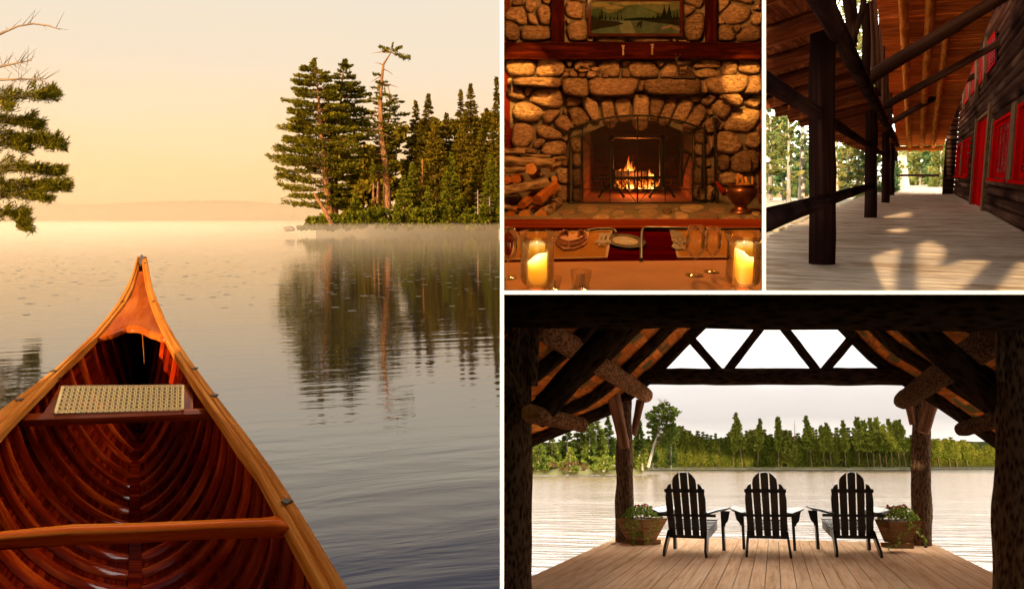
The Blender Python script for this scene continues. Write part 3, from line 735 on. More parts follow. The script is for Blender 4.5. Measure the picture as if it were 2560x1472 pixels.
# seat frame with woven cane
hs = .642; sp_ = lambda x, y, h=hs: LK.pl(*z2(x, y), h)
def board(name, c4_, th, mat, parent):
    mb = MB(); P = [p - LK.u * th for p in c4_] + list(c4_); mb.hexa(P); return mb.build(name, mat, parent)
seat = board('seat_frame', [sp_(112, 724), sp_(896, 700), sp_(900, 722), sp_(86, 752)], .022, m_seatw, canoe)
o = board('seat_rail', [sp_(247, 606), sp_(800, 604), sp_(800, 611), sp_(240, 618)], .02, m_seatw, canoe)
board('seat_side', [sp_(245, 618), sp_(268, 618), sp_(236, 722), sp_(180, 724)], .018, m_seatw, canoe)
board('seat_side', [sp_(760, 611), sp_(803, 611), sp_(806, 702), sp_(757, 706)], .018, m_seatw, canoe)
mb = MB(); q0, q1, q2, q3 = [sp_(x, y, hs - .003) for x, y in ((262, 615), (764, 610), (762, 712), (232, 726))]
def qp(a, b): return (q0.lerp(q1, a)).lerp(q3.lerp(q2, a), b)
def strand(a0, b0, a1, b1, lift, w=.0042):
    p, q = qp(a0, b0), qp(a1, b1); d = (q - p).normalized(); s_ = d.cross(LK.u) * w / 2; u = LK.u * lift
    n_ = 6; rows = [[p.lerp(q, i / n_) - s_ + u, p.lerp(q, i / n_) + s_ + u] for i in range(n_ + 1)]; mb.grid(rows, smooth=False)
nc, nr = 23, 7
for i in range(nc + 1):
    a = i / nc
    for e in (-.0065, .0065): strand(min(1, max(0, a + e)), 0, min(1, max(0, a + e)), 1, .0015, .0034)
for j in range(nr + 1):
    b = j / nr
    for e in (-.022, .022): strand(0, min(1, max(0, b + e)), 1, min(1, max(0, b + e)), .003, .0034)
for k in range(-nr, nc + 1):
    for sgn in (1, -1):
        a0, b0 = (k / nc, 0.0 if sgn > 0 else 1.0); a1, b1 = ((k + nr) / nc, 1.0 if sgn > 0 else 0.0)
        if a0 < 0: t = -a0 / (a1 - a0); b0 = b0 + (b1 - b0) * t; a0 = 0
        if a1 > 1: t = (1 - a0) / (a1 - a0); b1 = b0 + (b1 - b0) * t; a1 = 1
        if a1 > a0: strand(a0, b0, a1, b1, .0045, .003)
for (a0, b0, a1, b1) in ((0, 0, 1, 0), (1, 0, 1, 1), (1, 1, 0, 1), (0, 1, 0, 0)): strand(a0, b0, a1, b1, .006, .009)
mb.build('cane_weave', m_cane, canoe)
# thwart
mb = MB(); top = [(-560, 1290), (0, 1215), (300, 1185), (600, 1178), (900, 1165), (1090, 1158), (1150, 1150), (1196, 1176)]
bot = [(-560, 1330), (0, 1276), (300, 1256), (600, 1246), (900, 1230), (1090, 1226), (1160, 1230), (1210, 1226)]
rows = []; uvg = []
for i, (a, b) in enumerate(zip(top, bot)):
    A = LK.pl(*z2(*a), .605); Bm = LK.pl(*z2(a[0] * .45 + b[0] * .55, a[1] * .45 + b[1] * .55), .600); B = LK.pl(*z2(*b), .635)
    e = .012; rows.append([A - LK.u * .018, A, A.lerp(Bm, .5) + LK.u * .003, Bm, B, B - LK.u * .008, A - LK.u * .03]); uvg.append([(i * .12, q * .02) for q in range(7)])
mb.grid([r[::-1] for r in rows], uv=[u_[::-1] for u_ in uvg]); mb.build('thwart', m_thw, canoe)
# gunwale bolts and screws
for (x, y, r_) in ((222, 553, .011), (80, 673, .011), (813, 542, .011), (895, 655, .011), (510, 260, .007), (640, 260, .007), (1197, 1103, .010), (575, 100, .006), (605, 100, .006)):
    px, py = z2(x, y)
    lo, hi = 1.2, 5.38
    for _ in range(24):
        md = (lo + hi) / 2
        if yof(md) > py: lo = md
        else: hi = md
    c = LK.pl(px, py, gh(lo)) + LK.u * .005; r_ *= 1.25; mb = MB()
    mb.prism([c + LK.r * r_, c + LK.f * r_ * 1.6, c - LK.r * r_, c - LK.f * r_ * 1.6], LK.u * .004); mb.build('bolt', m_brass, canoe)
for (x, y) in ((248, 580), (78, 728), (794, 578), (888, 713)):
    c = LK.pl(*z2(x, y), .62); mb = MB(); mb.tube([c, c + LK.u * .006], .005, 8); mb.build('screw', m_brass, canoe)
REG = 'fire'
# ================================================================== THE FIREPLACE ROOM
IMG = {'A': (1260, 0, 4.044), 'B': (1580, 0, 4.044), 'C': (1260, 360, 4.044), 'D': (1580, 360, 4.044)}
def q_(im, x, y): ox, oy, s = IMG[im]; return (ox + x / s, oy + y / s)
HT, HH = .45, .85                            # table top and hearth below the eye
DW = FR.loc(FR.pl(1580, 505, HH)).y          # distance of the stone face
m_mortar = plain('mortar', (.16, .125, .085), .95, var=.25, ns=30, bump=.5)
def stone_mat(name, a, b, c, ns=26):
    m, nt, out = newmat(name)
    tc = nd(nt, 'ShaderNodeTexCoord').outputs['Object']; oi = nd(nt, 'ShaderNodeObjectInfo').outputs['Random']
    mp = nd(nt, 'ShaderNodeMapping', {'Vector': tc, 'Scale': (1, 1, 2.2), 'Rotation': (0, .5, 0)}).outputs[0]
    vec = nd(nt, 'ShaderNodeVectorMath', {0: mp, 1: nd(nt, 'ShaderNodeCombineXYZ', {0: math_(nt, 'MULTIPLY', oi, 31.0)}).outputs[0]}, operation='ADD').outputs[0]
    n1 = nd(nt, 'ShaderNodeTexNoise', {'Vector': vec, 'Scale': ns, 'Detail': 9.0, 'Roughness': .72}).outputs[0]
    n2 = nd(nt, 'ShaderNodeTexNoise', {'Vector': vec, 'Scale': 4.0, 'Detail': 4.0}).outputs[0]
    col = ramp(nt, n1, [(.36, a), (.5, b), (.64, c)])
    col = mixc(nt, ramp(nt, n2, [(.45, (0, 0, 0)), (.7, (.75, .75, .75))]), col, tuple(x * .55 for x in b))
    o2 = math_(nt, 'FRACT', math_(nt, 'MULTIPLY', oi, 7.31))
    col = mixc(nt, math_(nt, 'MULTIPLY', o2, .6), col, mixc(nt, .6, col, (.30, .17, .12), 'MIX'))
    br = math_(nt, 'ADD', math_(nt, 'MULTIPLY', oi, .70), .50)
    col = mixc(nt, 1.0, col, nd(nt, 'ShaderNodeCombineColor', {0: br, 1: math_(nt, 'MULTIPLY', br, math_(nt, 'ADD', .94, math_(nt, 'MULTIPLY', oi, .06))), 2: br}).outputs[0], 'MULTIPLY')
    bp = nd(nt, 'ShaderNodeBump', {'Height': math_(nt, 'ADD', n1, n2), 'Strength': .85, 'Distance': .03}).outputs[0]
    b_ = nd(nt, 'ShaderNodeBsdfPrincipled', {'Base Color': col, 'Roughness': .85, 'Normal': bp, 'Specular IOR Level': 0.0}); nt.links.new(b_.outputs[0], out.inputs[0]); return m
m_stone = stone_mat('fieldstone', (.09, .05, .024), (.34, .22, .125), (.56, .42, .27))
m_timber = wood('dark_red_timber', S(14, 3, 2), S(40, 10, 6), S(80, 28, 14), 2.2, 30, rough=.6, bump=.2, coat=.0, var=.15)
m_redw = wood('red_panelling', S(60, 14, 8), S(110, 28, 14), S(140, 44, 20), 1.2, 20, rough=.35, coat=.3, var=.2)
def smooth_poly(P, it=2):
    for _ in range(it):
        Q = []
        for i in range(len(P)):
            a, b = P[i], P[(i + 1) % len(P)]
            Q += [(a[0] * .78 + b[0] * .22, a[1] * .78 + b[1] * .22), (a[0] * .22 + b[0] * .78, a[1] * .22 + b[1] * .78)]
        P = Q
    return P
def resample(P, n):
    L = [0]
    for i in range(len(P)): a, b = P[i], P[(i + 1) % len(P)]; L.append(L[-1] + math.hypot(b[0] - a[0], b[1] - a[1]))
    out = []; j = 0
    for k in range(n):
        t = L[-1] * k / n
        while L[j + 1] < t: j += 1
        s_ = (t - L[j]) / max(L[j + 1] - L[j], 1e-9); a, b = P[j], P[(j + 1) % len(P)]; out.append((a[0] + (b[0] - a[0]) * s_, a[1] + (b[1] - a[1]) * s_))
    return out
def pillow(poly, unproj, nrm, bulge, n=22, back=.06, rough=.012, flat=.75):
    """a stone: outline in photo pixels set on a plane, domed towards nrm"""
    P = resample(smooth_poly(poly, 1), n)
    P3 = [unproj(*p) for p in P]; c = base_of(P3); sd = RN.random() * 90; mb = MB(); rows = []
    for sc, h in ((1.0, -back), (1.0, .12 * bulge), (.95, .5 * bulge), (.84, .82 * bulge), (.6, .97 * bulge), (.3, 1.0 * bulge)):
        r = []
        for p in P3:
            v = c + (p - c) * sc; nn = noise.noise(v * 7 + Vector((sd, 0, 0))) * rough * (1.6 if sc < 1 else .5) + noise.noise(v * 2.6 + Vector((0, sd, 0))) * rough * 2.4 * (sc < 1)
            r.append(v + nrm * (h + nn))
        rows.append(r + [r[0]])
    rows.append([c + nrm * bulge * 1.0] * (n + 1)); mb.grid([r[::-1] for r in rows]); return mb
NW = -FR.f
wallp = lambda x, y: FR.vp(x, y, DW)
STONES = """A 75,50 100,-20 190,-20 200,50 180,65 90,66
A 5,150 60,80 170,65 220,110 245,240 180,265 100,215 5,200
A 205,30 240,-10 330,20 335,80 290,135 240,130 210,90
A 375,-20 470,-20 470,55 400,40
A 330,90 370,50 440,55 475,110 475,230 440,260 380,255 340,170
A 230,140 300,140 345,220 345,262 300,262 250,230
A 5,210 60,210 165,270 160,415 40,415 5,370
A 180,262 420,265 480,300 480,415 165,415 170,330
A 620,40 660,12 760,15 803,60 805,170 790,200 660,185 618,150
A 615,-30 840,-30 840,30 700,10
A 620,200 640,190 680,215 650,255 628,245
A 620,290 680,230 760,205 850,215 855,420 660,420 635,360
A 925,385 940,374 1250,380 1262,432 925,432
A 830,385 920,375 900,425 840,428
A 818,40 862,40 857,200 822,200
A 10,610 50,592 280,600 322,650 315,740 290,778 50,772 12,680
A 345,600 380,585 560,590 605,620 625,690 590,775 320,778 325,720
A 617,612 680,605 687,650 665,695 640,685
A 690,680 720,620 800,608 932,612 932,670 800,690
A 800,690 930,680 945,780 600,785 610,700
A 945,660 975,615 1165,612 1175,780 1060,790 960,740
A 1180,625 1200,610 1275,610 1280,640 1235,680 1185,665
A 1190,700 1220,685 1250,690 1285,790 1185,790
A 20,900 50,868 140,872 180,900 225,1010 140,1010 30,970
A 200,900 240,880 300,905 250,970 215,975
A 250,1000 320,900 440,890 575,900 612,960 580,1105 420,1085 260,1030
A 78,1110 130,1035 260,1030 410,1120 350,1245 120,1215 80,1160
A 380,1180 430,1110 575,1110 575,1140 450,1262 400,1240
A 590,1110 620,1095 635,1150 600,1155
A 500,1230 560,1170 630,1160 720,1280 660,1350 520,1280
A 90,1280 120,1240 230,1245 310,1300 300,1420 250,1456 240,1500 70,1480
A 320,1320 350,1265 450,1270 590,1350 590,1390 520,1420 350,1390
A 575,1400 650,1355 662,1420 600,1435
A 290,1450 350,1400 430,1410 380,1490 300,1500
A 400,1456 500,1420 640,1435 630,1500 610,1570 380,1560 360,1540
A 620,990 660,975 770,990 775,1060 640,1085 615,1050
A 630,1105 740,1080 790,1100 885,1215 800,1270 690,1290 670,1200
A 795,990 830,980 930,985 975,1190 960,1250 890,1230 810,1110
A 940,990 980,982 985,1010 955,1025
A 970,1050 1000,990 1090,985 1120,1100 1135,1250 1110,1300 1060,1300 1010,1260
A 1105,990 1280,985 1285,1150 1270,1230 1150,1230 1120,1100
B 10,950 50,940 180,955 165,1130 160,1290 130,1315 40,1315 10,1270 5,1100
B 175,990 230,970 325,985 310,1080 250,1225 190,1225 172,1100
B 290,1110 350,980 450,980 445,1060 400,1180 350,1270 290,1270 265,1200
B 410,1170 490,990 560,985 625,1045 560,1190 520,1250 400,1220
B 545,1220 670,1035 750,1090 740,1170 680,1270 580,1340 520,1320 510,1270
B 560,990 600,970 660,985 685,1015 650,1038 590,1025
B 690,1010 780,945 840,965 840,1000 760,1075 700,1055
B 775,1080 850,985 920,995 990,1060 1000,1130 920,1215 850,1170
B 690,1270 830,1150 890,1200 850,1330 750,1360 720,1300
B 1120,1050 1180,980 1270,955 1300,980 1270,1080 1220,1095
B 910,1300 1060,1090 1290,1110 1290,1180 1220,1320 1150,1340 930,1320
B 870,1300 910,1230 918,1260 890,1320
B 850,1340 960,1320 1080,1370 1120,1456 1090,1540 980,1560 850,1530 800,1480 790,1400
B 1140,1440 1180,1350 1290,1325 1290,1490 1200,1505 1140,1480
B 765,1100 800,1110 800,1150 760,1170
D 860,150 930,108 985,120 985,220 950,275 890,270 860,220
D 990,240 1020,100 1080,70 1240,55 1270,100 1290,230 1210,290 1020,290
D 880,330 930,280 1060,290 1140,340 1100,430 940,430 885,390
B 865,-20 985,-20 980,40 880,145 862,100
B 990,5 1000,-20 1215,-20 1215,30 1180,50 1080,20
B 895,160 990,35 1090,40 1195,80 1200,140 1160,210 1060,250 960,245
B 855,170 900,170 935,220 930,245 870,258 855,230
B 860,270 920,250 990,260 1035,350 1035,400 1000,422 860,420
B 1015,270 1040,250 1090,262 1085,310 1045,342
B 1050,380 1130,270 1180,255 1300,280 1300,420 1060,422
B 1175,240 1220,135 1260,120 1300,130 1300,265
B 1210,80 1250,50 1290,90 1290,105 1230,110
B 520,-20 725,-20 720,40 680,95 640,80 530,40
B 515,50 600,50 655,90 600,140 518,185
B 520,210 640,120 720,120 722,300 690,420 560,420 520,360
B 0,387 180,382 395,387 395,430 0,432
B 400,395 440,395 440,430 400,430
B 445,415 500,410 570,428 470,432
B -40,640 -10,612 200,612 240,660 268,730 260,790 0,792 -30,740
B 225,620 260,608 320,612 325,650 275,700
B 275,740 370,615 520,612 600,690 640,790 275,790
B 615,660 700,605 860,600 900,640 890,690 700,690 620,695
B 630,730 700,700 800,690 880,740 888,780 740,790 640,790
B 900,690 915,605 1058,605 1050,775 900,775
B 1070,640 1100,600 1290,600 1300,740 1180,755 1060,720
C 370,40 440,0 620,0 620,60 590,120 380,110
C 90,30 150,20 340,50 345,105 200,90 100,60
C 690,100 770,90 778,230 695,235
C 695,245 778,245 780,440 695,440
C 560,135 655,130 660,230 570,230
C 530,240 660,240 660,405 540,400
C 520,412 662,412 662,590 530,580
C 690,450 782,450 782,590 690,590
C 660,-60 780,-60 778,85 690,92
D 612,0 790,-10 785,115 640,120
D 645,140 780,132 800,230 655,235
D 616,245 880,240 878,330 830,408 616,405
D 616,420 840,418 840,570 616,570
B 760,1380 795,1370 800,1456 790,1530 760,1540
B 620,1350 700,1300 745,1400 740,1456 640,1456""".split('\n')
LEDGE = """A 33,800 80,785 75,830 60,862 38,850
A 75,825 120,785 300,780 580,790 580,840 570,892 380,880 90,862
A 580,820 600,790 830,785 850,830 860,960 840,985 700,970 600,940
A 855,820 880,788 1290,792 1368,800 1360,850 1310,970 1080,975 880,965 862,900
A 1345,920 1375,820 1420,810 1400,870 1395,930
B 105,850 150,800 680,795 700,830 700,910 650,965 200,960 120,920
B 700,830 725,805 735,880 770,930 705,955
B 735,830 790,785 1060,750 1180,760 1180,830 1150,920 980,955 820,945 740,890
B 1190,770 1290,760 1310,950 1135,950 1160,880
B 870,960 1090,945 1130,1040 1080,1080 990,1050""".split('\n')
fp = thing('stone_chimney', 'fieldstone fireplace wall with an arched firebox and a rough stone mantel', 'fireplace', wallp(1590, 505), None)
for st in STONES: pillow(ppoly(st, IMG), wallp, NW, RN.uniform(.05, .085)).build('stone', m_stone, fp)
LO_ = .16
for st in LEDGE:
    pillow(ppoly(st, IMG), lambda x, y: FR.vp(x, y, DW - LO_), NW, .06, back=.24).build('mantel_stone', m_stone, fp)
# mortar wall with the arched opening (built as a surround of strips round the opening)
OX0, OX1, OYB = 1453, 1731, 507
def arch_y(x):
    t = (x - 1592) / 139.0; return 300 + 44 * t * t
mb = MB(); D2 = DW + .03
wp = lambda x, y, d=0.0: FR.vp(x, y, D2 + d)
mb.add([wp(1240, -40), wp(OX0, -40), wp(OX0, OYB + 14), wp(1240, OYB + 14)], [(0, 3, 2, 1)])
mb.add([wp(OX1, -40), wp(1925, -40), wp(1925, OYB + 14), wp(OX1, OYB + 14)], [(0, 3, 2, 1)])
xs = [OX0 + (OX1 - OX0) * i / 16 for i in range(17)]
for a, b in zip(xs, xs[1:]):
    mb.add([wp(a, -40), wp(b, -40), wp(b, arch_y(b)), wp(a, arch_y(a))], [(0, 3, 2, 1)])
mb.build('mortar_wall', m_mortar, fp)
# firebox of sooty brick
m, nt, out = newmat('sooty_brick'); uv = nd(nt, 'ShaderNodeUVMap', uv_map='UVMap').outputs[0]
bt = nt.nodes.new('ShaderNodeTexBrick'); nt.links.new(uv, bt.inputs['Vector'])
for k, v in (('Color1', (.42, .11, .035, 1)), ('Color2', (.30, .08, .03, 1)), ('Mortar', (.11, .06, .035, 1)), ('Scale', 1.0), ('Mortar Size', .007), ('Brick Width', .22), ('Row Height', .075)): bt.inputs[k].default_value = v
tcx = nd(nt, 'ShaderNodeTexNoise', {'Scale': 3.0, 'Detail': 4.0}).outputs[0]
svz = nd(nt, 'ShaderNodeSeparateXYZ', {0: nd(nt, 'ShaderNodeTexCoord').outputs['Object']}).outputs[2]
soot = ramp(nt, math_(nt, 'ADD', math_(nt, 'MULTIPLY', tcx, .5), math_(nt, 'MULTIPLY', svz, .95)), [(.30, (1, 1, 1)), (.62, (.22, .18, .17)), (.85, (.05, .04, .04))])
col = mixc(nt, 1.0, bt.outputs[0], soot, 'MULTIPLY')
bp = nd(nt, 'ShaderNodeBump', {'Height': math_(nt, 'SUBTRACT', 1.0, bt.outputs[1]), 'Strength': .6, 'Distance': .01}).outputs[0]
b_ = nd(nt, 'ShaderNodeBsdfPrincipled', {'Base Color': col, 'Roughness': .9, 'Normal': bp}); nt.links.new(b_.outputs[0], out.inputs[0]); m_brick = m
DB = FR.loc(FR.pl(1590, 474, HH)).y
bl = FR.loc(FR.pl(1484, 474, HH)); brr = FR.loc(FR.pl(1692, 474, HH)); fl = FR.loc(FR.pl(OX0, 506, HH)); frr = FR.loc(FR.pl(OX1, 506, HH))
zt = FR.loc(wp(1592, 255)).z
def wallq(name, a, b, z0, z1, mat, parent, flip=False):
    mb = MB(); P = [FR.w(a.x, a.y, z0), FR.w(b.x, b.y, z0), FR.w(b.x, b.y, z1), FR.w(a.x, a.y, z1)]
    L = (P[1] - P[0]).length; mb.add(P, [(0, 1, 2, 3)], uvs=[[(0, 0), (L, 0), (L, z1 - z0), (0, z1 - z0)]]); return mb.build(name, mat, parent)
wallq('firebox_side', fl, bl, -HH, zt, m_brick, fp); wallq('firebox_back', bl, brr, -HH, zt, m_brick, fp); wallq('firebox_side', brr, frr, -HH, zt, m_brick, fp)
mb = MB(); P = [FR.w(q.x, q.y, -HH + .004) for q in (fl, frr, brr, bl)]; mb.add(P, [(0, 1, 2, 3)], uvs=[[(FR.loc(p).x, FR.loc(p).y) for p in P]]); mb.build('firebox_floor', m_brick, fp)
mb = MB(); P = [FR.w(q.x, q.y, zt) for q in (fl, frr, brr, bl)]; mb.add(P, [(0, 1, 2, 3)]); mb.build('firebox_throat', plain('soot', (.02, .015, .012), .95), fp)
# hearth of flagstones
m_flag = stone_mat('hearth_flag', (.16, .11, .06), (.34, .24, .14), (.46, .35, .22), 16)
hearth = thing('hearth', 'low hearth paved with irregular flagstones in front of the fire', 'hearth', FR.pl(1590, 520, HH))
hf = FR.loc(FR.pl(1590, 553.5, HH)).y
mb = MB(); x0_ = FR.loc(FR.pl(1248, 553, HH)).x; x1_ = FR.loc(FR.pl(1915, 553, HH)).x
mb.hexa([FR.w(x, y, z) for z in (-HH - .35, -HH) for x, y in ((x0_ - .1, hf), (x1_ + .2, hf), (x1_ + .2, DW + .1), (x0_ - .1, DW + .1))]); mb.build('hearth_slab', plain('hearth_mortar', (.13, .10, .055), .9, var=.3, ns=12, bump=.4), hearth)
FLAGS = """C 540,710 580,665 690,655 740,700 620,735
C 735,650 760,620 950,620 960,660 920,700 760,690
C 600,780 700,730 880,715 880,750 830,785
C 970,690 980,655 1100,655 1140,660 1080,695
C 890,760 930,710 1030,700 1075,730 1060,780 900,785
C 1090,700 1130,680 1200,680 1235,700 1110,725
C 1090,775 1150,735 1300,715 1325,745 1320,780
C 980,640 1010,618 1250,612 1290,640 1180,650
C 480,770 520,745 600,750 580,782
D 60,690 100,655 240,665 275,700 230,730 120,750 60,730
D 285,650 410,655 400,712 330,712
D 430,650 465,645 465,675 430,672
D 480,630 640,612 740,640 730,660 590,695 490,670
D 430,690 500,690 600,730 560,765 440,768
D 245,745 330,725 410,735 405,768 250,772
D 620,710 720,685 860,700 900,760 780,770 650,735
D 760,655 900,645 960,670 920,700 800,690
D 890,730 960,705 1110,720 1115,765 940,765
D 1140,740 1190,710 1280,765 1150,772
D 1010,690 1120,700 1180,690 1290,640 1290,740 1200,700
D 0,640 120,615 280,618 250,650 60,650
D 120,760 170,752 230,762 225,774 125,775
D 615,755 660,745 710,760 700,772 620,772""".split('\n')
for st in FLAGS:
    pillow(ppoly(st, IMG), lambda x, y: FR.pl(x, y, HH - .002), FR.u, .012, n=16, back=.004, rough=.002).build('flagstone', m_flag, hearth)
# posts, tie beam, painting
def px_box(name, mat, parent, x0, x1, y0, y1, d, th, L=None):
    mb = MB(); mb.hexa([FR.vp(x, y, dd) for dd in (DW + d + th, DW + d) for x, y in ((x0, y1), (x1, y1), (x1, y0), (x0, y0))], L=L); return mb.build(name, mat, parent)
fr_ = thing('timber_frame', 'dark red hewn beam with two upright posts set in the stone wall', 'beam', wallp(1590, 128))
px_box('beam', m_timber, fr_, 1246, 1908, 106.5, 148, -.17, .2); px_box('post', m_timber, fr_, 1379, 1411.5, -40, 106, -.13, .15); px_box('post', m_timber, fr_, 1762, 1792, -40, 106, -.13, .15)
for im, x, y0, y1 in (('A', 1204, 462, 562), ('B', 204, 450, 556)):
    a = q_(im, x, y0); b = q_(im, x, y1); mb = MB(); A_ = FR.vp(*a, DW - .18); B_ = FR.vp(*b, DW - .18)
    mb.bar(A_, B_, .013, .010, up=NW); mb.tube([A_.lerp(B_, .3) + NW * .004, A_.lerp(B_, .3) + NW * .03], .008, 8); mb.bar(A_.lerp(B_, .05) - FR.r * .014, A_.lerp(B_, .05) + FR.r * .014, .010, .012, up=NW); o = mb.build('latch', plain('pale_iron', (.22, .13, .08), .5, metal=.4), fr_)
# side panelling
def quad_(name, mat, pts, th, parent=None):
    mb = MB(); mb.hexa([p + Vector((0, th, 0)) for p in pts] + list(pts)); return mb.build(name, mat, parent)
pan = thing('wall_panelling', 'red wooden wall boards at the far left of the fireplace', 'wall panel', FR.vp(1258, 300, DW + .1))
for (x0, x1, y0, y1) in ((1240, 1275, -30, 320), (1240, 1281, 320, 430)): px_box('panel', m_redw, pan, x0, x1, y0, y1, .03, .02)
pan = thing('wall_panelling', 'red wooden wall boards at the far right beside the stones and copper pot', 'wall panel', FR.vp(1905, 300, DW + .1))
for (x0, x1, y0, y1) in ((1899, 1916, -30, 300), (1896, 1916, 300, 510)): px_box('panel', m_redw, pan, x0, x1, y0, y1, .03, .02)
# framed landscape, a plain generic lake view
m_pf = wood('picture_frame_wood', S(16, 5, 4), S(46, 16, 10), S(80, 32, 18), 6, 40, rough=.35, coat=.5, var=.05)
pic = thing('framed_painting', 'dark green lake and mountain painting in a red wood frame above the beam', 'painting', FR.vp(1588, 45, DW - .06))
PX0, PX1, PY0, PY1 = 1469, 1708, -8, 91.5
pp = lambda x, y, d=0.0: FR.vp(x, y, DW - .13 + d)
for (x0, x1, y0, y1) in ((PX0, PX1, PY0, 3.5), (PX0, PX1, 84.5, PY1), (PX0, PX0 + 9, 3.6, 84.4), (PX1 - 9, PX1, 3.6, 84.4)):
    mb = MB(); mb.hexa([pp(x, y, dd) for dd in (.05, -.01) for x, y in ((x0, y1), (x1, y1), (x1, y0), (x0, y0))]); mb.build('frame_side', m_pf, pic)
pc = {'sky': (.075, .085, .045), 'cloud': (.16, .14, .065), 'hill': (.035, .055, .03), 'hill2': (.05, .075, .045), 'tree': (.010, .014, .008), 'water': (.05, .075, .055), 'shine': (.10, .12, .085), 'bank': (.022, .02, .012), 'rock': (.14, .11, .08)}
pm_ = [plain('paint_' + k, tuple(x * (.55 if k in ('tree', 'bank') else .8) for x in v), .6, var=.35, ns=9, spec=0) for k, v in pc.items()]; pk = list(pc)
mb = MB(); dep = [0]
def paint(poly, c):
    dep[0] -= .00035; P = [pp(x, y, dep[0]) for x, y in poly]; mb.add(P, [tuple(range(len(P)))[::-1]], mi=pk.index(c))
X0, X1 = PX0 + 8, PX1 - 8
paint([(X0, 2), (X1, 2), (X1, 86), (X0, 86)], 'sky')
for (cx, cy, w_, h_) in ((1500, 12, 24, 6), (1535, 19, 22, 5), (1575, 9, 40, 4), (1640, 8, 40, 3), (1590, 22, 18, 4), (1560, 28, 20, 3)): paint([(cx + w_ * cos(a) * (1 + .2 * sin(3 * a)), cy + h_ * sin(a)) for a in np.linspace(0, 6.0, 14)], 'cloud')
paint([(X0, 26), (1493, 20), (1520, 34), (1540, 30), (1568, 16), (1590, 12), (1612, 20), (1650, 34), (X1, 22), (X1, 54), (X0, 54)], 'hill'); paint([(1540, 40), (1566, 24), (1592, 10), (1600, 15), (1640, 36), (1670, 46), (1540, 48)], 'hill2')
paint([(X0, 46), (1560, 50), (X1, 46), (X1, 86), (X0, 86)], 'water'); paint([(1548, 55), (1575, 52), (1590, 84), (1552, 84)], 'shine')
paint([(X0, 40), (1500, 50), (1545, 55), (1560, 60), (1530, 68), (1500, 72), (X0, 78)], 'bank'); paint([(1600, 50), (1640, 46), (X1, 44), (X1, 66), (1680, 62), (1625, 56)], 'bank'); paint([(1560, 48), (1600, 44), (1640, 46), (1640, 52), (1560, 52)], 'tree')
def ptree(x, yb, yt, w_):
    h = yb - yt; P = [(x, yt)]
    for k in range(1, 7): P += [(x + w_ * k / 6, yt + h * k / 6.6), (x + w_ * (k - .6) / 6, yt + h * k / 6.6)]
    Q = [(2 * x - a, b) for a, b in P[:0:-1]]; paint(P + Q, 'tree')
for (x, yb, yt, w_) in ((1504, 52, 18, 5), (1498, 52, 31, 3.5), (1514, 52, 32, 3.5), (1490, 50, 36, 3), (1483, 50, 32, 3), (1526, 52, 38, 3), (1544, 52, 32, 3), (1535, 52, 40, 2.5), (1554, 51, 36, 2), (1661, 52, 14, 9), (1673, 54, 10, 9), (1645, 50, 33, 6), (1633, 50, 38, 4), (1624, 50, 42, 3), (1685, 52, 30, 4), (1693, 52, 26, 4), (1652, 52, 36, 5)): ptree(x, yb, yt, w_)
for (cx, cy, w_, h_) in ((1665, 69, 8, 3.5), (1677, 66, 7, 3.5), (1688, 70, 8, 4), (1658, 72, 6, 2.5), (1695, 74, 6, 3)): paint([(cx + w_ * cos(a), cy + h_ * sin(a)) for a in np.linspace(0, 6.0, 10)], 'rock')
paint([(1592, 68), (1593, 60), (1596, 56), (1602, 55), (1604, 48), (1606, 48), (1606, 56), (1604, 62), (1603, 70), (1600, 70), (1600, 64), (1596, 64), (1595, 70)], 'bank')
mb.build('canvas', pm_, pic)
# loose stones resting on the mantel
SMALL = """610,705 630,690 670,700 665,740 615,728
590,760 605,730 650,735 655,780 600,784
655,750 690,700 750,755 740,784 670,784
705,690 730,655 780,680 740,712
750,720 770,700 860,705 860,722 760,740
800,655 860,660 865,700 800,697
755,745 825,740 820,784 760,784
870,695 890,680 960,685 975,710 920,727 875,715
832,745 850,725 920,722 938,750 915,788 840,786
935,770 975,712 1015,730 965,787
988,775 1020,748 1050,760 1055,790 995,790""".split('\n')
labs = ['upper left pebble of the heap on the mantel', 'lowest left pebble of the heap on the mantel', 'pointed grey pebble left of middle in the heap', 'small brown pebble near the top of the heap', 'long flat pebble lying across the middle of the heap', 'topmost square pebble of the heap on the mantel', 'small dark pebble under the long flat one', 'rounded flat pebble upper right in the heap', 'large round grey pebble right of middle at the bottom', 'tilted pebble leaning on the large round one', 'rightmost pebble of the heap on the mantel']
for st, lb in zip(SMALL, labs):
    o = pillow(ppoly('A ' + st, IMG), lambda x, y: FR.vp(x, y, DW - LO_ - .02), NW, .04, n=14, back=.05, rough=.006).build('pebble', m_stone); tag(o, lb, 'stone', 'loose stones heaped on the mantel')
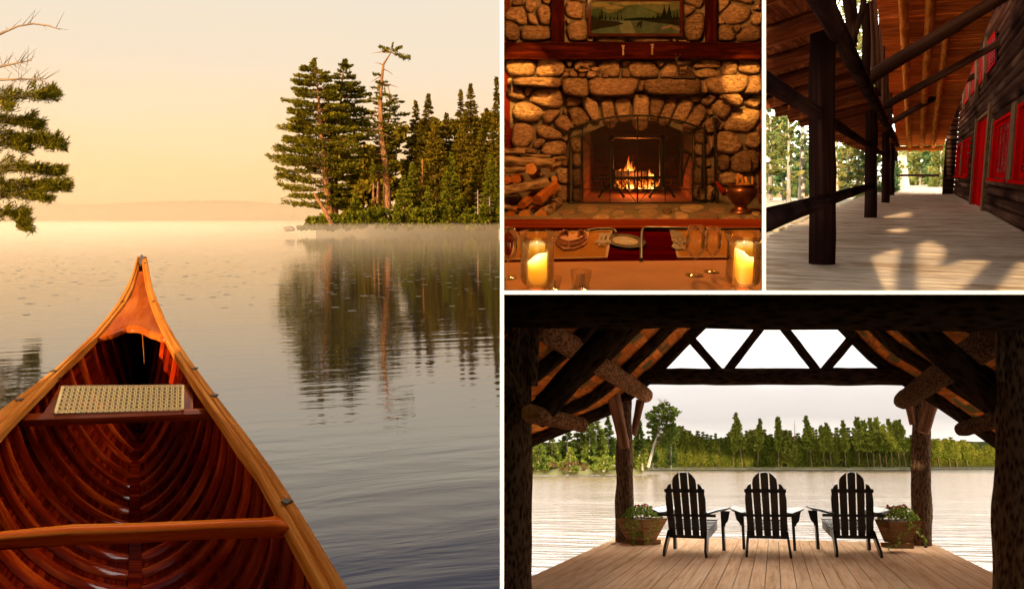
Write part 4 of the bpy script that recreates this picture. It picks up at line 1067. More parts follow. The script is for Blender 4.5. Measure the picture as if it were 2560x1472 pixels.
# deer figurine
m_iron = plain('dark_cast_iron', (.035, .018, .010), .5, metal=.5, var=.3)
dz = DW - LO_ - .05; D_ = lambda x, y, d=0.0: FR.vp(*q_('B', x, y), dz + d)
mb = MB(); s4 = dz / F / 4.044
mb.tube([D_(452, 650), D_(480, 648), D_(520, 652), D_(565, 640), D_(592, 640)], [20 * s4, 32 * s4, 27 * s4, 26 * s4, 12 * s4], 8)
mb.tube([D_(470, 655), D_(455, 625), D_(452, 600)], [18 * s4, 12 * s4, 9 * s4], 7); mb.tube([D_(462, 588), D_(440, 596), D_(428, 602)], [10 * s4, 9 * s4, 4 * s4], 7)
for d_, pts in ((.012, [(462, 665), (455, 710), (448, 740), (430, 775)]), (-.012, [(470, 670), (476, 710), (466, 745), (460, 772)]), (.012, [(575, 655), (590, 690), (604, 712), (622, 742)]), (-.012, [(560, 660), (565, 700), (556, 730), (545, 758)])):
    mb.tube([D_(x, y, d_) for x, y in pts], [11 * s4, 7 * s4, 5 * s4, 4 * s4], 6)
for sd in (-.02, .02):
    mb.tube([D_(458, 588), D_(450, 572, sd * .6), D_(440, 555, sd), D_(448, 540, sd)], [3.5 * s4, 3.5 * s4, 3 * s4, 1.5 * s4], 5); mb.tube([D_(464, 588), D_(482, 575, sd), D_(490, 556, sd), D_(480, 542, sd)], [3.5 * s4, 3.5 * s4, 3 * s4, 1.5 * s4], 5); mb.tube([D_(446, 566, sd), D_(432, 556, sd)], 2.2 * s4, 4); mb.tube([D_(488, 565, sd), D_(500, 552, sd)], 2.2 * s4, 4)
mb.prism([D_(x, y, -.03) for x, y in ((402, 790), (420, 775), (470, 770), (530, 762), (570, 752), (600, 742), (632, 742), (628, 765), (645, 792))], Vector((0, .06, 0)))
o = mb.build('deer_figurine', m_iron); tag(o, 'dark iron standing stag figurine on the stone mantel', 'figurine')
# ---- fire screen, andirons, grate, logs, flames
m_wire = plain('black_iron', (.018, .014, .012), .55, metal=.6, var=.2)
m, nt, out = newmat('fine_fire_mesh'); b_ = nd(nt, 'ShaderNodeBsdfPrincipled', {'Base Color': (.02, .012, .008, 1), 'Roughness': .6, 'Metallic': .5}); tr = nt.nodes.new('ShaderNodeBsdfTransparent'); mx = nd(nt, 'ShaderNodeMixShader', {0: .30}); nt.links.new(tr.outputs[0], mx.inputs[1]); nt.links.new(b_.outputs[0], mx.inputs[2]); nt.links.new(mx.outputs[0], out.inputs[0]); m_mesh = m
ds = DW - .14; V_ = lambda x, y, d=0.0: FR.vp(x, y, ds + d)
screen = thing('fire_screen', 'black iron fire screen with an arched top and crossed bars', 'fire screen', FR.pl(1595, 508, HH))
def rod(pts, r=.006, nm='screen_bar'): mb = MB(); mb.tube([V_(*p) for p in pts], r, 6); mb.build(nm, m_wire, screen)
top = [(1424 + (1760 - 1424) * i / 20, 289 + 34 * ((i - 10) / 10) ** 2 * (1 + .0)) for i in range(21)]
rod(top, .009, 'arched_rim'); rod([(1424, 322), (1423, 508)], .009, 'side_bar'); rod([(1760, 322), (1764, 508)], .009, 'side_bar'); rod([(1423, 508), (1764, 508)], .009, 'bottom_bar')
for x in (1456.5, 1525, 1594, 1663, 1731.5): rod([(x, 292 + 32 * ((x - 1592) / 168) ** 2), (x, 508)], .0075 if x == 1594 else .0045)
rod([(1455, 340), (1590, 505)], .004); rod([(1598, 505), (1728, 345)], .004); rod([(1424, 462), (1456, 473), (1731, 474), (1764, 462)], .0045)
mb = MB(); P = [V_(*p, .002) for p in top] + [V_(1764, 508, .002), V_(1423, 508, .002)]; mb.add(P, [tuple(range(len(P)))[::-1]]); mb.build('mesh_curtain', m_mesh, screen)
da = DW + .30; A2 = lambda im, x, y, d=0.0: FR.vp(*q_(im, x, y), da + d); k4 = da / F / 4.044
for im, xs_, lab in (('C', 1085, 'left'), ('D', 303, 'right')):
    mb = MB(); mb.tube([A2(im, xs_, -30), A2(im, xs_, 20), A2(im, xs_, 200), A2(im, xs_, 380), A2(im, xs_, 440)], [18 * k4, 28 * k4, 24 * k4, 26 * k4, 48 * k4], 8)
    a = thing('andiron', f'tall black iron andiron on the {lab} side of the fire', 'andiron', A2(im, xs_, 470), 'pair of andirons'); mb.build('column', m_wire, a)
    mb = MB(); mb.lathe([(0.001, .0), (24 * k4, 18 * k4), (30 * k4, 40 * k4), (18 * k4, 62 * k4), (.001, 70 * k4)], A2(im, xs_, -20), up=FR.u, n=10); mb.build('finial', m_wire, a)
    for s_ in (-1, 1):
        mb = MB(); mb.tube([A2(im, xs_ + s_ * 20, 440), A2(im, xs_ + s_ * 65, 455), A2(im, xs_ + s_ * 95, 480), A2(im, xs_ + s_ * 112, 515), A2(im, xs_ + s_ * 130, 540)], [26 * k4, 20 * k4, 14 * k4, 11 * k4, 15 * k4], 7); mb.build('leg', m_wire, a)
gr = thing('fire_grate', 'iron grate holding the burning logs between the andirons', 'fire grate', FR.vp(1590, 470, DW + .5))
mb = MB(); mb.tube([A2('C', 890, 350), A2('C', 1294 + 445, 335)], 14 * k4, 8); mb.build('front_bar', m_wire, gr)
for x in list(range(1125, 1560, 66)): mb = MB(); mb.tube([A2('C', x, 255), A2('C', x, 450)], 7 * k4, 6); mb.build('tine', m_wire, gr)
for x in (980, 1294 + 400): mb = MB(); mb.tube([A2('C', x, 350), A2('C', x, 440)], 8 * k4, 6); mb.tube([A2('C', x, 430), A2('C', x + (70 if x < 1200 else -70), 430)], 6 * k4, 6); mb.build('support', m_wire, gr)
mb = MB(); mb.tube([FR.vp(*q_('A', 1050, 1388), DW + .35), FR.vp(*q_('B', 365, 1390), DW + .35)], .012, 6); tag(mb.build('crane_rod', plain('worn_steel', (.25, .2, .17), .4, metal=.8)), 'thin steel rod across the top of the firebox', 'rod')
m_char = plain('charred_log', (.03, .018, .012), .9, var=.6, ns=14, bump=.8)
m, nt, out = newmat('glowing_embers'); tc = nd(nt, 'ShaderNodeTexCoord').outputs['Object']; n1 = nd(nt, 'ShaderNodeTexNoise', {'Vector': tc, 'Scale': 26.0, 'Detail': 6.0, 'Roughness': .8}).outputs[0]
e = nd(nt, 'ShaderNodeEmission', {'Color': ramp(nt, n1, [(.42, (.05, .004, .0)), (.52, (1, .10, .005)), (.62, (1, .42, .04)), (.75, (1, .8, .35))]), 'Strength': ramp(nt, n1, [(.40, (.02, .02, .02)), (.55, (.8, .8, .8)), (.72, (3, 3, 3))])}); nt.links.new(e.outputs[0], out.inputs[0]); m_ember = m
df = DW + .62; A3 = lambda x, y, d=0.0: FR.vp(*q_('C', x, y), df + d); k5 = df / F / 4.044
for i, (x0, y0, x1, y1, r_, lb) in enumerate(((1125, 300, 1290 + 160, 310, 34, 'top charred log lying across the flames'), (1110, 395, 1300, 385, 28, 'lower left burning log in the grate'), (1290, 400, 1560, 395, 28, 'lower right burning log in the grate'))):
    mb = MB(); mb.tube([A3(x0, y0, .1 * i), A3((x0 + x1) / 2, (y0 + y1) / 2, .1 * i), A3(x1, y1, .1 * i)], r_ * k5, 9, jit=.4); tag(mb.build('burning_log', m_char), lb, 'log', 'logs on the fire')
its = MB()
for i in range(170):
    x = RN.uniform(1110, 1570); y = RN.uniform(370, 450); c = A3(x, y, RN.uniform(-.15, .25)); r_ = RN.uniform(.015, .035)
    its.add([c + Vector((RN.uniform(-1, 1), RN.uniform(-1, 1), RN.uniform(-1, 1))) * r_ for _ in range(4)], [(0, 1, 2), (0, 2, 3), (0, 3, 1), (1, 3, 2)])
o = its.build('embers', m_ember); tag(o, label='glowing embers under the grate', kind='stuff')
m, nt, out = newmat('flame'); uv = nd(nt, 'ShaderNodeUVMap', uv_map='UVMap').outputs[0]; sy = nd(nt, 'ShaderNodeSeparateXYZ', {0: uv}).outputs[1]; tc = nd(nt, 'ShaderNodeTexCoord').outputs['Object']
n1 = nd(nt, 'ShaderNodeTexNoise', {'Vector': nd(nt, 'ShaderNodeMapping', {'Vector': tc, 'Scale': (14, 14, 4)}).outputs[0], 'Scale': 1.0, 'Detail': 4.0}).outputs[0]
f_ = math_(nt, 'ADD', sy, math_(nt, 'MULTIPLY', math_(nt, 'SUBTRACT', n1, .5), .9))
e = nd(nt, 'ShaderNodeEmission', {'Color': ramp(nt, f_, [(.0, (1, .62, .16)), (.45, (1, .30, .03)), (.9, (1, .10, .008))]), 'Strength': ramp(nt, f_, [(0, (4.0,) * 3), (.5, (1.6,) * 3), (1, (.5,) * 3)])})
tr = nt.nodes.new('ShaderNodeBsdfTransparent'); lw = nt.nodes.new('ShaderNodeLayerWeight'); lw.inputs[0].default_value = .45
mx = nd(nt, 'ShaderNodeMixShader', {0: math_(nt, 'MAXIMUM', math_(nt, 'MULTIPLY', f_, .85), math_(nt, 'MULTIPLY', lw.outputs['Facing'], 1.0))}); nt.links.new(e.outputs[0], mx.inputs[1]); nt.links.new(tr.outputs[0], mx.inputs[2]); nt.links.new(mx.outputs[0], out.inputs[0]); m_flame = m
fire = thing('fire', 'log fire with orange flames and embers burning in the firebox', 'fire', FR.vp(1590, 470, df))
for i in range(26):
    if i < 10: x, yb, yt = [(1265, 320, 120), (1230, 330, 200), (1290, 320, 170), (1175, 300, 245), (1150, 300, 262), (1310, 330, 225), (1350, 330, 262), (1470, 330, 250), (1500, 330, 290), (1400, 300, 270)][i]; w_ = 16
    else: x = RN.uniform(1115, 1565); yb = 445; yt = yb - RN.uniform(35, 90); w_ = RN.uniform(10, 18)
    if i in (10, 11, 12): x = 1480 + (i - 11) * 14; yt = 340; w_ = 18
    ph = RN.random() * 6; pts = []; rr = []
    for k in range(8):
        t_ = k / 7; pts.append(A3(x + sin(t_ * 4 + ph) * 12 * t_, yb + (yt - yb) * t_, RN.uniform(-.05, .05) if k == 0 else 0)); rr.append(w_ * k5 * (1.0 - t_) ** .8 * (1 + .5 * sin(t_ * 3)) + .002)
    mb = MB(); mb.tube(pts, rr, 8, cap=False); n0 = len(pts)
    mb.uv = [[(a, (b_k // 8 + (1 if j in (2, 3) else 0)) / 7) for j, (a, _) in enumerate(q)] for b_k, q in enumerate(mb.uv)]
    mb.build('flame', m_flame, fire)
def point(name, p, e_, col, r_=.05):
    l = bpy.data.lights.new(name, 'POINT'); l.energy = e_; l.color = col; l.shadow_soft_size = r_; o = bpy.data.objects.new(name, l); COL.objects.link(o); o.location = p; return o
point('firelight', FR.vp(1590, 440, DW + .55), 13, (1, .26, .045), .12)
# fire tools
def tool(name, label, segs, cat, dd=-.10):
    mb = MB()
    for im, pts, r_ in segs: mb.tube([FR.vp(*q_(im, x, y), DW + dd) for x, y in pts], r_, 6)
    o = mb.build(name, m_wire); tag(o, label, cat); return o
tool('fire_fork', 'long handled iron fork hanging right of the screen', [('B', [(840, 1190), (840, 1215)], .024), ('B', [(842, 1230), (840, 1456)], .014), ('D', [(840, 0), (842, 450)], .011), ('D', [(842, 450), (812, 485), (806, 560), (795, 615)], .008), ('D', [(842, 450), (872, 490), (868, 540), (858, 615)], .008), ('D', [(842, 450), (838, 570)], .008)], 'fire tool')
tool('poker', 'iron poker standing at the right edge of the fire screen', [('B', [(738, 1270), (736, 1456)], .010), ('D', [(722, 0), (708, 430)], .015), ('D', [(708, 430), (680, 450), (660, 500)], .012)], 'fire tool')
tool('fire_tongs', 'iron tongs leaning on the right brick side inside the firebox', [('D', [(500, -20), (500, 430)], .012), ('D', [(575, 120), (495, 370)], .012), ('D', [(495, 60), (600, 110), (700, 130)], .018)], 'fire tool', dd=.12)
# copper pot with kindling
m_cop = plain('old_copper', (.20, .075, .035), .32, metal=.85, var=.4, ns=5)
pc_ = FR.pl(*q_('D', 1095, 700), HH); ks = pc_.y / F / 4.044
pot = thing('copper_pot', 'old copper cauldron holding kindling at the right of the hearth', 'pot', pc_)
prf = [(0, 0), (112, 2), (118, 12), (95, 30), (60, 60), (62, 80), (95, 110), (135, 165), (152, 215), (150, 245), (128, 268), (118, 276), (150, 292), (152, 298), (112, 282), (100, 240), (80, 120), (0, 100)]
mb = MB(); mb.lathe([(a * ks, b * ks) for a, b in prf], pc_, up=FR.u, n=28); mb.build('pot_body', m_cop, pot)
for s_ in (-1, 1): mb = MB(); mb.tube([pc_ + FR.r * s_ * 145 * ks + FR.u * 250 * ks, pc_ + FR.r * s_ * 182 * ks + FR.u * 245 * ks, pc_ + FR.r * s_ * 178 * ks + FR.u * 215 * ks, pc_ + FR.r * s_ * 150 * ks + FR.u * 215 * ks], .006, 6); mb.build('handle', m_cop, pot)
m_kind = wood('split_pine', S(120, 70, 30), S(190, 130, 66), S(225, 170, 100), 6, 60, rough=.7, var=.3)
kl = ['pale flat', 'thick orange', 'short square', 'small slanted', 'low brown', 'slim dark']
for i, (x0, y0, x1, y1, w_) in enumerate(((1060, 440, 1075, 300, 22), (1110, 430, 1100, 315, 34), (1150, 430, 1145, 335, 30), (1080, 430, 1118, 385, 26), (1190, 430, 1160, 380, 22), (1215, 430, 1212, 330, 16))):
    a = FR.vp(*q_('D', x0, y0), FR.loc(pc_).y + .03 * (i % 3 - 1)); b = FR.vp(*q_('D', x1, y1), FR.loc(pc_).y + .05 * (i % 3 - 1)); mb = MB(); mb.bar(a, b, w_ * ks, w_ * ks * .6, up=FR.f); tag(mb.build('kindling', m_kind), f'{kl[i]} stick of kindling standing in the copper pot', 'kindling', 'kindling in the copper pot')
mb = MB(); mb.tube([FR.vp(*q_('D', 1215, 440), DW - .1), FR.vp(*q_('D', 1210, 300), DW - .1), FR.vp(*q_('D', 1205, 150), DW - .1)], [.016, .009, .005], 6); tag(mb.build('poker', m_wire), 'thin iron rod standing up out of the copper pot', 'fire tool')
mb = MB(); mb.tube([FR.vp(*q_('D', 940, 500), DW - .3), FR.vp(*q_('D', 900, 450), DW - .25), FR.vp(*q_('D', 850, 385), DW - .2)], [.03, .022, .012], 6); tag(mb.build('bellows_handle', m_redw), 'red wooden handle leaning against the copper pot', 'handle')
# ---- woodpile
m_log = bark('firewood_bark', (.07, .04, .022), (.30, .20, .12), 16, .9); m_end = wood('log_end', S(100, 62, 32), S(160, 110, 62), S(186, 136, 84), 12, 12, rough=.75, var=.25)
m_split = wood('split_wood', S(74, 38, 18), S(134, 78, 40), S(170, 110, 60), 3, 30, rough=.75, bump=.5, var=.3)
def flog(pts, r_, lab, d0, d1, split=False, n=11):
    dc = DW - .75; kk = (dc) / F / 4.044; (xa, ya), (xb, yb) = pts
    a = FR.vp(*q_('C', xa, ya), dc + d0); b = FR.vp(*q_('C', xb, yb), dc + d1); mb = MB()
    if split:
        d = (b - a).normalized(); x = d.cross(FR.u).normalized(); y = x.cross(d); R_ = r_ * kk * 1.15
        sh = [(-1, -.7), (.2, -.95), (1.0, -.5), (.7, .5), (-.1, .95), (-.8, .3)]
        A = [a + x * p * R_ + y * q * R_ for p, q in sh]; mb.prism(A, b - a, L=d)
        o = mb.build('firewood', m_split)
    else:
        m_ = 5; mb.tube([a.lerp(b, i / m_) for i in range(m_ + 1)], [r_ * kk * (1 + .04 * sin(i * 2.2)) for i in range(m_ + 1)], n, jit=.28, capmi=1)
        o = mb.build('firewood', [m_log, m_end])
    tag(o, lab, 'firewood', 'firewood stacked left of the hearth')
FW = [((-60, 70), (212, 82), 30, 'thin bark log lying on top of the woodpile', .1, .1, 0), ((-60, 165), (488, 198), 50, 'long thick log second from the top of the woodpile', 0, 0, 0), ((180, 118), (470, 128), 18, 'slim pale stick across the top of the woodpile', .25, .25, 0),
      ((-60, 268), (212, 258), 30, 'grey log left of the round cut end', .0, .0, 0), ((272, 252), (330, 262), 56, 'short log showing a bright round cut face in the woodpile', -.12, .35, 0), ((300, 320), (380, 300), 42, 'dark bark log below the bright round cut face', .1, .4, 0),
      ((120, 348), (160, 345), 48, 'split log with an orange cut face left in the woodpile', -.05, .4, 1), ((30, 360), (60, 360), 42, 'cut log end at the far left of the woodpile', -.05, .4, 1), ((-60, 490), (440, 395), 52, 'big log sloping across the middle of the woodpile', -.15, .0, 0),
      ((510, 357), (470, 350), 33, 'small round cut end at the right of the woodpile', .1, .5, 0), ((500, 160), (620, 142), 24, 'stub of a log at the upper right of the woodpile', .2, .3, 0), ((180, 612), (285, 525), 40, 'split billet with a pale square end in the lower pile', -.2, .1, 1), ((335, 560), (520, 418), 48, 'orange split billet leaning up to the right', -.2, .1, 1),
      ((-60, 600), (150, 560), 44, 'shaggy barked log at the lower left of the pile', -.1, .1, 0), ((60, 655), (400, 640), 22, 'flat slab of wood above the bottom row', -.1, .0, 1), ((-40, 625), (90, 655), 26, 'thin bark log above the bottom left log end', -.22, -.2, 0),
      ((55, 738), (120, 700), 50, 'bottom row log end at the left edge', -.3, .4, 1), ((212, 722), (260, 690), 56, 'dark bark covered log end in the bottom row', -.3, .4, 0), ((378, 728), (548, 590), 62, 'bottom right log with a rough bark running back to the right', -.3, .45, 0), ((300, 470), (470, 480), 40, 'dark log filling the right middle of the pile', .3, .3, 0), ((20, 430), (420, 440), 50, 'hidden dark log deep in the pile', .4, .4, 0), ((380, 600), (500, 500), 36, 'dark log under the leaning orange billet', .25, .4, 0), ((480, 250), (560, 200), 36, 'dark log against the stone jamb', .35, .45, 0)]
for f_ in FW: flog((f_[0], f_[1]), f_[2], f_[3], f_[4], f_[5], f_[6])
# ---- dining table
m_tab = wood('table_mahogany', S(40, 1, 3), S(80, 5, 8), S(112, 14, 12), 1.0, 16, rough=.6, bump=.06, coat=.0, var=.2)
m_edge = wood('table_edge_wood', S(70, 22, 10), S(112, 44, 18), S(142, 68, 30), 1.0, 16, rough=.6, bump=.08, coat=.0, var=.1)
tl = lambda x, y, up=0.0: FR.pl(x, y, HT - up)
table = thing('dining_table', 'dark red wooden dining table laid for dinner before the fireplace', 'table', FR.pl(1590, 640, HT))
yy = lambda py: FR.loc(tl(1590, py)).y
XA = lambda y, px: y * (px - CX) / F / (ray(px, 640).dot(FR.f)) * 1.0
def tboard(name, py0, py1, mat, z=.0, th=.035, xa=1261.5, xb=1903.5):
    y0, y1 = yy(py0), yy(py1); mb = MB(); P = []
    for zz in (-HT + z - th, -HT + z):
        for (px, y) in ((xa, y0), (xb, y0), (xb, y1), (xa, y1)):
            r = FR.loc(ray(px, CY)); r2 = FR.w(0, y, zz); Yd = r2.y; P.append(Vector(((px - CX) / F * Yd, r2.y, r2.z)))
    mb.hexa(P, L=FR.r); return mb.build(name, mat, table)
for a, b in ((724, 668), (667.5, 645.5), (645, 624), (623.5, 604), (603.5, 589), (588.6, 577.5)): tboard('table_board', a, b, m_tab)
tboard('table_edge', 577.2, 555, m_edge, z=.012)
for px in (1300, 1860):
    a = tl(px, 585); mb = MB(); b = Vector((a.x, a.y, .012)); mb.bar(a - FR.u * .035, Vector((a.x, a.y + .0, .02)), .06, .06); mb.build('leg', m_tab, table)
m_cloth = plain('peach_tablecloth', (.70, .38, .21), .8, spec=0, var=.10, ns=5, bump=.15)
mb = MB(); rows = []
for i in range(14):
    py = 652 + (724.5 - 652) * i / 13
    rows.append([tl(1262 + (1903 - 1262) * k / 60, py + (4 - 7 * k / 60) * (1 - i / 13), .004 + .0015 * (1 + noise.noise(Vector((k * .35, i * .9, 0)))) * (i > 0)) for k in range(61)])
mb.grid(rows); rows0 = rows[0]; mb.grid([[p - FR.u * .004 for p in rows0], rows0], smooth=False); o = mb.build('tablecloth', m_cloth); tag(o, 'peach coloured cloth runner spread over the near side of the table', 'tablecloth')
m_mat = plain('woven_placemat', (.52, .24, .06), .8, spec=0, var=.12, ns=90, bump=.5); m_hem = plain('placemat_hem', (.55, .34, .16), .8, var=.1)
def placemat(P, lab):
    r = thing('placemat', lab, 'placemat', tl(*P[0]), 'woven placemats on the table'); Q = [tl(*p, .0035) for p in P]; mb = MB(); mb.hexa([q - FR.u * .003 for q in Q] + Q); mb.build('mat', m_mat, r)
    mb = MB(); c = base_of(Q); Qi = [c + (q - c) * .955 for q in Q]
    for i in range(4): j = (i + 1) % 4; mb.add([Q[i] + FR.u * .001, Q[j] + FR.u * .001, Qi[j] + FR.u * .001, Qi[i] + FR.u * .001], [(0, 1, 2, 3)])
    mb.build('hem', m_hem, r)
placemat([q_('C', 60, 1172), q_('C', 1045, 1150), q_('C', 1098, 872), q_('C', 120, 892)], 'woven orange placemat left, under the heart folded napkin')
placemat([q_('D', 460, 1150), q_('D', 1288, 1142), q_('D', 1288, 866), q_('D', 378, 868)], 'woven orange placemat right, under the wine glasses')
m_nap = plain('linen_napkin', (.70, .42, .27), .85, spec=0, var=.08, ns=20, bump=.1)
nap = thing('napkin', 'linen napkin folded into a heart on the left placemat', 'napkin', tl(*q_('C', 690, 980)))
def ribbon(pts, w_, h_, nm='fold'):
    mb = MB(); P = [tl(*q_('C', *p), .006) for p in pts]; rows = [[p, p + FR.u * h_, p + FR.u * h_ + FR.f * w_, p + FR.f * w_] for p in P]; mb.grid(rows, smooth=False); mb.build(nm, m_nap, nap)
mb = MB(); HP = [(520, 990), (535, 945), (580, 930), (600, 880), (650, 900), (690, 935), (740, 905), (870, 875), (840, 1000), (810, 1035), (720, 1070), (655, 1075), (605, 1080), (540, 1030)]
mb.prism([tl(*q_('C', *p), .005) for p in HP], FR.u * .006); mb.build('base_layer', m_nap, nap)
ribbon([(650, 1048), (575, 1020), (545, 985), (560, 955), (600, 935), (640, 930), (655, 945), (640, 950)], .006, .022); ribbon([(640, 1060), (560, 1035), (530, 990), (545, 950), (590, 928)], .005, .016)
ribbon([(655, 1048), (760, 1025), (820, 985), (825, 955), (790, 930), (755, 928), (745, 945), (770, 955)], .006, .022); ribbon([(665, 1065), (780, 1035), (838, 990), (835, 950), (800, 925)], .005, .016)
m_sil = plain('tarnished_silver', (.10, .06, .04), .3, metal=.7, var=.2, ns=40)
def cutlery(kind, im, p, q, lab):
    a, b = tl(*q_(im, *p), .006), tl(*q_(im, *q), .006); d = (b - a); L = d.length; d.normalize(); s_ = d.cross(FR.u); mb = MB()
    mb.grid([[a + d * L * t + s_ * w_ + FR.u * (.004 * sin(t * 3)), a + d * L * t - s_ * w_ + FR.u * (.004 * sin(t * 3))] for t, w_ in ((0, .006), (.05, .0095), (.2, .0075), (.45, .004), (.62, .0035), (.68, .006))])
    if kind == 'fork':
        mb.grid([[a + d * L * t + s_ * w_ + FR.u * .002, a + d * L * t - s_ * w_ + FR.u * .002] for t, w_ in ((.66, .004), (.72, .012), (.80, .0125))])
        for k in (-1.5, -.5, .5, 1.5): mb.bar(a + d * L * .80 + s_ * k * .0065 + FR.u * .002, a + d * L + s_ * k * .0065 + FR.u * .003, .0032, .002, up=FR.u)
    elif kind == 'knife': mb.grid([[a + d * L * t + s_ * w_ + FR.u * .002, a + d * L * t - s_ * .006 + FR.u * .002] for t, w_ in ((.6, .007), (.75, .011), (.92, .010), (1, -.003))])
    else: mb.grid([[a + d * L * t + s_ * w_ + FR.u * .002, a + d * L * t - s_ * w_ + FR.u * .002] for t, w_ in ((.66, .004), (.74, .014), (.85, .017), (.95, .012), (1, .004))])
    o = mb.build(kind, m_sil); tag(o, lab, kind, kind + 's beside the napkins'); return o
cutlery('fork', 'C', (985, 900), (955, 1015), 'leftmost of the three forks on the left placemat'); cutlery('fork', 'C', (1018, 905), (990, 1040), 'middle fork of the three on the left placemat'); cutlery('fork', 'C', (1063, 898), (1040, 1015), 'rightmost of the three forks on the left placemat')
cutlery('knife', 'D', (405, 870), (440, 1000), 'knife nearest the left edge of the right placemat'); cutlery('spoon', 'D', (425, 900), (462, 1070), 'dark spoon beside the knife on the right placemat'); cutlery('knife', 'D', (455, 880), (510, 1070), 'knife between the two spoons on the right placemat'); cutlery('spoon', 'D', (490, 895), (525, 1005), 'spoon next to the large wine glass')
# side plate
DP = (FR.r, FR.f, 2.3)
plate = thing('side_plate', 'small oval plate with a dark green rim and a leaf pattern between the placemats', 'plate', tl(1562.5, 603))
pr_ = .068; c = tl(1562.5, 603, .004)
m_pg = plain('green_glaze', (.02, .028, .012), .2, coat=.6); m_pcrm = plain('cream_glaze', (.60, .44, .28), .25, coat=.5, var=.05); m_pd = plain('leaf_print', (.05, .045, .02), .4)
mb = MB(); mb.lathe([(0, 0), (pr_ * .55, 0), (pr_ * .62, .001), (pr_ * .97, .003), (pr_, .0034)], c, up=FR.u, n=40, mi=1, deep=DP); mb.lathe([(pr_, .0034), (pr_ * .975, .0038), (pr_ * .62, .0022)], c, up=FR.u, n=40, mi=0, deep=DP); mb.lathe([(pr_ * .615, .0023), (pr_ * .55, .002), (0, .002)], c, up=FR.u, n=40, mi=1, deep=DP); mb.build('dish', [m_pg, m_pcrm], plate)
mb = MB()
for a in range(5):
    aa = a * 2 * pi / 5 + .3; o_ = c + FR.u * .0030 + (FR.r * cos(aa) + FR.f * 2.3 * sin(aa)) * pr_ * .27
    t1_ = FR.r * cos(aa) + FR.f * 2.3 * sin(aa); t2_ = FR.f * 2.3 * cos(aa) - FR.r * sin(aa); mb.add([o_ + t1_ * pr_ * .22 * cos(q) + t2_ * pr_ * .11 * sin(q) for q in np.linspace(0, 5.8, 12)], [tuple(range(12))])
    mb.add([o_ + FR.u * .0004 + t1_ * pr_ * .13 * cos(q) + t2_ * pr_ * .06 * sin(q) for q in np.linspace(0, 5.8, 12)], [tuple(range(12))], mi=1)
mb.build('leaf_pattern', [m_pd, m_pcrm], plate)
# chair back rim behind the table boards
m_ch = plain('dark_green_metal', (.03, .035, .018), .4, var=.2)
def tube_on(name, lab, pts, r_): mb = MB(); mb.tube([tl(*q_(im, x, y), .012) for im, x, y in pts], r_, 7); o = mb.build(name, m_ch); tag(o, lab, 'tray'); return o
tube_on('tray_rim', 'dark green rounded rim lying behind the right placemat', [('D', 95, 1165), ('D', 96, 980), ('D', 100, 890), ('D', 112, 858), ('D', 150, 846), ('D', 500, 852), ('D', 900, 862), ('D', 1290, 858)], .0048)
tube_on('tray_rim', 'dark green rounded rim lying behind the left placemat', [('C', 830, 880), ('C', 930, 862), ('C', 1080, 858), ('C', 1120, 872), ('C', 1135, 900)], .0045)
# glassware
m, nt, out = newmat('clear_glass'); lwt = nt.nodes.new('ShaderNodeFresnel'); lwt.inputs[0].default_value = 1.34
gl = nd(nt, 'ShaderNodeBsdfGlossy', {'Color': (1, .96, .9, 1), 'Roughness': .03}); tr = nd(nt, 'ShaderNodeBsdfTransparent', {'Color': (.995, .99, .98, 1)}); lw2 = nt.nodes.new('ShaderNodeLayerWeight'); lw2.inputs[0].default_value = .25
fac = math_(nt, 'MINIMUM', math_(nt, 'ADD', lwt.outputs[0], math_(nt, 'MULTIPLY', math_(nt, 'POWER', lw2.outputs['Facing'], 4.0), .25)), .7)
mx = nd(nt, 'ShaderNodeMixShader', {0: fac}); nt.links.new(tr.outputs[0], mx.inputs[1]); nt.links.new(gl.outputs[0], mx.inputs[2]); nt.links.new(mx.outputs[0], out.inputs[0]); m_glass = m
def glass(name, lab, cx, base_y, prof, cat, sc=1.0, group=None, n=32):
    """prof: (radius px, height px) in D/C zoom pixels measured at the base"""
    c = tl(cx, base_y, .006); k = c.y / F / 4.044 * sc; mb = MB(); mb.lathe([(a * k, b * k) for a, b in prof], c, up=FR.u, n=n, deep=(FR.r, FR.f, 1.5)); o = mb.build(name, m_glass); tag(o, lab, cat, group); return o
def wineprof(rf, hs_, rb, rt, ht): 
    o = [(0, 3), (rf * .9, 3), (rf, 0), (rf, 3), (rf * .5, 9), (7, 20), (5, 40), (5, hs_ - 10)]
    bowl = [(12, hs_), (rb * .6, hs_ + ht * .10), (rb * .93, hs_ + ht * .28), (rb, hs_ + ht * .45), (rb * .95, hs_ + ht * .7), (rt, hs_ + ht)]
    inn = [(a - 3, b + 1) for a, b in bowl[::-1]]; inn[-1] = (0, hs_ + 8); return o + bowl + inn
gG = 'wine glasses on the cloth'
x, y = q_('D', 628, 1325); glass('wine_glass', 'largest wine glass, nearest the right placemat corner', x, y, wineprof(92, 170, 98, 74, 330), 'wine glass', group=gG)
x, y = q_('D', 805, 1292); glass('wine_glass', 'wine glass between the largest glass and the right hurricane lantern', x, y, wineprof(82, 155, 82, 66, 300), 'wine glass', group=gG)
x, y = q_('C', 45, 1350); glass('wine_glass', 'wine glass cut off at the left edge beside the left lantern', x, y, wineprof(92, 170, 98, 74, 330), 'wine glass', group=gG)
tp_ = lambda r0, r1, h: [(0, 6), (r0 - 6, 6), (r0, 0), (r0, 4), (r1, h), (r1 - 4, h), (r0 - 8, 14), (0, 14)]
x, y = q_('C', 775, 1500); glass('tumbler', 'short clear tumbler to the right of the left candle', x, 718.5, tp_(88, 108, 170), 'tumbler', group='tumblers at the near edge')
x, y = q_('C', 480, 1500); glass('tumbler', 'short clear tumbler half in front of the left candle', x, 719.5, tp_(88, 106, 110), 'tumbler', group='tumblers at the near edge')
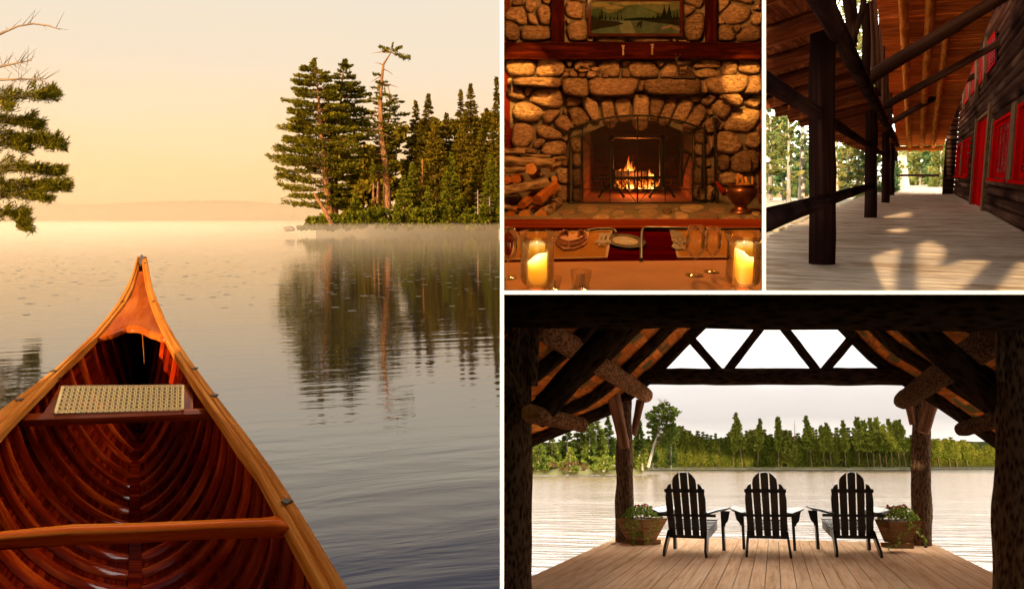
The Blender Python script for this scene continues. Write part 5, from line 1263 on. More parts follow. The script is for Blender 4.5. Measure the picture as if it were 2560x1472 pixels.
# hurricane lanterns with candles
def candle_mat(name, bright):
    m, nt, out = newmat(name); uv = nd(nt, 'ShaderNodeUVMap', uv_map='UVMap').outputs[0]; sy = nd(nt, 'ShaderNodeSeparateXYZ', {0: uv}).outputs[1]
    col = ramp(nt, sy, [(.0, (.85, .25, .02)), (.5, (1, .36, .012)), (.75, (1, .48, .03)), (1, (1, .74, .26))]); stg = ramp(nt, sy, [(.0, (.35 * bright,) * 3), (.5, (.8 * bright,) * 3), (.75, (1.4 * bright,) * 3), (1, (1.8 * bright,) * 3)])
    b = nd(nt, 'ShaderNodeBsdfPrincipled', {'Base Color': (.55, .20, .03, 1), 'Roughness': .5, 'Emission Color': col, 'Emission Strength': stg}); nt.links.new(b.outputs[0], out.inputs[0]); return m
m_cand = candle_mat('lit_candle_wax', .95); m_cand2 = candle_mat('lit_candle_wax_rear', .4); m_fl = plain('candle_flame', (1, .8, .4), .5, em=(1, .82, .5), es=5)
def lantern(cx, base_y, lab, r_, h, cr_, chh, side):
    c = tl(cx, base_y, .006); k = c.y / F / 4.044
    L = thing('hurricane_lantern', lab + ' lantern', 'lantern', c, 'hurricane lanterns on the table')
    prof = [(0, 8), (r_ * .5, 6), (r_ * .62, 0), (r_ * .64, 8), (r_ * .45, 20), (r_ * .8, 40), (r_ * .98, 90), (r_, 160), (r_ * .97, h * .6), (r_ * 1.0, h * .85), (r_ * 1.2, h), (r_ * 1.17, h), (r_ * .96, h * .85), (r_ * .93, h * .6), (r_ * .95, 160), (r_ * .93, 92), (r_ * .74, 48), (0, 34)]
    mb = MB(); mb.lathe([(a * k, b * k) for a, b in prof], c, up=FR.u, n=44, deep=(FR.r, FR.f, 1.5)); mb.build('glass_shade', m_glass, L)
    for (dx, dy, rr, hh, mt, fl_) in ((0, 0, cr_, chh, m_cand, True),):
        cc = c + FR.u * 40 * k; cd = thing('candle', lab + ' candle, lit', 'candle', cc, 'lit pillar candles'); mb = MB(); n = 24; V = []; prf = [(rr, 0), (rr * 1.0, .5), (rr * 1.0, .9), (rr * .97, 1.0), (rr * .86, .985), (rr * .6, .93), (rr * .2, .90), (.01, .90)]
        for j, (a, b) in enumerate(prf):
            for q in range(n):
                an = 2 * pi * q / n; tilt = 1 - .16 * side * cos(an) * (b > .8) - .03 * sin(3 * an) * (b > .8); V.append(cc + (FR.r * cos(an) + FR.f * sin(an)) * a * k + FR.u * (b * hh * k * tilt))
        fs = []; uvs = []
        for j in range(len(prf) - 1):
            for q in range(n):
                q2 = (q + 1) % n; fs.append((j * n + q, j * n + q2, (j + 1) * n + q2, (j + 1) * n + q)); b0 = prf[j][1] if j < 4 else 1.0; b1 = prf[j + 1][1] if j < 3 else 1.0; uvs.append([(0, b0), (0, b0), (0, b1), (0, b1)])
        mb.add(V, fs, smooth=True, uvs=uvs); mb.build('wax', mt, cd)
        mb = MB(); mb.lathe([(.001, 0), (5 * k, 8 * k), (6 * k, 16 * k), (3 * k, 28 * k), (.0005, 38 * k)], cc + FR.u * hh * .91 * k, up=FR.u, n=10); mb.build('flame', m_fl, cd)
        point('candlelight', cc + FR.u * (hh * 1.12) * k, .07, (1, .50, .15), .02)
    return L
x, y = q_('C', 335, 1456); lantern(x, 721, 'large left glass with the melted pillar', 172, 560, 98, 285, -1)
x, y = q_('D', 1112, 1456); lantern(x, 720, 'large right glass with the slanting pillar', 168, 560, 97, 320, 1)
def rear_candle(im, cx, base, top, r_, lab):
    x, y = q_(im, cx, base); c = tl(x, y, .006); k = c.y / F / 4.044; h = (base - top); cd = thing('candle', lab, 'candle', c, 'lit pillar candles'); mb = MB(); mb.lathe([(r_ * k, 0), (r_ * k, h * k * .93), (r_ * .9 * k, h * k), (r_ * .5 * k, h * .9 * k), (0, h * .88 * k)], c, up=FR.u, n=20)
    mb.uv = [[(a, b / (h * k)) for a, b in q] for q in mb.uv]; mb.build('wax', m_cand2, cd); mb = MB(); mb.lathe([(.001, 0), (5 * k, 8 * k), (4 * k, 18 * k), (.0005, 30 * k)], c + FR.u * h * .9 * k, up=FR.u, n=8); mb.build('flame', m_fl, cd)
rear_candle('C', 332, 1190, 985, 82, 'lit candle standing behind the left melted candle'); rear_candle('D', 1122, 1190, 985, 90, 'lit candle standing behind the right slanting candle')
# ---- room shell
REG = None
m_wallr = plain('dark_plaster', (.10, .045, .025), .9, var=.1)
def shell(name, pts):
    mb = MB(); mb.add(pts, [tuple(range(len(pts)))]); o = mb.build(name, m_wallr); tag(o, kind='structure')
YN, YF = 1.8, 9.6; zc = lambda Y: .50 * Y + .9
R_ = lambda px, Y, Z: Vector(((px - CX) / F * Y, Y, Z))
shell('room_wall', [R_(1257, YN, -.001), R_(1257, YF, -.001), R_(1257, YF, zc(YF)), R_(1257, YN, zc(YN))])
shell('room_wall', [R_(1908, YN, -.001), R_(1908, YF, -.001), R_(1908, YF, zc(YF)), R_(1908, YN, zc(YN))])
shell('room_ceiling', [R_(1257, YN, zc(YN)), R_(1908, YN, zc(YN)), R_(1908, YF, zc(YF)), R_(1257, YF, zc(YF))])
shell('room_floor', [R_(1257, YN, .006), R_(1908, YN, .006), R_(1908, YF, .006), R_(1257, YF, .006)])
shell('room_wall', [R_(1257, YF, 0), R_(1908, YF, 0), R_(1908, YF, zc(YF)), R_(1257, YF, zc(YF))])
shell('room_wall', [R_(1257, YN, .68), R_(1908, YN, .68), R_(1908, YN, zc(YN)), R_(1257, YN, zc(YN))])
# lamps of the dining room: a ceiling lamp and two wall sconces outside the picture
def spot(name, p, q, e_, col, ang, blend=.3, r_=.02):
    l = bpy.data.lights.new(name, 'SPOT'); l.energy = e_; l.color = col; l.spot_size = rad(ang); l.spot_blend = blend; l.shadow_soft_size = r_; o = bpy.data.objects.new(name, l); COL.objects.link(o); o.location = p; o.rotation_euler = (q - p).to_track_quat('-Z', 'Y').to_euler()
point('ceiling_lamp', FR.vp(1590, -330, DW - 2.6), 230, (1, .43, .10), .18)
spot('wall_sconce', FR.vp(1300, -210, DW - 1.9), FR.vp(1312, 215, DW), 420, (1, .50, .10), 15, .2)
spot('wall_sconce', FR.vp(1850, -190, DW - 1.9), FR.vp(1872, 232, DW), 420, (1, .50, .10), 13, .2)
# ================================================================== THE LOG PORCH
def pix(p): return (CX + F * p.x / p.y, CY - F * p.z / p.y)
zq = lambda x, y: (1900 + x / 1.979, y / 1.979)
HF = 1.6; XW = 2.74; XP = -1.35; XL = -3.28
REG = 'porch_sky'
m_sky3 = sky_mat('pale_morning_sky', PO, [(-4, (.9, .82, .70)), (5, (.98, .90, .78)), (20, (1.0, .93, .82)), (60, (.9, .88, .85))], 5.8)
sky_dome('sky', PO, 230, -30, 60, -12, 75, m_sky3)
REG = 'porch'
m_dk = wood('silvered_deck_board', S(150, 126, 108), S(214, 192, 170), S(238, 220, 200), 1.1, 22, rough=.7, bump=.3, var=.2, patch=(S(178, 150, 124), .9))
m_dlog = wood('dark_stained_log', S(30, 18, 17), S(54, 36, 33), S(88, 62, 54), .15, 10, rough=.75, bump=.25, var=.2, patch=(S(40, 26, 24), .4))
m_wlog = wood('weathered_wall_log', S(40, 25, 20), S(72, 48, 39), S(128, 94, 76), .07, 7, rough=.8, bump=.15, var=.55, grain=.5, patch=(S(44, 28, 24), .16))
m_olog = wood('orange_rafter_log', S(130, 66, 22), S(196, 116, 46), S(232, 158, 80), .6, 8, rough=.55, bump=.35, var=.25)
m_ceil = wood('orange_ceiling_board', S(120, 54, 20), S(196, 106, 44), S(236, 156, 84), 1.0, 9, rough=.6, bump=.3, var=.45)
m_eavb = wood('brown_eave_board', S(60, 26, 14), S(112, 56, 30), S(176, 104, 58), .7, 12, rough=.65, bump=.3, var=.4)
m_red = plain('red_paint', S(188, 14, 14), .6, var=.08, spec=.0, ns=4)
m_casing = wood('grey_casing_board', S(70, 50, 38), S(118, 90, 68), S(150, 120, 92), 1.5, 24, rough=.7, var=.2)
m_pane = plain('dim_window_glass', (.12, .11, .10), .12, var=.5, ns=2, coat=.3)
# floor
deck = bpy.data.objects.new('porch_floor', None); COL.objects.link(deck); deck.location = PO.w(0, 40, -HF); tag(deck, kind='structure')
yfar = 87.0; y = PO.loc(PO.pl(2400, 731, HF)).y
def onray_floor(px, ly):                      # floor plane edge along one sideways pixel ray
    r = PO.loc(ray(px, 600)); return r.x / r.y * ly
XR_ = XW + .45
near0 = PO.loc(PO.pl(1912, 731, HF)); near1 = PO.loc(PO.pl(2700, 731, HF))
y = near0.y if near0.y < near1.y else near1.y
ly_at = lambda X: None
def near_y(X):                                 # where the floor meets the horizontal divider slab
    lo, hi = 4.0, 40.0
    for _ in range(30):
        md = (lo + hi) / 2; p = PO.w(X, md, -HF); 
        if p.z < (CY - 730.6) / F * p.y: lo = md
        else: hi = md
    return lo
k = 0; Y0 = 9.0; ya, yb = near_y(XL), near_y(XR_)
while Y0 < yfar:
    wd_ = .44; a0, a1 = Y0, Y0 + wd_ - .022
    xl_, xr_ = XL + RN.uniform(-.03, .03), XR_
    if a1 > min(ya, yb):
        P = []
        z1 = -HF + RN.uniform(-.006, .006)
        P = [(xl_, max(a0, ya)), (xr_, max(a0, yb)), (xr_, max(a1, yb)), (xl_, max(a1, ya))]
        # clip line between ya and yb for the first boards
        if a0 < max(ya, yb):
            pts = []
            n_ = 24
            for q in range(n_ + 1):
                X = xl_ + (xr_ - xl_) * q / n_; ny = near_y(X)
                if a1 > ny: pts.append((X, max(a0, ny)))
            if len(pts) < 2: Y0 += wd_; continue
            poly = pts + [(pts[-1][0], a1), (pts[0][0], a1)]
        else: poly = P
        mb = MB(); mb.prism([PO.w(x, yv, z1) for x, yv in poly], PO.u * -.03, L=PO.r); mb.build('plank', m_dk, deck)
    Y0 += wd_; k += 1
mb = MB(); mb.hexa([PO.w(x, yv, z) for z in (-HF - .5, -HF - .035) for x, yv in ((XL + .1, 16), (XR_, 16), (XR_, yfar), (XL + .1, yfar))]); mb.build('floor_frame', m_dlog, deck)
# posts
PX = [(15.86, -1.40, .215), (33.26, -1.34, .205), (50.5, -1.34, .20), (67.9, -1.42, .19), (83.0, -1.44, .19)]
plab = ['nearest dark log post of the porch, widest in view', 'second dark log post of the porch counting from the nearest', 'third porch post in the row from the nearest', 'fourth porch post in the row, lit orange low down', 'last and thinnest porch post at the far end']
for (ly, X, r_), lb in zip(PX, plab):
    h = 6.0 if ly < 20 else 3.0 if ly < 40 else 2.4
    mb = MB(); n_ = 14; bp_ = pix(PO.w(X, ly, -HF)); tp_x = PO.loc(PO.vp(bp_[0] + 1, 433 - h * F / ly, ly)).x; mb.tube([PO.w(X + (tp_x - X) * i / n_ + .012 * sin(i * .9), ly, -HF + (HF + h) * i / n_) for i in range(n_ + 1)], [r_ * (1.06 - .10 * i / n_) for i in range(n_ + 1)], 20, jit=.10, up=PO.r)
    tag(mb.build('porch_post', m_dlog), lb, 'post', 'log posts along the porch edge')
def plog(name, lab, cat, pts, r_, mat, group=None, n=12, jit=.12, seg=10, parent=None):
    P = [PO.w(*p) for p in pts]; Q = []
    for a, b in zip(P, P[1:]): Q += [a.lerp(b, i / seg) for i in range(seg)]
    Q.append(P[-1]); m_ = len(Q); rr = [r_ * (1.04 - .08 * i / m_) for i in range(m_)] if not hasattr(r_, '__len__') else [r_[0] + (r_[1] - r_[0]) * i / (m_ - 1) for i in range(m_)]
    mb = MB(); mb.tube(Q, rr, n, jit=jit); o = mb.build(name, mat, parent)
    if lab: tag(o, lab, cat, group)
    return o
plog('plate_log', 'dark log plate running along the tops of the porch posts', 'beam', [(XP + .05, 9.5, 2.36), (XP, 33, 2.3), (XP - .05, 84, 2.24)], .155, m_dlog)
plog('girt_log', 'dark lower log beam running behind the porch posts under the eave', 'beam', [(XP - .22, 6.5, 1.02), (XP - .22, 36, 1.0), (XP - .22, 60, 1.0)], .10, m_dlog)
plog('handrail', 'thick dark log handrail between the porch posts', 'railing', [(XP + .05, 7, -.46), (XP, 16, -.46), (XP, 33.2, -.45)], .115, m_dlog)
plog('handrail', 'thin far handrail crossing the end of the porch', 'railing', [(XP - .0, 84, -.2), (2.0, 84, -.2)], .11, m_dlog)
# eave roof on the left
eave = thing('porch_eave', 'low log eave with rough boards sloping down left of the porch', 'roof', PO.w(-3, 30, 1.6))
EX, EZ = -3.75, 1.70; HX, HZ = 1.4, 6.6
ev = lambda t: (XP + (EX - XP) * t, 2.42 + (EZ + .12 - 2.42) * t)
for k in range(27):
    ly = 8.5 + 2.95 * k
    if ly > 86: break
    (xa, za), (xb, zb) = ev(-.02), ev(1.03)
    plog('rafter', None, None, [(xa, ly, za), (xb, ly + RN.uniform(-.1, .1), zb - .02)], .17, m_eavb, n=10, jit=.2, seg=6, parent=eave)
nbd = 11
for k in range(nbd):
    t0 = -.03 + 1.10 * k / nbd; t1 = -.03 + 1.10 * (k + .95) / nbd; (xa, za), (xb, zb) = ev(t0), ev(t1)
    mb = MB(); mb.hexa([PO.w(x, yv, z + dz_) for dz_ in (.15, .18) for x, z, yv in ((xa, za, 8), (xb, zb, 8), (xb, zb, 86), (xa, za, 86))], L=PO.f); mb.build('roof_board', m_eavb, eave)
# row of shingles edge
for k in range(52):
    ly = 8 + 1.5 * k; (xb, zb) = ev(1.06); mb = MB(); mb.hexa([PO.w(x, yv, z) for z in (zb + .13, zb + .21) for x, yv in ((xb + .3, ly), (xb - .10 - .05 * (k % 2), ly), (xb - .10 - .05 * (k % 2), ly + 1.45), (xb + .3, ly + 1.45))]); mb.build('shingle', m_eavb, eave)
# hipped ceiling at the far end
hip = thing('porch_ceiling', 'high orange board ceiling with round log rafters over the far end', 'ceiling', PO.w(0, 60, 3))
SL = .0677; zc_ = lambda ly: 2.13 + SL * (78 - ly)
def ceil_pt(px, py, off=0.0):
    n = (PO.u + PO.f * SL).normalized(); P0 = PO.w(0, 78, 2.13 + off); r = ray(px, py); return r * (P0.dot(n) / r.dot(n))
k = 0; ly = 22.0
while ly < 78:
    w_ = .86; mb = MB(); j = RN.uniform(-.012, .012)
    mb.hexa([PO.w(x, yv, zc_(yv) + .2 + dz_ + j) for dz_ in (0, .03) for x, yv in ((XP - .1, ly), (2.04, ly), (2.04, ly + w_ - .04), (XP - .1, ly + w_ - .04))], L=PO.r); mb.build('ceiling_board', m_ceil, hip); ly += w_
for a, b, r0, r1 in (((740, 735), (706, -60), .18, .15), ((800, 735), (850, -60), .18, .16), ((855, 735), (930, 120), .18, .13)):
    A_ = ceil_pt(*zq(*a)); B_ = ceil_pt(*zq(*b)); A_ = PO.loc(A_); B_ = PO.loc(B_); plog('rafter', None, None, [tuple(A_ - (B_ - A_).normalized() * 1.6), tuple(B_)], (r0, r1), m_olog, seg=16, parent=hip)
plog('eave_beam', None, None, [(-1.5, 77.6, 2.0), (2.0, 77.6, 2.0)], .19, m_olog, parent=hip)
# dark upper roof and braces over the porch
def brace(zx, zy, slope, r_, lab):
    L_ = PO.loc(PO.sp(*zq(zx, zy), XP)); ly = L_.y; X = XW; lo, hi = 0, 14
    for _ in range(30):
        md = (lo + hi) / 2; px, py = pix(PO.w(X, ly, md)); ty = zy + slope * ((px - 1900) * 1.979 - zx)
        if py * 1.979 > ty: lo = md
        else: hi = md
    plog('brace_log', lab, 'brace', [(L_.x - .3 * 0, ly, L_.z), (X, ly, lo)], r_, m_wlog, 'log braces crossing under the porch roof')
brace(540, 385, -.606, (.20, .17), 'nearest and thickest log brace rising to the right wall'); brace(612, 528, -.55, (.16, .15), 'middle log brace rising to the right wall'); brace(648, 606, -.557, (.16, .15), 'farthest log brace rising to the right wall')
for (bx, by, tx, ty, r_, lb) in ((455, 235, 418, -60, .17, 'leftmost dark pole above the plate log'), (468, 215, 456, -60, .11, 'second pole from the left above the plate log'), (470, 170, 520, -40, .12, 'pole leaning right near the top left'), (523, 375, 519, 20, .20, 'thick grey pole right of the leaning pole'), (560, 420, 545, 10, .14, 'dark pole behind the thick grey pole'), (585, 480, 562, -60, .17, 'pale grey slender pole curving down'), (603, 545, 598, -60, .19, 'grey pole with a lit lower half'), (622, 590, 616, -60, .22, 'dark pole at the edge of the board ceiling'), (641, 630, 640, 420, .24, 'short orange lit stub on the plate log')):
    B_ = PO.sp(*zq(bx, by), XP); d_ = B_.dot(PO.f); T_ = PO.vp(*zq(tx, ty), d_); a, b = PO.loc(B_), PO.loc(T_)
    plog('roof_pole', lb, 'pole', [tuple(a), ((a.x + b.x) / 2 + .03, a.y, (a.z + b.z) / 2), tuple(b)], r_ * .55, m_wlog, 'log poles standing on the porch plate', seg=5)
# upper dark gallery roof over the wall side (keeps the upper right dark)
mb = MB(); mb.hexa([PO.w(*p) for p in ((-.5, 4, 7.2), (8, 4, 7.2), (8, 32, 7.2), (-.5, 32, 7.2), (-.5, 4, 7.35), (8, 4, 7.35), (8, 32, 7.35), (-.5, 32, 7.35))]); tag(mb.build('main_roof', m_dlog), 'dark main roof high above the porch', 'roof')
mb = MB(); mb.hexa([PO.w(*p) for p in ((1.9, 32.1, 9.6), (8, 32.1, 9.6), (8, 80, 9.6), (1.9, 80, 9.6), (1.9, 32.1, 9.75), (8, 32.1, 9.75), (8, 80, 9.75), (1.9, 80, 9.75))]); tag(mb.build('gallery_roof', m_dlog), 'dark roof strip high along the log wall', 'roof')
# ---- log wall on the right
lw_ = thing('log_wall', 'dark round log wall of the lodge with red windows and a red door', 'log wall', PO.w(XW + .2, 45, -HF))
dia = .362; R0 = dia / 2
def span(a, b, z, mat=m_wlog, jj=.05):
    P = [PO.w(XW + R0, a + (b - a) * i / 8, z + .012 * sin(i * 1.3 + z * 5)) for i in range(9)]
    mb = MB(); mb.tube(P, [R0 * 1.01] * 9, 14, jit=jj, up=PO.u); mb.build('log', mat, lw_)
WIN1 = (31.8, 38.9); WIN2 = (22.5, 30.3); DOOR = (42.1, 49.6); FW = (55.2, 71.2)
for k in range(31):
    z = -HF + R0 + dia * k; t_, b_ = z + R0, z - R0
    segs = [(14.0, 74.0)]
    def cut(segs, a, b):
        out = []
        for (p, q) in segs:
            if b <= p or a >= q: out.append((p, q)); continue
            if p < a: out.append((p, a))
            if b < q: out.append((b, q))
        return out
    if z < 2.6: segs = cut(segs, DOOR[0] - .9, DOOR[1] + .9)
    if -.15 < z < 2.0: segs = cut(cut(segs, WIN2[0] - 1, WIN1[1] + .8), FW[0] - .4, FW[1] + .4)
    if 4.75 < z < 5.85: segs = cut(segs, 41, 66)
    for a, b in segs:
        if b - a > .3: span(a, b, z)
# wing wall of stacked logs at the far corner
mb = MB(); mb.hexa([PO.w(x, yv, z) for z in (-HF, 9.6) for x, yv in ((2.05, 73.45), (2.8, 73.45), (2.8, 73.7), (2.05, 73.7))]); mb.build('log_core', m_dlog, lw_)
for k in range(33):
    z = -HF + .15 + .345 * k; mb = MB(); ly = 73.2 + (.25 if k % 2 else 0)
    mb.tube([PO.w(2.02 + (2.74 - 2.02) * i / 4, ly, z) for i in range(5)], .175 if k % 2 else .15, 12, jit=.1); mb.build('log', m_olog if 0 else m_wlog, lw_)
def wbox(name, mat, a, b, z0, z1, x0, x1, parent): mb = MB(); mb.hexa([PO.w(x, yv, z) for z in (z0, z1) for x, yv in ((x0, a), (x1, a), (x1, b), (x0, b))]); return mb.build(name, mat, parent)
def window(lab, a, b, z0, z1, cols, rows_, xs=XW, tilt=0.0, back=True):
    w = thing('window', lab, 'window', PO.w(xs, (a + b) / 2, z0)); x0 = xs - .02; fr2 = (b - a) * .07
    wbox('sill', m_red, a - .2, b + .2, z0 - .10, z0, xs - .12, xs + .5, w); wbox('head', m_red, a, b, z1 - .1, z1, x0, xs + .5, w)
    wbox('jamb', m_red, a, a + fr2, z0, z1 - .1, x0, xs + .5, w); wbox('jamb', m_red, b - fr2, b, z0, z1 - .1, x0, xs + .5, w)
    # sash, slightly recessed
    sx = xs + .10; s0, s1 = a + fr2, b - fr2; zt_, zb_ = z1 - .1, z0
    sw = (s1 - s0) * .09; sh = .14
    sash = wbox('sash', m_red, s0, s0 + sw, zb_, zt_, sx, sx + .06, w)
    wbox('sash_side', m_red, s1 - sw, s1, zb_, zt_, sx, sx + .06, w); wbox('sash_rail', m_red, s0 + sw, s1 - sw, zb_, zb_ + sh * 1.5, sx, sx + .06, w); wbox('sash_rail', m_red, s0 + sw, s1 - sw, zt_ - sh, zt_, sx, sx + .06, w)
    for i in range(1, cols): t = s0 + sw + (s1 - s0 - 2 * sw) * i / cols; wbox('muntin', m_red, t - (s1 - s0) * .012, t + (s1 - s0) * .012, zb_, zt_, sx, sx + .05, w)
    for j in range(1, rows_): t = zb_ + (zt_ - zb_) * j / rows_; wbox('muntin', m_red, s0, s1, t - .016, t + .016, sx + .002, sx + .052, w)
    wbox('pane', m_pane, s0, s1, zb_, zt_, sx + .055, sx + .07, w); return w
window('red framed window right of the door with small panes', WIN1[0], WIN1[1], -.2, 2.0, 4, 5); window('red framed window at the right edge of the porch view', WIN2[0], WIN2[1], -.2, 2.05, 4, 5)
mid = (FW[0] + FW[1]) / 2
window('nearer red window of the far pair on the log wall', FW[0], mid - .5, -.2, 2.05, 3, 5); window('farther red window of the far pair on the log wall', mid + .5, FW[1], -.2, 2.05, 3, 5)
for a, b, z0, z1 in ((WIN1[0] - 1.35, WIN1[0] - .1, -.3, 2.2), (WIN1[1] + .05, WIN1[1] + .75, -.3, 2.15), (mid - .45, mid + .45, -.25, 2.1), (DOOR[0] - .9, DOOR[0] - .05, -HF, 2.95), (DOOR[1] + .05, DOOR[1] + .9, -HF, 2.75)): wbox('casing', m_casing, a, b, z0, z1, XW - .06, XW + .3, lw_)
wbox('casing', m_casing, DOOR[0] - .9, DOOR[1] + .9, 2.6, 2.72, XW - .02, XW + .3, lw_)
dr = thing('door', 'bright red door standing open in the log wall', 'door', PO.w(XW, 45, -HF)); wbox('door_leaf', m_red, DOOR[0], DOOR[1], -HF + .02, 2.58, XW + .16, XW + .22, dr); wbox('jamb', m_red, DOOR[1] - .25, DOOR[1] - .02, -HF + .02, 2.58, XW - .0, XW + .158, dr)
for a, b, z0, z1 in ((43.2, 45.4, -1.2, .2), (46.3, 48.6, -1.2, .2), (43.2, 45.4, .5, 2.2), (46.3, 48.6, .5, 2.2)): wbox('door_panel', m_red, a, b, z0, z1, XW + .135, XW + .158, dr)
mb = MB(); mb.hexa([PO.w(x, yv, z) for z in (-HF, 8.5) for x, yv in ((XW + .42, 12), (XW + .8, 12), (XW + .8, 75), (XW + .42, 75))]); mb.build('inner_wall', m_dlog, lw_)
# upper lattice windows
m_pink = plain('pale_curtained_glass', (.20, .11, .12), .6, spec=0, var=.25, ns=12)
zz_ = lambda p: PO.sp(*zq(*p), XW - .06)
for i, (a, b, c, d) in enumerate((((1014, 392), (1037, 350), (1037, 478), (1014, 512)), ((1046, 345), (1071, 300), (1071, 432), (1046, 468)), ((1086, 282), (1112, 236), (1112, 374), (1086, 418)), ((1126, 220), (1163, 162), (1166, 305), (1126, 360)))):
    P = [zz_(q) for q in (a, b, c, d)]; w = thing('lattice_window', ['farthest', 'second farthest', 'second nearest', 'nearest and tallest'][i] + ' red lattice window high on the dark log wall', 'window', P[3], 'high lattice windows')
    mb = MB(); mb.hexa([p + PO.r * .05 for p in P] + P); mb.build('pane', m_pink, w); n_ = 5; bt_ = lambda s_, t_: P[0].lerp(P[1], s_).lerp(P[3].lerp(P[2], s_), t_) - PO.r * .01
    mb = MB()
    for q in range(n_ + 1): mb.bar(bt_(q / n_, 0), bt_(q / n_, 1), .03, .10 if q in (0, n_) else .03, up=PO.f)
    for q in range(9): mb.bar(bt_(0, q / 8), bt_(1, q / 8), .03, .09 if q in (0, 8) else .025, up=PO.u)
    mb.build('lattice', m_red, w)
for (x, y0, y1, w_) in ((1012, 388, 515, .8), (1042, 345, 475, .7), (1078, 284, 440, 1.1), (1119, 212, 392, .7)):
    a, b = zz_((x, y0)), zz_((x, y1)); mb = MB(); mb.bar(a - PO.r * .05, b - PO.r * .05, .12, w_, up=PO.f); mb.build('window_post', m_casing, lw_)
# ---- woods outside the porch
m_aut = foliage('autumn_leaves', (.13, .18, .05), (.32, .36, .12), trans=.45, extra=(.46, .30, .08), ns=.35)
m_grn = foliage('bright_green_leaves', (.08, .16, .06), (.24, .34, .13), trans=.45, ns=.4)
m_birch = bark('birch_bark', (.34, .30, .25), (.72, .66, .58), 6, .3)
m_gtr = bark('grey_trunk', (.22, .20, .18), (.46, .42, .38), 6, .4)
GT = 'trees beyond the porch'
def wtree(x, y0, y1, w_, Y, mat, lab, r_=.2, mb_=None, gap=.9, n=44, ln=.34, bend=0, step=22, cat='tree', nb=7):
    tr = [(x, y1), (x + bend, (y0 + y1) / 2), (x + bend * 1.4, y0)]; cx = x + bend; H = y1 - y0
    pr = [(y0, cx - w_ * .3, cx + w_ * .3)] + [(y0 + H * k, cx - w_ * .5 * RN.uniform(.6, 1.15), cx + w_ * .5 * RN.uniform(.6, 1.15)) for k in (.15, .3, .45, .6, .75, .9)]
    conifer(PO, tr, pr, Y, r_, mat, mb_ or m_gtr, lab, cat, 'tree', step=step, nb=nb, n=n, ln=ln, thick=.16, lift=-.05, gap=gap, group=GT, width=.45, ratio=.5)
wtree(1925, 230, 500, 90, 42, m_aut, 'yellow green autumn tree at the left edge of the porch view', .12, n=60, bend=2)
wtree(1960, 300, 500, 70, 46, m_grn, 'green tree low behind the handrail at the left', .12, n=50)
wtree(1972, 200, 520, 60, 40, m_aut, 'slender grey tree nearest the eave with sparse branches', .11, n=16, gap=1.2)
wtree(2003, 200, 510, 50, 44, m_grn, 'taller pale grey tree just left of the nearest post', .20, n=18, gap=1.2, bend=3, mb_=m_birch)
wtree(2028, 240, 500, 60, 52, m_aut, 'autumn tree hidden partly by the nearest post', .14, n=40)
wtree(2090, 330, 500, 60, 55, m_aut, 'pale trunked tree just right of the nearest post', .22, n=40, mb_=m_birch)
wtree(2115, 360, 490, 70, 60, m_aut, 'yellow tree between the first and second posts', .14, n=70, bend=4)
wtree(2145, 340, 480, 70, 64, m_grn, 'green tree left of the second post', .14, n=60)
wtree(2190, 380, 470, 50, 70, m_aut, 'tree seen between the second and third posts', .2, n=50, mb_=m_birch)
wtree(2120, -120, 300, 130, 60, m_aut, 'tall yellow green tree behind the roof poles', .2, n=60, step=26)
wtree(2165, -60, 320, 90, 66, m_grn, 'tall tree deep behind the grey roof poles', .2, n=50, step=26)
wtree(2262, 250, 480, 60, 104, m_aut, 'large pale birch beyond the far end of the porch', .62, mb_=m_birch, bend=-5, n=26, ln=.5)
wtree(2300, 330, 478, 60, 118, m_aut, 'yellow tree in the middle beyond the porch end', .2, n=120, ln=.5, step=10)
wtree(2335, 330, 478, 60, 112, m_grn, 'green tree right beyond the porch end', .22, n=110, ln=.5, step=10)
wtree(2352, 340, 480, 50, 108, m_aut, 'tree against the far log corner', .2, n=90, ln=.5, step=10)
wtree(2280, 340, 480, 50, 122, m_grn, 'slim tree right of the large birch', .22, n=70, ln=.5, mb_=m_birch, step=10)
it = [(RN.uniform(2236, 2370), RN.uniform(420, 478), RN.uniform(8, 15)) for _ in range(45)]
clump_mass('forest', PO, it, 128, m_grn, 60, .7, 'green brush filling the woods beyond the porch end')
it = [(RN.uniform(2236, 2370), RN.uniform(360, 440), RN.uniform(8, 14)) for _ in range(34)]
clump_mass('forest', PO, it, 134, m_aut, 46, .7, 'yellow autumn leaves deep in the woods beyond the porch end')
it = [(RN.uniform(1900, 2240), RN.uniform(390, 500), RN.uniform(10, 20)) for _ in range(70)]
clump_mass('undergrowth', PO, it, 72, m_grn, 46, .42, 'green undergrowth below the porch')
it = [(RN.uniform(1900, 2240), RN.uniform(300, 430), RN.uniform(10, 18)) for _ in range(46)]
clump_mass('forest', PO, it, 84, m_aut, 36, .42, 'airy autumn leaves behind the trees left of the porch')
mb = MB(); rows = []
for i in range(22):
    ly = 8 + i * 8.0; rows.append([PO.w(XL - .25 - 2.2 * j ** 1.45, ly, -HF - .55 - .10 * j + .25 * noise.noise(Vector((j * .7, i * .6, 4)))) for j in range(12)])
mb.grid(rows); g_ = plain('leaf_littered_ground', (.30, .24, .15), .95, var=.4, ns=1.4, bump=.6); tag(mb.build('ground', g_), kind='structure')
mb = MB(); mb.hexa([PO.w(*p) for p in ((-14, 87.2, -3.2), (14, 87.2, -3.2), (30, 215, -2.6), (-40, 215, -2.6), (-14, 87.2, -1.95), (14, 87.2, -1.95), (30, 215, -1.2), (-40, 215, -1.2))]); tag(mb.build('forest_floor', g_), kind='structure')
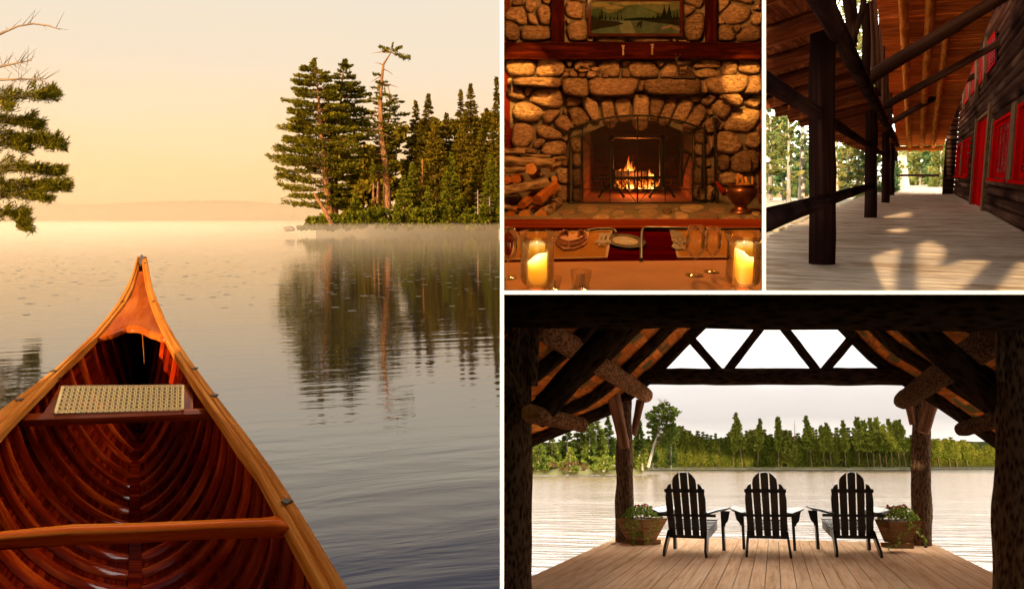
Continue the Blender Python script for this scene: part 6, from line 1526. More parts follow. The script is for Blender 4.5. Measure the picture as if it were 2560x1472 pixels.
for i in range(34):
    px, py = 1917 + RN.random() * 112, 0; py = 588 - (px - 1917) * .47 + RN.uniform(-24, 2); p = PO.pl(px, py, HF + .5); q = PO.loc(p)
    o = rock('boulder', PO, px, py, RN.uniform(14, 34), RN.uniform(8, 16), p.y, m_rock, None, seed=i * 1.7); tag(o, 'rough pale rock on the ground below the handrail', 'rock', 'rocks below the porch edge')
# ================================================================== THE BOATHOUSE DECK
z5 = lambda x, y: (1250 + x / 1.963, 730 + y / 1.963)
z6b = lambda x, y: (1900 + x / 1.962, 730 + y / 1.962)
z3 = lambda x, y: (1500 + x / 4.5225, 1150 + y / 4.5225)
z4 = lambda x, y: (2080 + x / 4.5225, 1150 + y / 4.5225)
REG = None
m_sky4 = sky_mat('bright_overcast_sky', BH, [(-4, (.72, .63, .54)), (1, (.78, .69, .60)), (3.0, (.50, .45, .41)), (4.8, (.57, .52, .48)), (6.2, (.85, .78, .72)), (8, (1.2, 1.1, 1.0)), (14, (2.4, 2.15, 1.9)), (30, (5.2, 4.7, 4.2)), (60, (6.5, 5.9, 5.3))], 1.05, cloud=((.42, .38, .36), .56, .86), cs=2.6, lo=-4, hi=60)
REG = 'boat_sky'
sky_dome('sky', BH, 1150, -34, 95, -2, 75, m_sky4)
REG = 'boat'
HB = 1.55; HD = 1.2
m_water2 = water('open_lake_water', (.32, .20, .11), 4.2, 1.5, .36, 1.0, rough=.12, fade=(10, 220, .9), big=.6)
q0 = xy(BH, BH.pl(1262, 1640, HB)); q1 = BH.loc(ray(1262, 1166)); q2 = BH.loc(ray(2900, 1166))
place_sheet('lake', BH, HB, [(-3.2, 6.2), (6.5, 6.2), (q2.x / q2.y * 1100, 1100), (q1.x / q1.y * 1100, 1100)], m_water2)
m_bdk = wood('cedar_dock_board', S(202, 154, 116), S(236, 192, 152), S(247, 214, 182), .9, 18, rough=.7, bump=.25, var=.18)
m_blog = bark('rough_spruce_bark', (.035, .018, .010), (.20, .12, .075), 24, 1.0)
m_blog2 = bark('spotted_log_bark', (.06, .022, .009), (.30, .14, .065), 20, .9)
m_blog3 = bark('dark_log_bark', (.02, .010, .006), (.12, .06, .03), 22, 1.0)
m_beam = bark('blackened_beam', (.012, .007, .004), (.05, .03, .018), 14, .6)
m_rbd = wood('orange_roof_board', S(140, 66, 22), S(200, 108, 44), S(226, 150, 78), 1.0, 10, rough=.7, bump=.25, var=.5, patch=(S(96, 84, 50), 1.6))
m_chair = plain('black_painted_wood', (.012, .010, .009), .38, var=.2, coat=.2)
m_peel = wood('peeled_grey_log', S(70, 44, 30), S(140, 100, 76), S(190, 152, 126), 1.4, 14, rough=.65, bump=.3, var=.2)
# deck
dk = bpy.data.objects.new('boathouse_deck', None); COL.objects.link(dk); dk.location = BH.w(0, 12, -HD); tag(dk, kind='structure')
X0_, X1_ = -2.66, 2.32; n_ = 32
def edge_end(X): return 15.25
for k in range(n_):
    a = X0_ + (X1_ - X0_) * k / n_ + .004; b = X0_ + (X1_ - X0_) * (k + 1) / n_ - .004
    mb = MB(); mb.hexa([BH.w(x, yv, z) for z in (-HD - .035, -HD + RN.uniform(-.0015, .0015)) for x, yv in ((a, 6.6), (b, 6.6), (b, 15.2 + RN.uniform(-.03, .03)), (a, 15.2))], L=BH.f)
    mb.build('plank', m_bdk, dk)
m_nail = plain('nail_head', (.05, .03, .02), .6); mb = MB()
for k in range(n_):
    for yv in np.arange(7.2, 15.2, .62):
        for f_ in (.25, .75):
            c = BH.w(X0_ + (X1_ - X0_) * (k + f_) / n_ + RN.uniform(-.008, .008), yv + RN.uniform(-.02, .02), -HD + .003); mb.add([c + BH.r * cos(a) * .0055 + BH.f * sin(a) * .0075 for a in (0, 1.05, 2.1, 3.14, 4.2, 5.25)], [(0, 1, 2, 3, 4, 5)])
mb.build('nail_heads', m_nail, dk)['kind'] = 'stuff'
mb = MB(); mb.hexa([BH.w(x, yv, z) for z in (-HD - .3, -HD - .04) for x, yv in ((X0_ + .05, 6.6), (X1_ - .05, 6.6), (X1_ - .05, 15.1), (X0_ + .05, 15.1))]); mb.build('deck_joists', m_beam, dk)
def blog(name, lab, cat, A, B, r_, mat, group=None, seg=10, n=16, jit=.12, parent=None, capm=None):
    mb = MB(); Q = [A.lerp(B, i / seg) for i in range(seg + 1)]; rr = [(r_[0] + (r_[1] - r_[0]) * i / seg) for i in range(seg + 1)] if hasattr(r_, '__len__') else r_
    mats = [mat, m_end] if capm else mat; mb.tube(Q, rr, n, jit=jit, capmi=1 if capm else None); o = mb.build(name, mats, parent)
    if lab: tag(o, lab, cat, group)
    return o
W = BH.w
LP = BH.loc(BH.pl(1561, 1353, HD)); RP = BH.loc(BH.pl(2303, 1362, HD))
def pv(px, py, d): return BH.vp(px, py, d)
blog('deck_post', 'left far bark covered log post standing behind the flower planter', 'post', W(LP.x, LP.y, -HD), pv(1561, 985, LP.y), (.155, .12), m_blog, 'four bark posts carrying the boathouse roof', seg=16, jit=.16)
blog('deck_post', 'right far bark covered log post beside the right flower planter', 'post', W(RP.x, RP.y, -HD), pv(2303, 985, RP.y), (.16, .13), m_blog, 'four bark posts carrying the boathouse roof', seg=16, jit=.16)
a = BH.vp(1290, 1100, 7.6); a = BH.loc(a); blog('deck_post', 'near left bark post at the left edge of the boathouse view', 'post', pv(1283, 1500, 7.6), pv(1290, 715, 7.6), (.175, .15), m_blog, 'four bark posts carrying the boathouse roof', seg=16, jit=.16)
a = BH.loc(BH.vp(2540, 1100, 7.6)); blog('deck_post', 'near right dark bark post at the right edge of the boathouse view', 'post', pv(2549, 1500, 7.6), pv(2549, 780, 7.6), (.185, .17), m_blog, 'four bark posts carrying the boathouse roof', seg=16, jit=.16)
# roof
roof = thing('boathouse_roof', 'open boathouse roof of orange boards carried on dark log rafters', 'roof', W(0, 10, 2))
PRr = [(.15, 3.3), (1.64, 1.47), (2.5, .81), (3.16, .24), (4.4, -.75)]; PRl = [(.15, 3.3), (-2.02, 1.27), (-2.57, .85), (-3.87, .37), (-5.2, -.1)]
def along(PR, t):
    L = [0]
    for p, q in zip(PR, PR[1:]): L.append(L[-1] + math.hypot(q[0] - p[0], q[1] - p[1]))
    t *= L[-1]
    for i in range(len(PR) - 1):
        if t <= L[i + 1] + 1e-9: s_ = (t - L[i]) / (L[i + 1] - L[i]); return (PR[i][0] + (PR[i + 1][0] - PR[i][0]) * s_, PR[i][1] + (PR[i + 1][1] - PR[i][1]) * s_)
    return PR[-1]
for PR in (PRl, PRr):
    nb_ = 34
    for k in range(nb_):
        (xa, za), (xb, zb) = along(PR, k / nb_), along(PR, (k + .965) / nb_)
        j = RN.uniform(0, .01); yN = 7.45
        mb = MB(); mb.hexa([W(x, yv, z + d_ + j) for d_ in (.165, .19) for x, z, yv in ((xa, za, yN), (xb, zb, yN), (xb, zb, 14.15), (xa, za, 14.15))], L=BH.f); mb.build('roof_board', m_rbd, roof)
    for ly, r_, tend in ((14.0, .10, 1.0), (12.2, .09, .66), (10.6, .09, .62), (9.0, .085, .8)):
        m_ = 16; Q = []
        for i in range(m_ + 1):
            x, z = along(PR, tend * i / m_); Q.append(W(x, ly + .02 * sin(i), z + .075))
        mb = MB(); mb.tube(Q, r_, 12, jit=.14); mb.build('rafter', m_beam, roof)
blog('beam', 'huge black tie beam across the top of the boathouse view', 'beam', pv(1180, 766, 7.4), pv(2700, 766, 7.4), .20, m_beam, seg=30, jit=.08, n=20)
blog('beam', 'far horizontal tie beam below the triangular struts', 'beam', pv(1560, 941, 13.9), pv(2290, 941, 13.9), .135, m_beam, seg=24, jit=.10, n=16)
SB = 'struts above the far tie beam'
for (x0, y0, x1, y1, im, lb) in ((860, 140, 1085, 400, 5, 'leftmost slanting strut above the far tie beam'), (1320, 120, 1105, 400, 5, 'second strut from the left above the far tie beam'), (75, 120, 290, 400, 6, 'third strut from the left above the far tie beam'), (530, 130, 305, 400, 6, 'rightmost slanting strut above the far tie beam')):
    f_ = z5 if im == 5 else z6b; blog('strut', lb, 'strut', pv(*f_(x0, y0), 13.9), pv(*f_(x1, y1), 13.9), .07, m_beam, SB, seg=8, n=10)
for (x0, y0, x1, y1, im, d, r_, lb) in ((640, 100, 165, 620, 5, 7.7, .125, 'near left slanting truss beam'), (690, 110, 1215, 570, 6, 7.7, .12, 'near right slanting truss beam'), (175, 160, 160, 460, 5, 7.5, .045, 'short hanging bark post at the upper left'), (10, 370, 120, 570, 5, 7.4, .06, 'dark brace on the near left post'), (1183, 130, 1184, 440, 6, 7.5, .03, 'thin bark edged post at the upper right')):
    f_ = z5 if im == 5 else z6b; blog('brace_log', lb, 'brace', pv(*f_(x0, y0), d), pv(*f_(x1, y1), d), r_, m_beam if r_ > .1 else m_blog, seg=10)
blog('plate_log', 'left spotted log plate on top of the far left post', 'beam', pv(*z5(170, 150), 7.5), pv(*z5(715, 505), 14.2), (.13, .125), m_blog2, seg=18, jit=.12, capm=1)
blog('plate_log', 'right bark covered log plate on top of the far right post', 'beam', pv(*z6b(1200, 190), 7.8), pv(*z6b(705, 530), 14.4), (.15, .14), m_blog3, seg=18, jit=.12, capm=1)
blog('purlin_log', 'short scarred log end sticking out low at the left eave', 'beam', pv(*z5(150, 595), 7.2), pv(*z5(398, 650), 9.6), .085, m_blog2, seg=10, capm=1)
blog('purlin_log', 'short bark log end sticking out low at the right eave', 'beam', pv(*z6b(1215, 610), 8.0), pv(*z6b(992, 672), 10.6), .08, m_blog3, seg=10, capm=1)
for (x0, y0, x1, y1, im, d, r_, lb) in ((545, 440, 612, 765, 5, 13.7, .115, 'left post brace, peeled log leaning inwards'), (690, 530, 655, 700, 5, 14.2, .07, 'pale thin brace right of the far left post'), (872, 440, 800, 690, 6, 14.2, .115, 'right post brace, peeled orange log'), (725, 530, 748, 650, 6, 14.6, .06, 'grey thin brace left of the far right post')):
    f_ = z5 if im == 5 else z6b; blog('brace_log', lb, 'brace', pv(*f_(x0, y0), d), pv(*f_(x1, y1), d), (r_, r_ * .75), m_peel, seg=8)
# chairs
def make_chair(o, label):
    ch = thing('adirondack_chair', label, 'chair', o, 'row of three black chairs facing the lake'); L_ = lambda x, yv, z: o + BH.r * x + BH.f * yv + BH.u * z
    # side rails that are the rear legs too
    for s in (-1, 1):
        mb = MB(); xo = s * .255; P = [(0.0, 0.0), (.0, .09), (.24, .33), (1.15, .40), (1.15, .30), (.30, .22), (.06, 0.0)]
        fl_ = 0.03 * s
        mb.prism([L_(xo + fl_ * (1 - z / .33 if z < .33 else 0) - .016, yv, z) for yv, z in P], BH.r * .032); mb.build('rear_leg', m_chair, ch)
        mb = MB(); mb.hexa([L_(s * .355 + dx, 1.10 + dy, z) for z in (0, .56) for dx, dy in ((-.02, 0), (.02, 0), (.02, .10), (-.02, .10))]); mb.build('front_leg', m_chair, ch)
        mb = MB(); top = [(.27, .02), (.33, -.02), (.45, .10), (.50, .60), (.47, 1.25), (.40, 1.32), (.30, 1.28), (.27, .9)]
        mb.prism([L_(s * a, b, .56 + (.035 if a > .42 else 0)) for a, b in top], BH.u * .024); mb.build('armrest', m_chair, ch)
        mb = MB(); mb.prism([L_(s * .375 + .0, 1.10 + q[0], q[1]) for q in ((0, .56), (.12, .56), (.05, .40), (0, .34))], BH.r * s * .022); mb.prism([L_(s * (.36), 1.08, .555), L_(s * .47, 1.08, .555), L_(s * .44, 1.08, .42), L_(s * .37, 1.08, .34)], BH.f * .02); mb.build('arm_bracket', m_chair, ch)
    # back: five fanned slats leaning towards the viewer
    yb = lambda z: .30 - (z - .26) * .22
    tops = [.95, 1.085, 1.115, 1.085, .95]
    for i in range(5):
        t = i - 2; xb = t * .108; xt = t * .117; wb = .045; wt = .050; z0 = .24; z1 = tops[i]; P = []
        lerpx = lambda z, o_: (xb + (xt - xb) * (z - z0) / .85) + o_ * (wb + (wt - wb) * (z - z0) / .85)
        P = [(lerpx(z0, -1), z0), (lerpx(z0, 1), z0)]
        if t == 0: P += [(lerpx(z1 - .012, 1), z1 - .012), (lerpx(z1, .4), z1), (lerpx(z1, -.4), z1), (lerpx(z1 - .012, -1), z1 - .012)]
        elif abs(t) == 1:
            hi = [(lerpx(z1 - .13, 1), z1 - .13), (lerpx(z1 - .06, .8), z1 - .06), (lerpx(z1 - .015, .1), z1 - .015), (lerpx(z1 + .03, -1), z1 + .03)]
            P += hi if t > 0 else [(2 * (xb + (xt - xb) * (z - z0) / .85) - x, z) for x, z in hi[::-1]]
            if t < 0: P[2:] = [(2 * lerpx(z, 0) - x, z) for x, z in hi[::-1]]
        else:
            hi = [(lerpx(z1 - .20, 1), z1 - .20), (lerpx(z1 - .07, .55), z1 - .07), (lerpx(z1 - .005, -.2), z1 - .005), (lerpx(z1 + .01, -1), z1 + .01)]
            P += hi if t > 0 else [(2 * lerpx(z, 0) - x, z) for x, z in hi[::-1]]
        mb = MB(); mb.prism([L_(x, yb(z), z) for x, z in P], BH.f * .02 + BH.u * .004); mb.build('back_slat', m_chair, ch)
    for z, w_, h_ in ((.865, .275, .052), (.535, .40, .036), (.245, .275, .04)):
        mb = MB(); mb.hexa([L_(x, yb(z) - .03 + dy, z + dz_) for dz_ in (-h_ / 2, h_ / 2) for x, dy in ((-w_, 0), (w_, 0), (w_, .028), (-w_, .028))]); mb.build('back_rail', m_chair, ch)
    for k in range(7):
        yv = .38 + k * .125; z = .335 + .065 * (k / 6) + .012 * (k == 6); mb = MB(); mb.hexa([L_(x, yv + dy, z + dz_) for dz_ in (0, .02) for x, dy in ((-.275, 0), (.275, 0), (.275, .095), (-.275, .095))]); mb.build('seat_slat', m_chair, ch)
    return ch
cl = BH.pl(1712, 1392, HD)
c1 = make_chair(cl, 'left one of three black slatted wooden chairs facing the lake')
for px, lb in ((1922, 'middle one of three black slatted wooden chairs facing the lake'), (2149, 'right one of three black slatted wooden chairs, beside the planter')):
    c = copy_tree(c1); c.location = BH.pl(px, 1393.5, HD); c['label'] = lb
c3 = c; 
bpy.context.view_layer.update()
Mr = Matrix.Rotation(rad(6), 4, BH.u); c3.matrix_world = Matrix.Translation(c3.location) @ Mr
c1.matrix_world = Matrix.Translation(c1.location) @ Matrix.Rotation(rad(-5), 4, BH.u)
# planters
m_pbd = wood('planter_cedar', S(84, 58, 36), S(140, 104, 70), S(172, 134, 96), 2.5, 30, rough=.75, bump=.3, var=.2)
m_vine = foliage('vine_leaves', (.10, .16, .02), (.30, .38, .06), trans=.45, ns=5, extra=(.46, .50, .12)); m_flow = plain('red_petals', (.62, .02, .05), .6, spec=0, var=.4, ns=30); m_soil = plain('potting_soil', (.06, .035, .02), .9, var=.4, ns=40, bump=.5)
def planter(lab, tl_, tn, tr_, bl_, bn, br_, f_, d0, seed, trail, dl=.36, dr_=.36):
    N = pv(*f_(*tn), d0); L = pv(*f_(*tl_), d0 + dl); R_2 = pv(*f_(*tr_), d0 + dr_); N2 = pv(*f_(*bn), d0 + .12); L2 = pv(*f_(*bl_), d0 + .12 + dl * .55); R2 = pv(*f_(*br_), d0 + .12 + dr_ * .55)
    Fp = L + R_2 - N; F2 = L2 + R2 - N2; pl_ = thing('planter', lab, 'planter', (N2 + F2) / 2, 'tapered wooden planters with flowers')
    T = [N, R_2, Fp, L]; B = [N2, R2, F2, L2]; ctr = base_of(T + B)
    for i in range(4):
        j = (i + 1) % 4
        for k in range(3):
            a0, a1 = k / 3 + .004, (k + 1) / 3 - .004; P = [B[i].lerp(T[i], a0), B[j].lerp(T[j], a0), B[j].lerp(T[j], a1), B[i].lerp(T[i], a1)]; inn = [p + (Vector(ctr) - p) * .05 for p in P]
            mb = MB(); mb.hexa(inn + P, L=(P[1] - P[0]).normalized()); mb.build('board', m_pbd, pl_)
    cc = base_of(B); mb = MB(); sl_ = [cc + (b - cc) * 1.28 for b in B]; mb.hexa([p - BH.u * .075 for p in sl_] + [p - BH.u * .008 for p in sl_]); mb.build('base_slab', m_pbd, pl_)
    mb = MB(); mb.add([ctr + (t - ctr) * .93 + BH.u * -.01 for t in T], [(0, 1, 2, 3)]); mb.build('soil', m_soil, pl_)
    tc_ = np.array(base_of(T)); ex = np.array((R_2 - L) * .5); ey = np.array((Fp - N) * .5); Nn = 900; r_ = NP.rand(Nn) ** .5; an = NP.rand(Nn) * 2 * pi; up = np.array(BH.u)
    C = tc_ + ex * (r_ * np.cos(an) * .78)[:, None] + ey * (r_ * np.sin(an) * .85)[:, None] + up * ((1 - r_ ** 3) * .13 * (0.4 + NP.rand(Nn)) + .015)[:, None]
    D = unit(NP.randn(Nn, 3) + up * .6); N_ = unit(np.cross(D, NP.randn(Nn, 3))); leaves('leaves', C, D, N_, .040 * (.6 + .8 * NP.rand(Nn)), .03, m_vine, pl_)['kind'] = 'stuff'
    m2 = 70; idx = np.argsort(-((C @ up) + NP.rand(Nn) * .06))[:m2][NP.permutation(m2)]; Cf = C[idx] + up * .02; D = unit(NP.randn(m2, 3)); cen = Cf[::1]
    Cf = np.repeat(Cf[:16 if seed else 9], 6, 0) + NP.randn((16 if seed else 9) * 6, 3) * .009; D = unit(NP.randn(len(Cf), 3)); leaves('flowers', Cf, D, unit(np.cross(D, NP.randn(len(Cf), 3))), .032, .028, m_flow, pl_)['kind'] = 'stuff'
    for t_i, (pts, dd) in enumerate(trail):
        P = [pv(*f_(*p), d0 + dd) for p in pts]; mb = MB(); mb.tube(P, .004, 4, cap=False); v = mb.build('vine', m_vine, pl_); Cs = []
        for a, b in zip(P, P[1:]):
            for q in range(7): Cs.append(np.array(a.lerp(b, RN.random())) + NP.randn(3) * .018)
        Cs = np.array(Cs); D = unit(NP.randn(len(Cs), 3) - up * .3); leaves('vine_leaves', Cs, D, unit(np.cross(D, NP.randn(len(Cs), 3) + np.array(BH.f) * 1.5)), .045 * (.7 + .6 * NP.rand(len(Cs))), .036, m_vine, v)
planter('left wooden planter with trailing vines at the foot of the left post', (172, 655), (490, 668), (770, 652), (300, 905), (492, 915), (640, 890), z3, 13.4, 0,
        [([(300, 660), (290, 740), (330, 800)], -.02), ([(390, 670), (370, 800), (375, 900), (355, 1000)], -.05), ([(430, 680), (430, 780), (400, 840)], -.05), ([(340, 680), (335, 820), (380, 860)], -.05), ([(590, 670), (600, 760), (560, 850), (540, 940)], -.02), ([(660, 660), (655, 740), (630, 790)], .1), ([(400, 820), (490, 860), (560, 880)], -.05)])
planter('right wooden planter with red flowers between the chair and right post', (478, 662), (645, 688), (1040, 688), (590, 920), (680, 932), (880, 935), z4, 13.2, 1,
        [([(880, 690), (890, 750), (850, 840)], -.03), ([(920, 700), (925, 740)], .0), ([(800, 820), (770, 900), (720, 980), (650, 990)], -.08), ([(990, 770), (990, 850)], .1)], dl=.5, dr_=.25)
mb = MB(); c = BH.pl(*z4(1062, 985), HD); mb.tube([c, c + BH.u * .03], [.03, .02], 7); v = mb.build('seedling', m_soil); Cs = np.array([c + BH.u * (.03 + .02 * i) + BH.r * RN.uniform(-.02, .02) for i in range(7)]); D = unit(NP.randn(7, 3) + np.array(BH.u)); leaves('seedling_leaves', Cs, D, unit(np.cross(D, NP.randn(7, 3))), .06, .04, m_vine, v); tag(v, 'tiny green seedling on the deck at the foot of the right post', 'plant')
for px, py, lb in ((*z3(150, 945), 'small dark pile of grit beside the left planter'),):
    o = rock('grit', BH, px, py, 14, 3, BH.pl(px, py, HD).y, m_soil, lb, 'pebbles')
# ---- far shore
m_f1 = foliage('far_spruce', (.07, .10, .012), (.24, .25, .035), trans=.3, ns=.15); m_f2 = foliage('far_yellow_green', (.10, .12, .014), (.32, .31, .05), trans=.3, ns=.15); m_f3 = foliage('far_rusty', (.10, .06, .025), (.20, .13, .06), trans=.15, ns=.2)
YS = 320.0
base_y = 1169.5
m_dtr = bark('dark_trunk', (.05, .03, .02), (.16, .11, .07), 3, .3)
def proto(kind):
    t = Tree(); o = BH.at(1900, base_y, YS); up = BH.u
    H = 60 * YS / F; t.mb.tube([o, o + up * H * .9], [.16, .03], 5)
    layers = 15
    for k in range(layers):
        f_ = k / (layers - 1)
        if kind == 0: z = H * (.06 + .92 * f_); R_ = H * .17 * (1 - f_) ** .8 + .25; dr = -.15
        elif kind == 1: z = H * (.25 + .73 * f_); R_ = H * .22 * sin(pi * min(1, .15 + f_ * .8)) + .3; dr = .1
        else: z = H * (.36 + .62 * f_); R_ = H * .115 * sin(pi * min(1, .25 + f_ * .7)) * RN.uniform(.35, 1.35) + .25; dr = .15
        for b in range(7 if kind < 2 else 5):
            a = RN.random() * 6.28; P = o + up * z; T = P + (BH.r * cos(a) + BH.f * sin(a)) * R_ * RN.uniform(.7, 1.1) + up * R_ * dr
            t.put(spray(P, T, up, 13, .45, .12, .8, tip=.12), .8)
    r = thing('tree', 'x', 'tree', o); t.finish(r, (m_f1, m_f2, m_f1)[kind], m_dtr, .5); return r
protos = [proto(0), proto(1), proto(2), proto(0), proto(1), proto(2), proto(2), proto(0)]
KIND = [0, 1, 2, 0, 1, 2, 2, 0]
far_group = ['small pointed dark spruces massed along the far shore', 'pale yellow green rounded trees massed along the far shore', 'tall bare trunked pines on the far shore']
far_lab = ['small dark pointed spruce in the crowd along the far shore', 'small pale yellow green tree in the crowd along the far shore']
used = [False] * 3
def put(kind, px, top, Y=YS, by=base_y, wsc=1.0, lab=None, mat=None, rust=False):
    p = protos[RN.choice([i for i, q in enumerate(KIND) if q == kind])]; r = copy_tree(p); o = BH.at(px, by, Y); r.location = o; s_ = (by - top) / 60.0 * Y / YS
    bpy_rot = Matrix.Rotation(RN.random() * 6.28, 4, BH.u); r.matrix_world = Matrix.Translation(o) @ bpy_rot @ (BH.M.to_4x4() @ Matrix.Diagonal((s_ * wsc, s_ * wsc, s_, 1)) @ BH.M.to_4x4().inverted())
    r['label'] = lab or far_lab[min(kind, 1)]; r['group'] = 'emergent trees along the far shore' if lab else far_group[kind]
    return r
tops = [(1590, 1095), (1680, 1078), (1760, 1085), (1850, 1088), (1900, 1086), (1960, 1085), (2040, 1080), (2120, 1082), (2180, 1088), (2250, 1092), (2290, 1100)]
for i in range(190):
    px = 1592 + (2296 - 1592) * (i + RN.random()) / 190; lay = i % 3
    top = interp(tops, px) + (0, 14, 34)[lay] + RN.uniform(-13, 10); put(RN.choice([0, 0, 0, 1]), px, top, YS + (26, 10, -6)[lay], base_y + (0, .2, .4)[lay], RN.uniform(.7, 1.2))
EM = [(1834, 1058, 'crooked pine with a tilted crown left of the tall pair over the left chair'), (1857, 1029, 'tall pine with a tufted crown above the gap right of the left chair'), (1894, 1045, 'slim pine leaning right above the middle chair'), (1947, 1042, 'umbrella crowned tall pine just right of the middle chair'), (2031, 1037, 'tall narrow spruce like pine midway between the middle and right chairs'), (2062, 1062, 'short flag topped pine right of the tall narrow one'), (2080, 1056, 'broken topped pine in the pair above the right chair'), (2115, 1050, 'pine with a big clump at its top above the right chair'), (2149, 1043, 'tall thin pine first in the dense right hand row'), (2172, 1050, 'second pine in the dense right hand row'), (2187, 1044, 'third pine in the dense right hand row'), (2203, 1043, 'fourth pine in the dense right hand row'), (2232, 1047, 'pine left of the gap in the right hand row'), (2250, 1050, 'pine right of the gap in the right hand row'), (2266, 1048, 'last pine of the row, next to the right post'), (2218, 1060, 'lower pine inside the dense right hand row')]
for px, top, lb in EM: put(2, px, top, YS - 10, base_y + .3, .62 if px < 2140 else .72, lb)
mb = MB(); mb.tube([BH.at(*z6b(170, 730), YS), BH.at(*z6b(170, 628), YS)], [.2, .05], 5)
for k in range(9): mb.tube([BH.at(*z6b(170, 650 + k * 9), YS), BH.at(*z6b(170 + (14 if k % 2 else -12), 655 + k * 9), YS)], .05, 3)
tag(mb.build('dead_tree', m_dead), 'bare dead spire standing above the far treeline', 'dead tree')
for i in range(46):
    px = 2290 + 230 * (i + RN.random()) / 46; f_ = (px - 2290) / 230; top = 1098 + 24 * f_ + RN.uniform(-12, 10) + (6 if i % 2 else 0); put(RN.choice([0, 1, 1]), px, top, YS * 1.35, 1167.5, 1.3)
for i in range(5): put(2, 2325 + i * 24 + RN.uniform(-5, 5), 1098 + i * 5, YS * 1.3, 1167.5, 1.3, ['tall pale pine right beside the right post', 'second pine right of the right post', 'third pine right of the right post', 'fourth pine right of the right post', 'last tall pine before the low far shore'][i])
for p in protos:
    for ch in list(p.children): bpy.data.objects.remove(ch)
    bpy.data.objects.remove(p)
# far hill and banks
mb = MB(); rows = []
for j in range(5):
    rows.append([BH.at(px, [1168, 1130, 1112, 1100, 1094][j] + (px - 1930) ** 2 / 26000 * .9 * (j > 0) + 5 * noise.noise(Vector((px * .02, j, 0))), 640 + j * 40) for px in range(1240, 2700, 14)])
mb.grid(rows); tag(mb.build('far_hill', foliage('far_hill_woods', (.05, .065, .03), (.10, .115, .05), trans=0, ns=.03)), kind='structure')
mb = MB(); rows = []
for j, (dz_, yy_) in enumerate(((-.3, 0), (.4, 3), (.7, 16), (.9, 60))):
    rows.append([BH.at(px, 1170.3, YS - 14) + BH.f * yy_ + BH.u * (dz_ + .4 * noise.noise(Vector((px * .06, j, 2)))) for px in range(1560, 2320, 8)])
mb.grid(rows); m_bank = plain('shore_grass', (.16, .15, .05), .95, var=.4, ns=.3, bump=.4); tag(mb.build('shore_bank', m_bank), kind='structure')
mb = MB(); rows = []
for j, (dz_, yy_) in enumerate(((-.3, 0), (.4, 3), (.8, 16), (1, 60))):
    rows.append([BH.at(px, 1168.2, YS * 1.3) + BH.f * yy_ + BH.u * (dz_ + .4 * noise.noise(Vector((px * .06, j, 2)))) for px in range(2280, 2620, 8)])
mb.grid(rows); tag(mb.build('shore_bank', m_bank), kind='structure')
# nearer wooded bank on the left
YB = 130.0
mb = MB(); rows = []
for j, (dz_, yy_) in enumerate(((-.4, 0), (.3, 1.5), (.8, 6), (1.2, 12))):
    rows.append([BH.at(px, 1181.5 - .009 * (px - 1330), YB) + BH.f * (yy_ + 1.5 * noise.noise(Vector((px * .04, 1, 2)))) + BH.u * (dz_ + .3 * noise.noise(Vector((px * .09, j, 2)))) for px in range(1250, 1608, 6)])
mb.grid(rows); tag(mb.build('shore_bank', m_bank), kind='structure')
def btree(x, ty, by, w_, Y, mat, lab, **k):
    (px, t_), (_, b_) = z5(x, ty), z5(x, by); H = b_ - t_; w2 = w_ / 1.963
    shape = k.pop('shape', .6); pr = [(t_, px - 1, px + 1)] + [(t_ + H * q, px - w2 * .5 * q ** shape * RN.uniform(.8, 1.2), px + w2 * .5 * q ** shape * RN.uniform(.8, 1.2)) for q in (.1, .25, .4, .6, .8, .95)]
    conifer(BH, [(px, b_), (px, t_)], pr, Y, .22, mat, m_gtr, lab, 'tree', 'tree', step=7, nb=8, n=34, ln=.55, thick=.13, lift=k.pop('lift', .05), gap=.4, group='trees on the left wooded bank', width=.42, ratio=.5, twigs=False)
m_b1 = foliage('bank_green', (.045, .075, .012), (.17, .22, .04), trans=.25, ns=.25); m_b2 = foliage('bank_yellow', (.09, .12, .015), (.30, .34, .06), trans=.35, ns=.25)
for a in ((190, 740, 880, 110, 132, m_b1, 'dark green tree at the left end of the wooded bank'), (255, 705, 875, 90, 136, m_b2, 'pale green fir left on the wooded bank'), (330, 660, 870, 120, 142, m_b1, 'tall green tree under the left roof eave'), (395, 640, 870, 120, 146, m_b2, 'yellow green tall tree under the projecting log end'), (470, 600, 870, 130, 144, m_b2, 'tallest yellow green tree left of the far left post'), (440, 640, 875, 80, 140, m_b1, 'green tree in the middle of the wooded bank'), (530, 620, 870, 110, 148, m_b1, 'dark tree just left of the far left post'), (345, 770, 878, 70, 131, m_b2, 'small bright fir in front on the wooded bank'), (510, 805, 880, 130, 130, m_b2, 'rounded bright bush at the waterside left of the post'), (685, 640, 870, 80, 134, m_b1, 'dark pointed spruce just right of the far left post'), (700, 780, 872, 60, 131, m_b2, 'low yellow bush right of the far left post'), (750, 720, 868, 70, 170, m_b1, 'spruce behind the leaning pine'), (840, 690, 866, 70, 190, m_b1, 'green tree right of the leaning pine crown')): btree(*a)
it = [(*z5(RN.uniform(150, 740), RN.uniform(810, 876)), RN.uniform(5, 10)) for _ in range(70)]
clump_mass('undergrowth', BH, it, 133, m_b2, 50, .5, 'bright low bushes along the left bank')
it = [(*z5(RN.uniform(230, 430), RN.uniform(835, 872)), RN.uniform(3, 5)) for _ in range(22)]
clump_mass('undergrowth', BH, it, 127, m_f3, 40, .4, 'rusty dead branches at the waterline of the left bank', zr=.5)
zf = lambda x, y: z5(x, y)
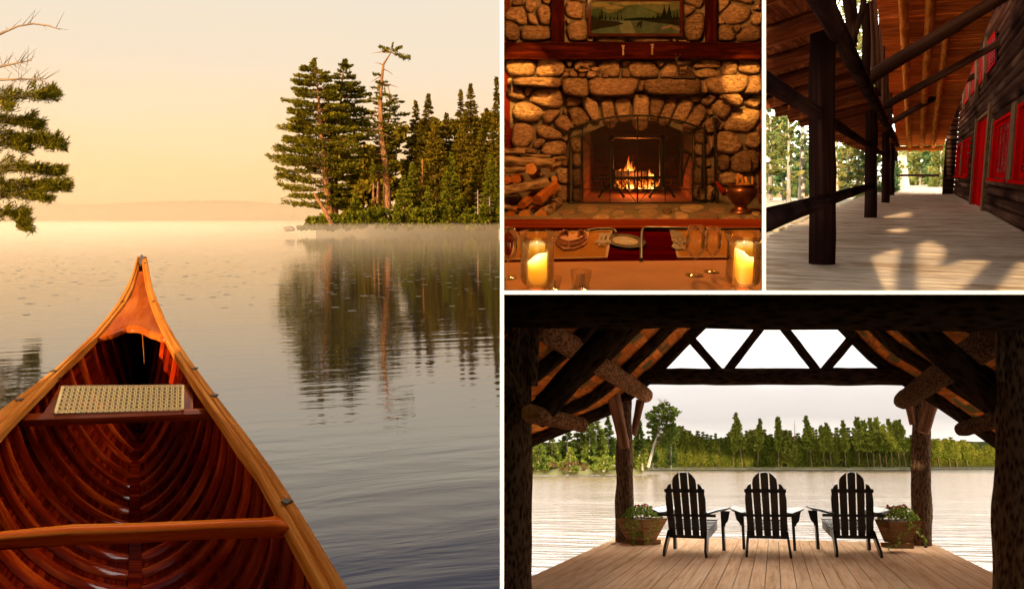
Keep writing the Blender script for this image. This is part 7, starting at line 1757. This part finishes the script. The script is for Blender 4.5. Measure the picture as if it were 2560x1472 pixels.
r_, t_ = conifer(BH, [zf(728, 858), zf(752, 760), zf(780, 680), zf(798, 560), zf(800, 545)], [(zf(0, y)[1], zf(a, 0)[0], zf(b, 0)[0]) for y, a, b in ((550, 775, 830), (580, 735, 870), (610, 725, 862), (650, 722, 850), (680, 740, 870), (715, 770, 875), (745, 790, 850))], 128, .24, m_b1, m_gtr, 'leaning pine with layered green boughs over the water', 'pine tree', step=7, nb=7, n=46, ln=.5, thick=.09, gap=.5, width=.38, ratio=.45, fin=False)
for k in range(11):
    a = RN.uniform(-1, 1); t_.mb.tube([BH.at(*zf(797, 560), 128), BH.at(*zf(797 + a * 20, 530), 128), BH.at(*zf(790 + a * 38, 512 + abs(a) * 14), 128)], [.05, .03, .01], 3, cap=False)
t_.finish(r_, m_b1, m_gtr, .45)
REG = None
# ================================================================== ADDED SUN MASK BEHIND THE VIEWER
# added unseen mask: shades the right hand places, its holes shape the sun patches
YG = -3.0
def sunproj(p, Yt): k = (p.y - Yt) / SUND.y; return p - SUND * k
lit = []
def floorpoly(im, pts): ox, oy, s = {'C': (1915, 360, 4.044), 'D': (2235, 360, 4.044)}[im]; return [PO.pl(ox + x / s, min(oy + y / s, 745), HF) for x, y in pts]
lit.append(floorpoly('D', [(250, 1540), (245, 1040), (270, 1010), (330, 985), (400, 975), (385, 1020), (470, 1015), (515, 1110), (440, 1240), (560, 1230), (700, 1175), (965, 1180), (600, 1540)]))
lit.append(floorpoly('D', [(-480, 1540), (-330, 1290), (-180, 1130), (50, 1050), (10, 1300), (0, 1540)]))
lit.append(floorpoly('D', [(1000, 1540), (1270, 1190), (1500, 1230), (1500, 1540)]))
lit.append(floorpoly('D', [(255, 665), (330, 650), (385, 670), (260, 705)])); lit.append(floorpoly('D', [(-160, 752), (0, 715), (160, 683), (150, 742), (0, 742)])); lit.append(floorpoly('D', [(-60, 870), (0, 860), (120, 845), (105, 890), (0, 905)])); lit.append(floorpoly('D', [(-30, 520), (180, 482), (175, 522)]))
wg = lambda pts: [PO.vp(*zq(*p), 73.3) for p in pts]
lit.append(wg([(898, 600), (956, 600), (956, 700), (898, 700)])); lit.append(wg([(898, 710), (956, 710), (956, 860), (898, 880)]))
lit.append([PO.vp(*zq(*p), 33.1) for p in ((520, 850), (562, 850), (568, 960), (528, 940))]); lit.append([PO.vp(*zq(*p), 67.7) for p in ((622, 800), (660, 820), (660, 960), (622, 960))]); lit.append([PO.vp(*zq(*p), 82.9) for p in ((655, 800), (680, 800), (680, 950), (655, 950))])
lit.append([PO.vp(*zq(*p), 77.4) for p in ((760, 715), (890, 715), (890, 745), (760, 745))]); lit.append([PO.vp(*zq(*p), 45) for p in ((650, 590), (700, 560), (705, 580), (655, 620))])
lp = [[(sunproj(p, YG).x, sunproj(p, YG).z) for p in poly] for poly in lit]
# the white divider bars also stand in the sun
def box2(p, q, e): a, b = sunproj(p, YG), sunproj(q, YG); x0, x1 = sorted((a.x, b.x)); z0, z1 = sorted((a.z, b.z)); return [(x0 - e, z0 - e), (x1 + e, z0 - e), (x1 + e, z1 + e), (x0 - e, z1 + e)]
lp += [box2(ray(1255, 0) * .9, ray(1255, 1472) * .9, .030), box2(ray(1255, 731) * .9, ray(2560, 731) * .9, .030), box2(ray(1910, 0) * .9, ray(1910, 731) * .9, .030)]
def inside(x, z, P):
    c = False; j = len(P) - 1
    for i in range(len(P)):
        if (P[i][1] > z) != (P[j][1] > z) and x < (P[j][0] - P[i][0]) * (z - P[i][1]) / (P[j][1] - P[i][1]) + P[i][0]: c = not c
        j = i
    return c
bbs = [(min(p[0] for p in P), max(p[0] for p in P), min(p[1] for p in P), max(p[1] for p in P)) for P in lp]
xs1, zs0, zs1, cell = 8.0, -9.0, 24.0, .04
mb = MB(); nz = int((zs1 - zs0) / cell)
V = []; Fc = []
for i in range(nz):
    z = zs0 + (i + .5) * cell; hit = [k for k, b in enumerate(bbs) if b[2] <= z <= b[3]]
    xs0 = -9.6 if z < .8 else -4.7
    spans = []
    if not hit: spans = [(xs0, xs1)]
    else:
        cuts = []
        for k in hit:
            x = bbs[k][0]
            while x <= bbs[k][1]:
                if inside(x, z, lp[k]): cuts.append((x - .02, x + .02))
                x += .02
        cuts.sort(); cur = xs0
        for a, b in cuts:
            if a > cur + .012: spans.append((cur, a))
            cur = max(cur, b)
        spans.append((cur, xs1))
    for a, b in spans:
        o = len(V); V += [(a, YG, z - cell / 2), (b, YG, z - cell / 2), (b, YG, z + cell / 2), (a, YG, z + cell / 2)]; Fc.append((o, o + 1, o + 2, o + 3))
me = bpy.data.meshes.new('sun_mask'); me.from_pydata(V, [], Fc); me.materials.append(m_beam); me.uv_layers.new(name='UVMap'); o = bpy.data.objects.new('sun_mask', me); COL.objects.link(o); tag(o, kind='structure')

for o in DEAD:
    if not o.children: bpy.data.objects.remove(o)
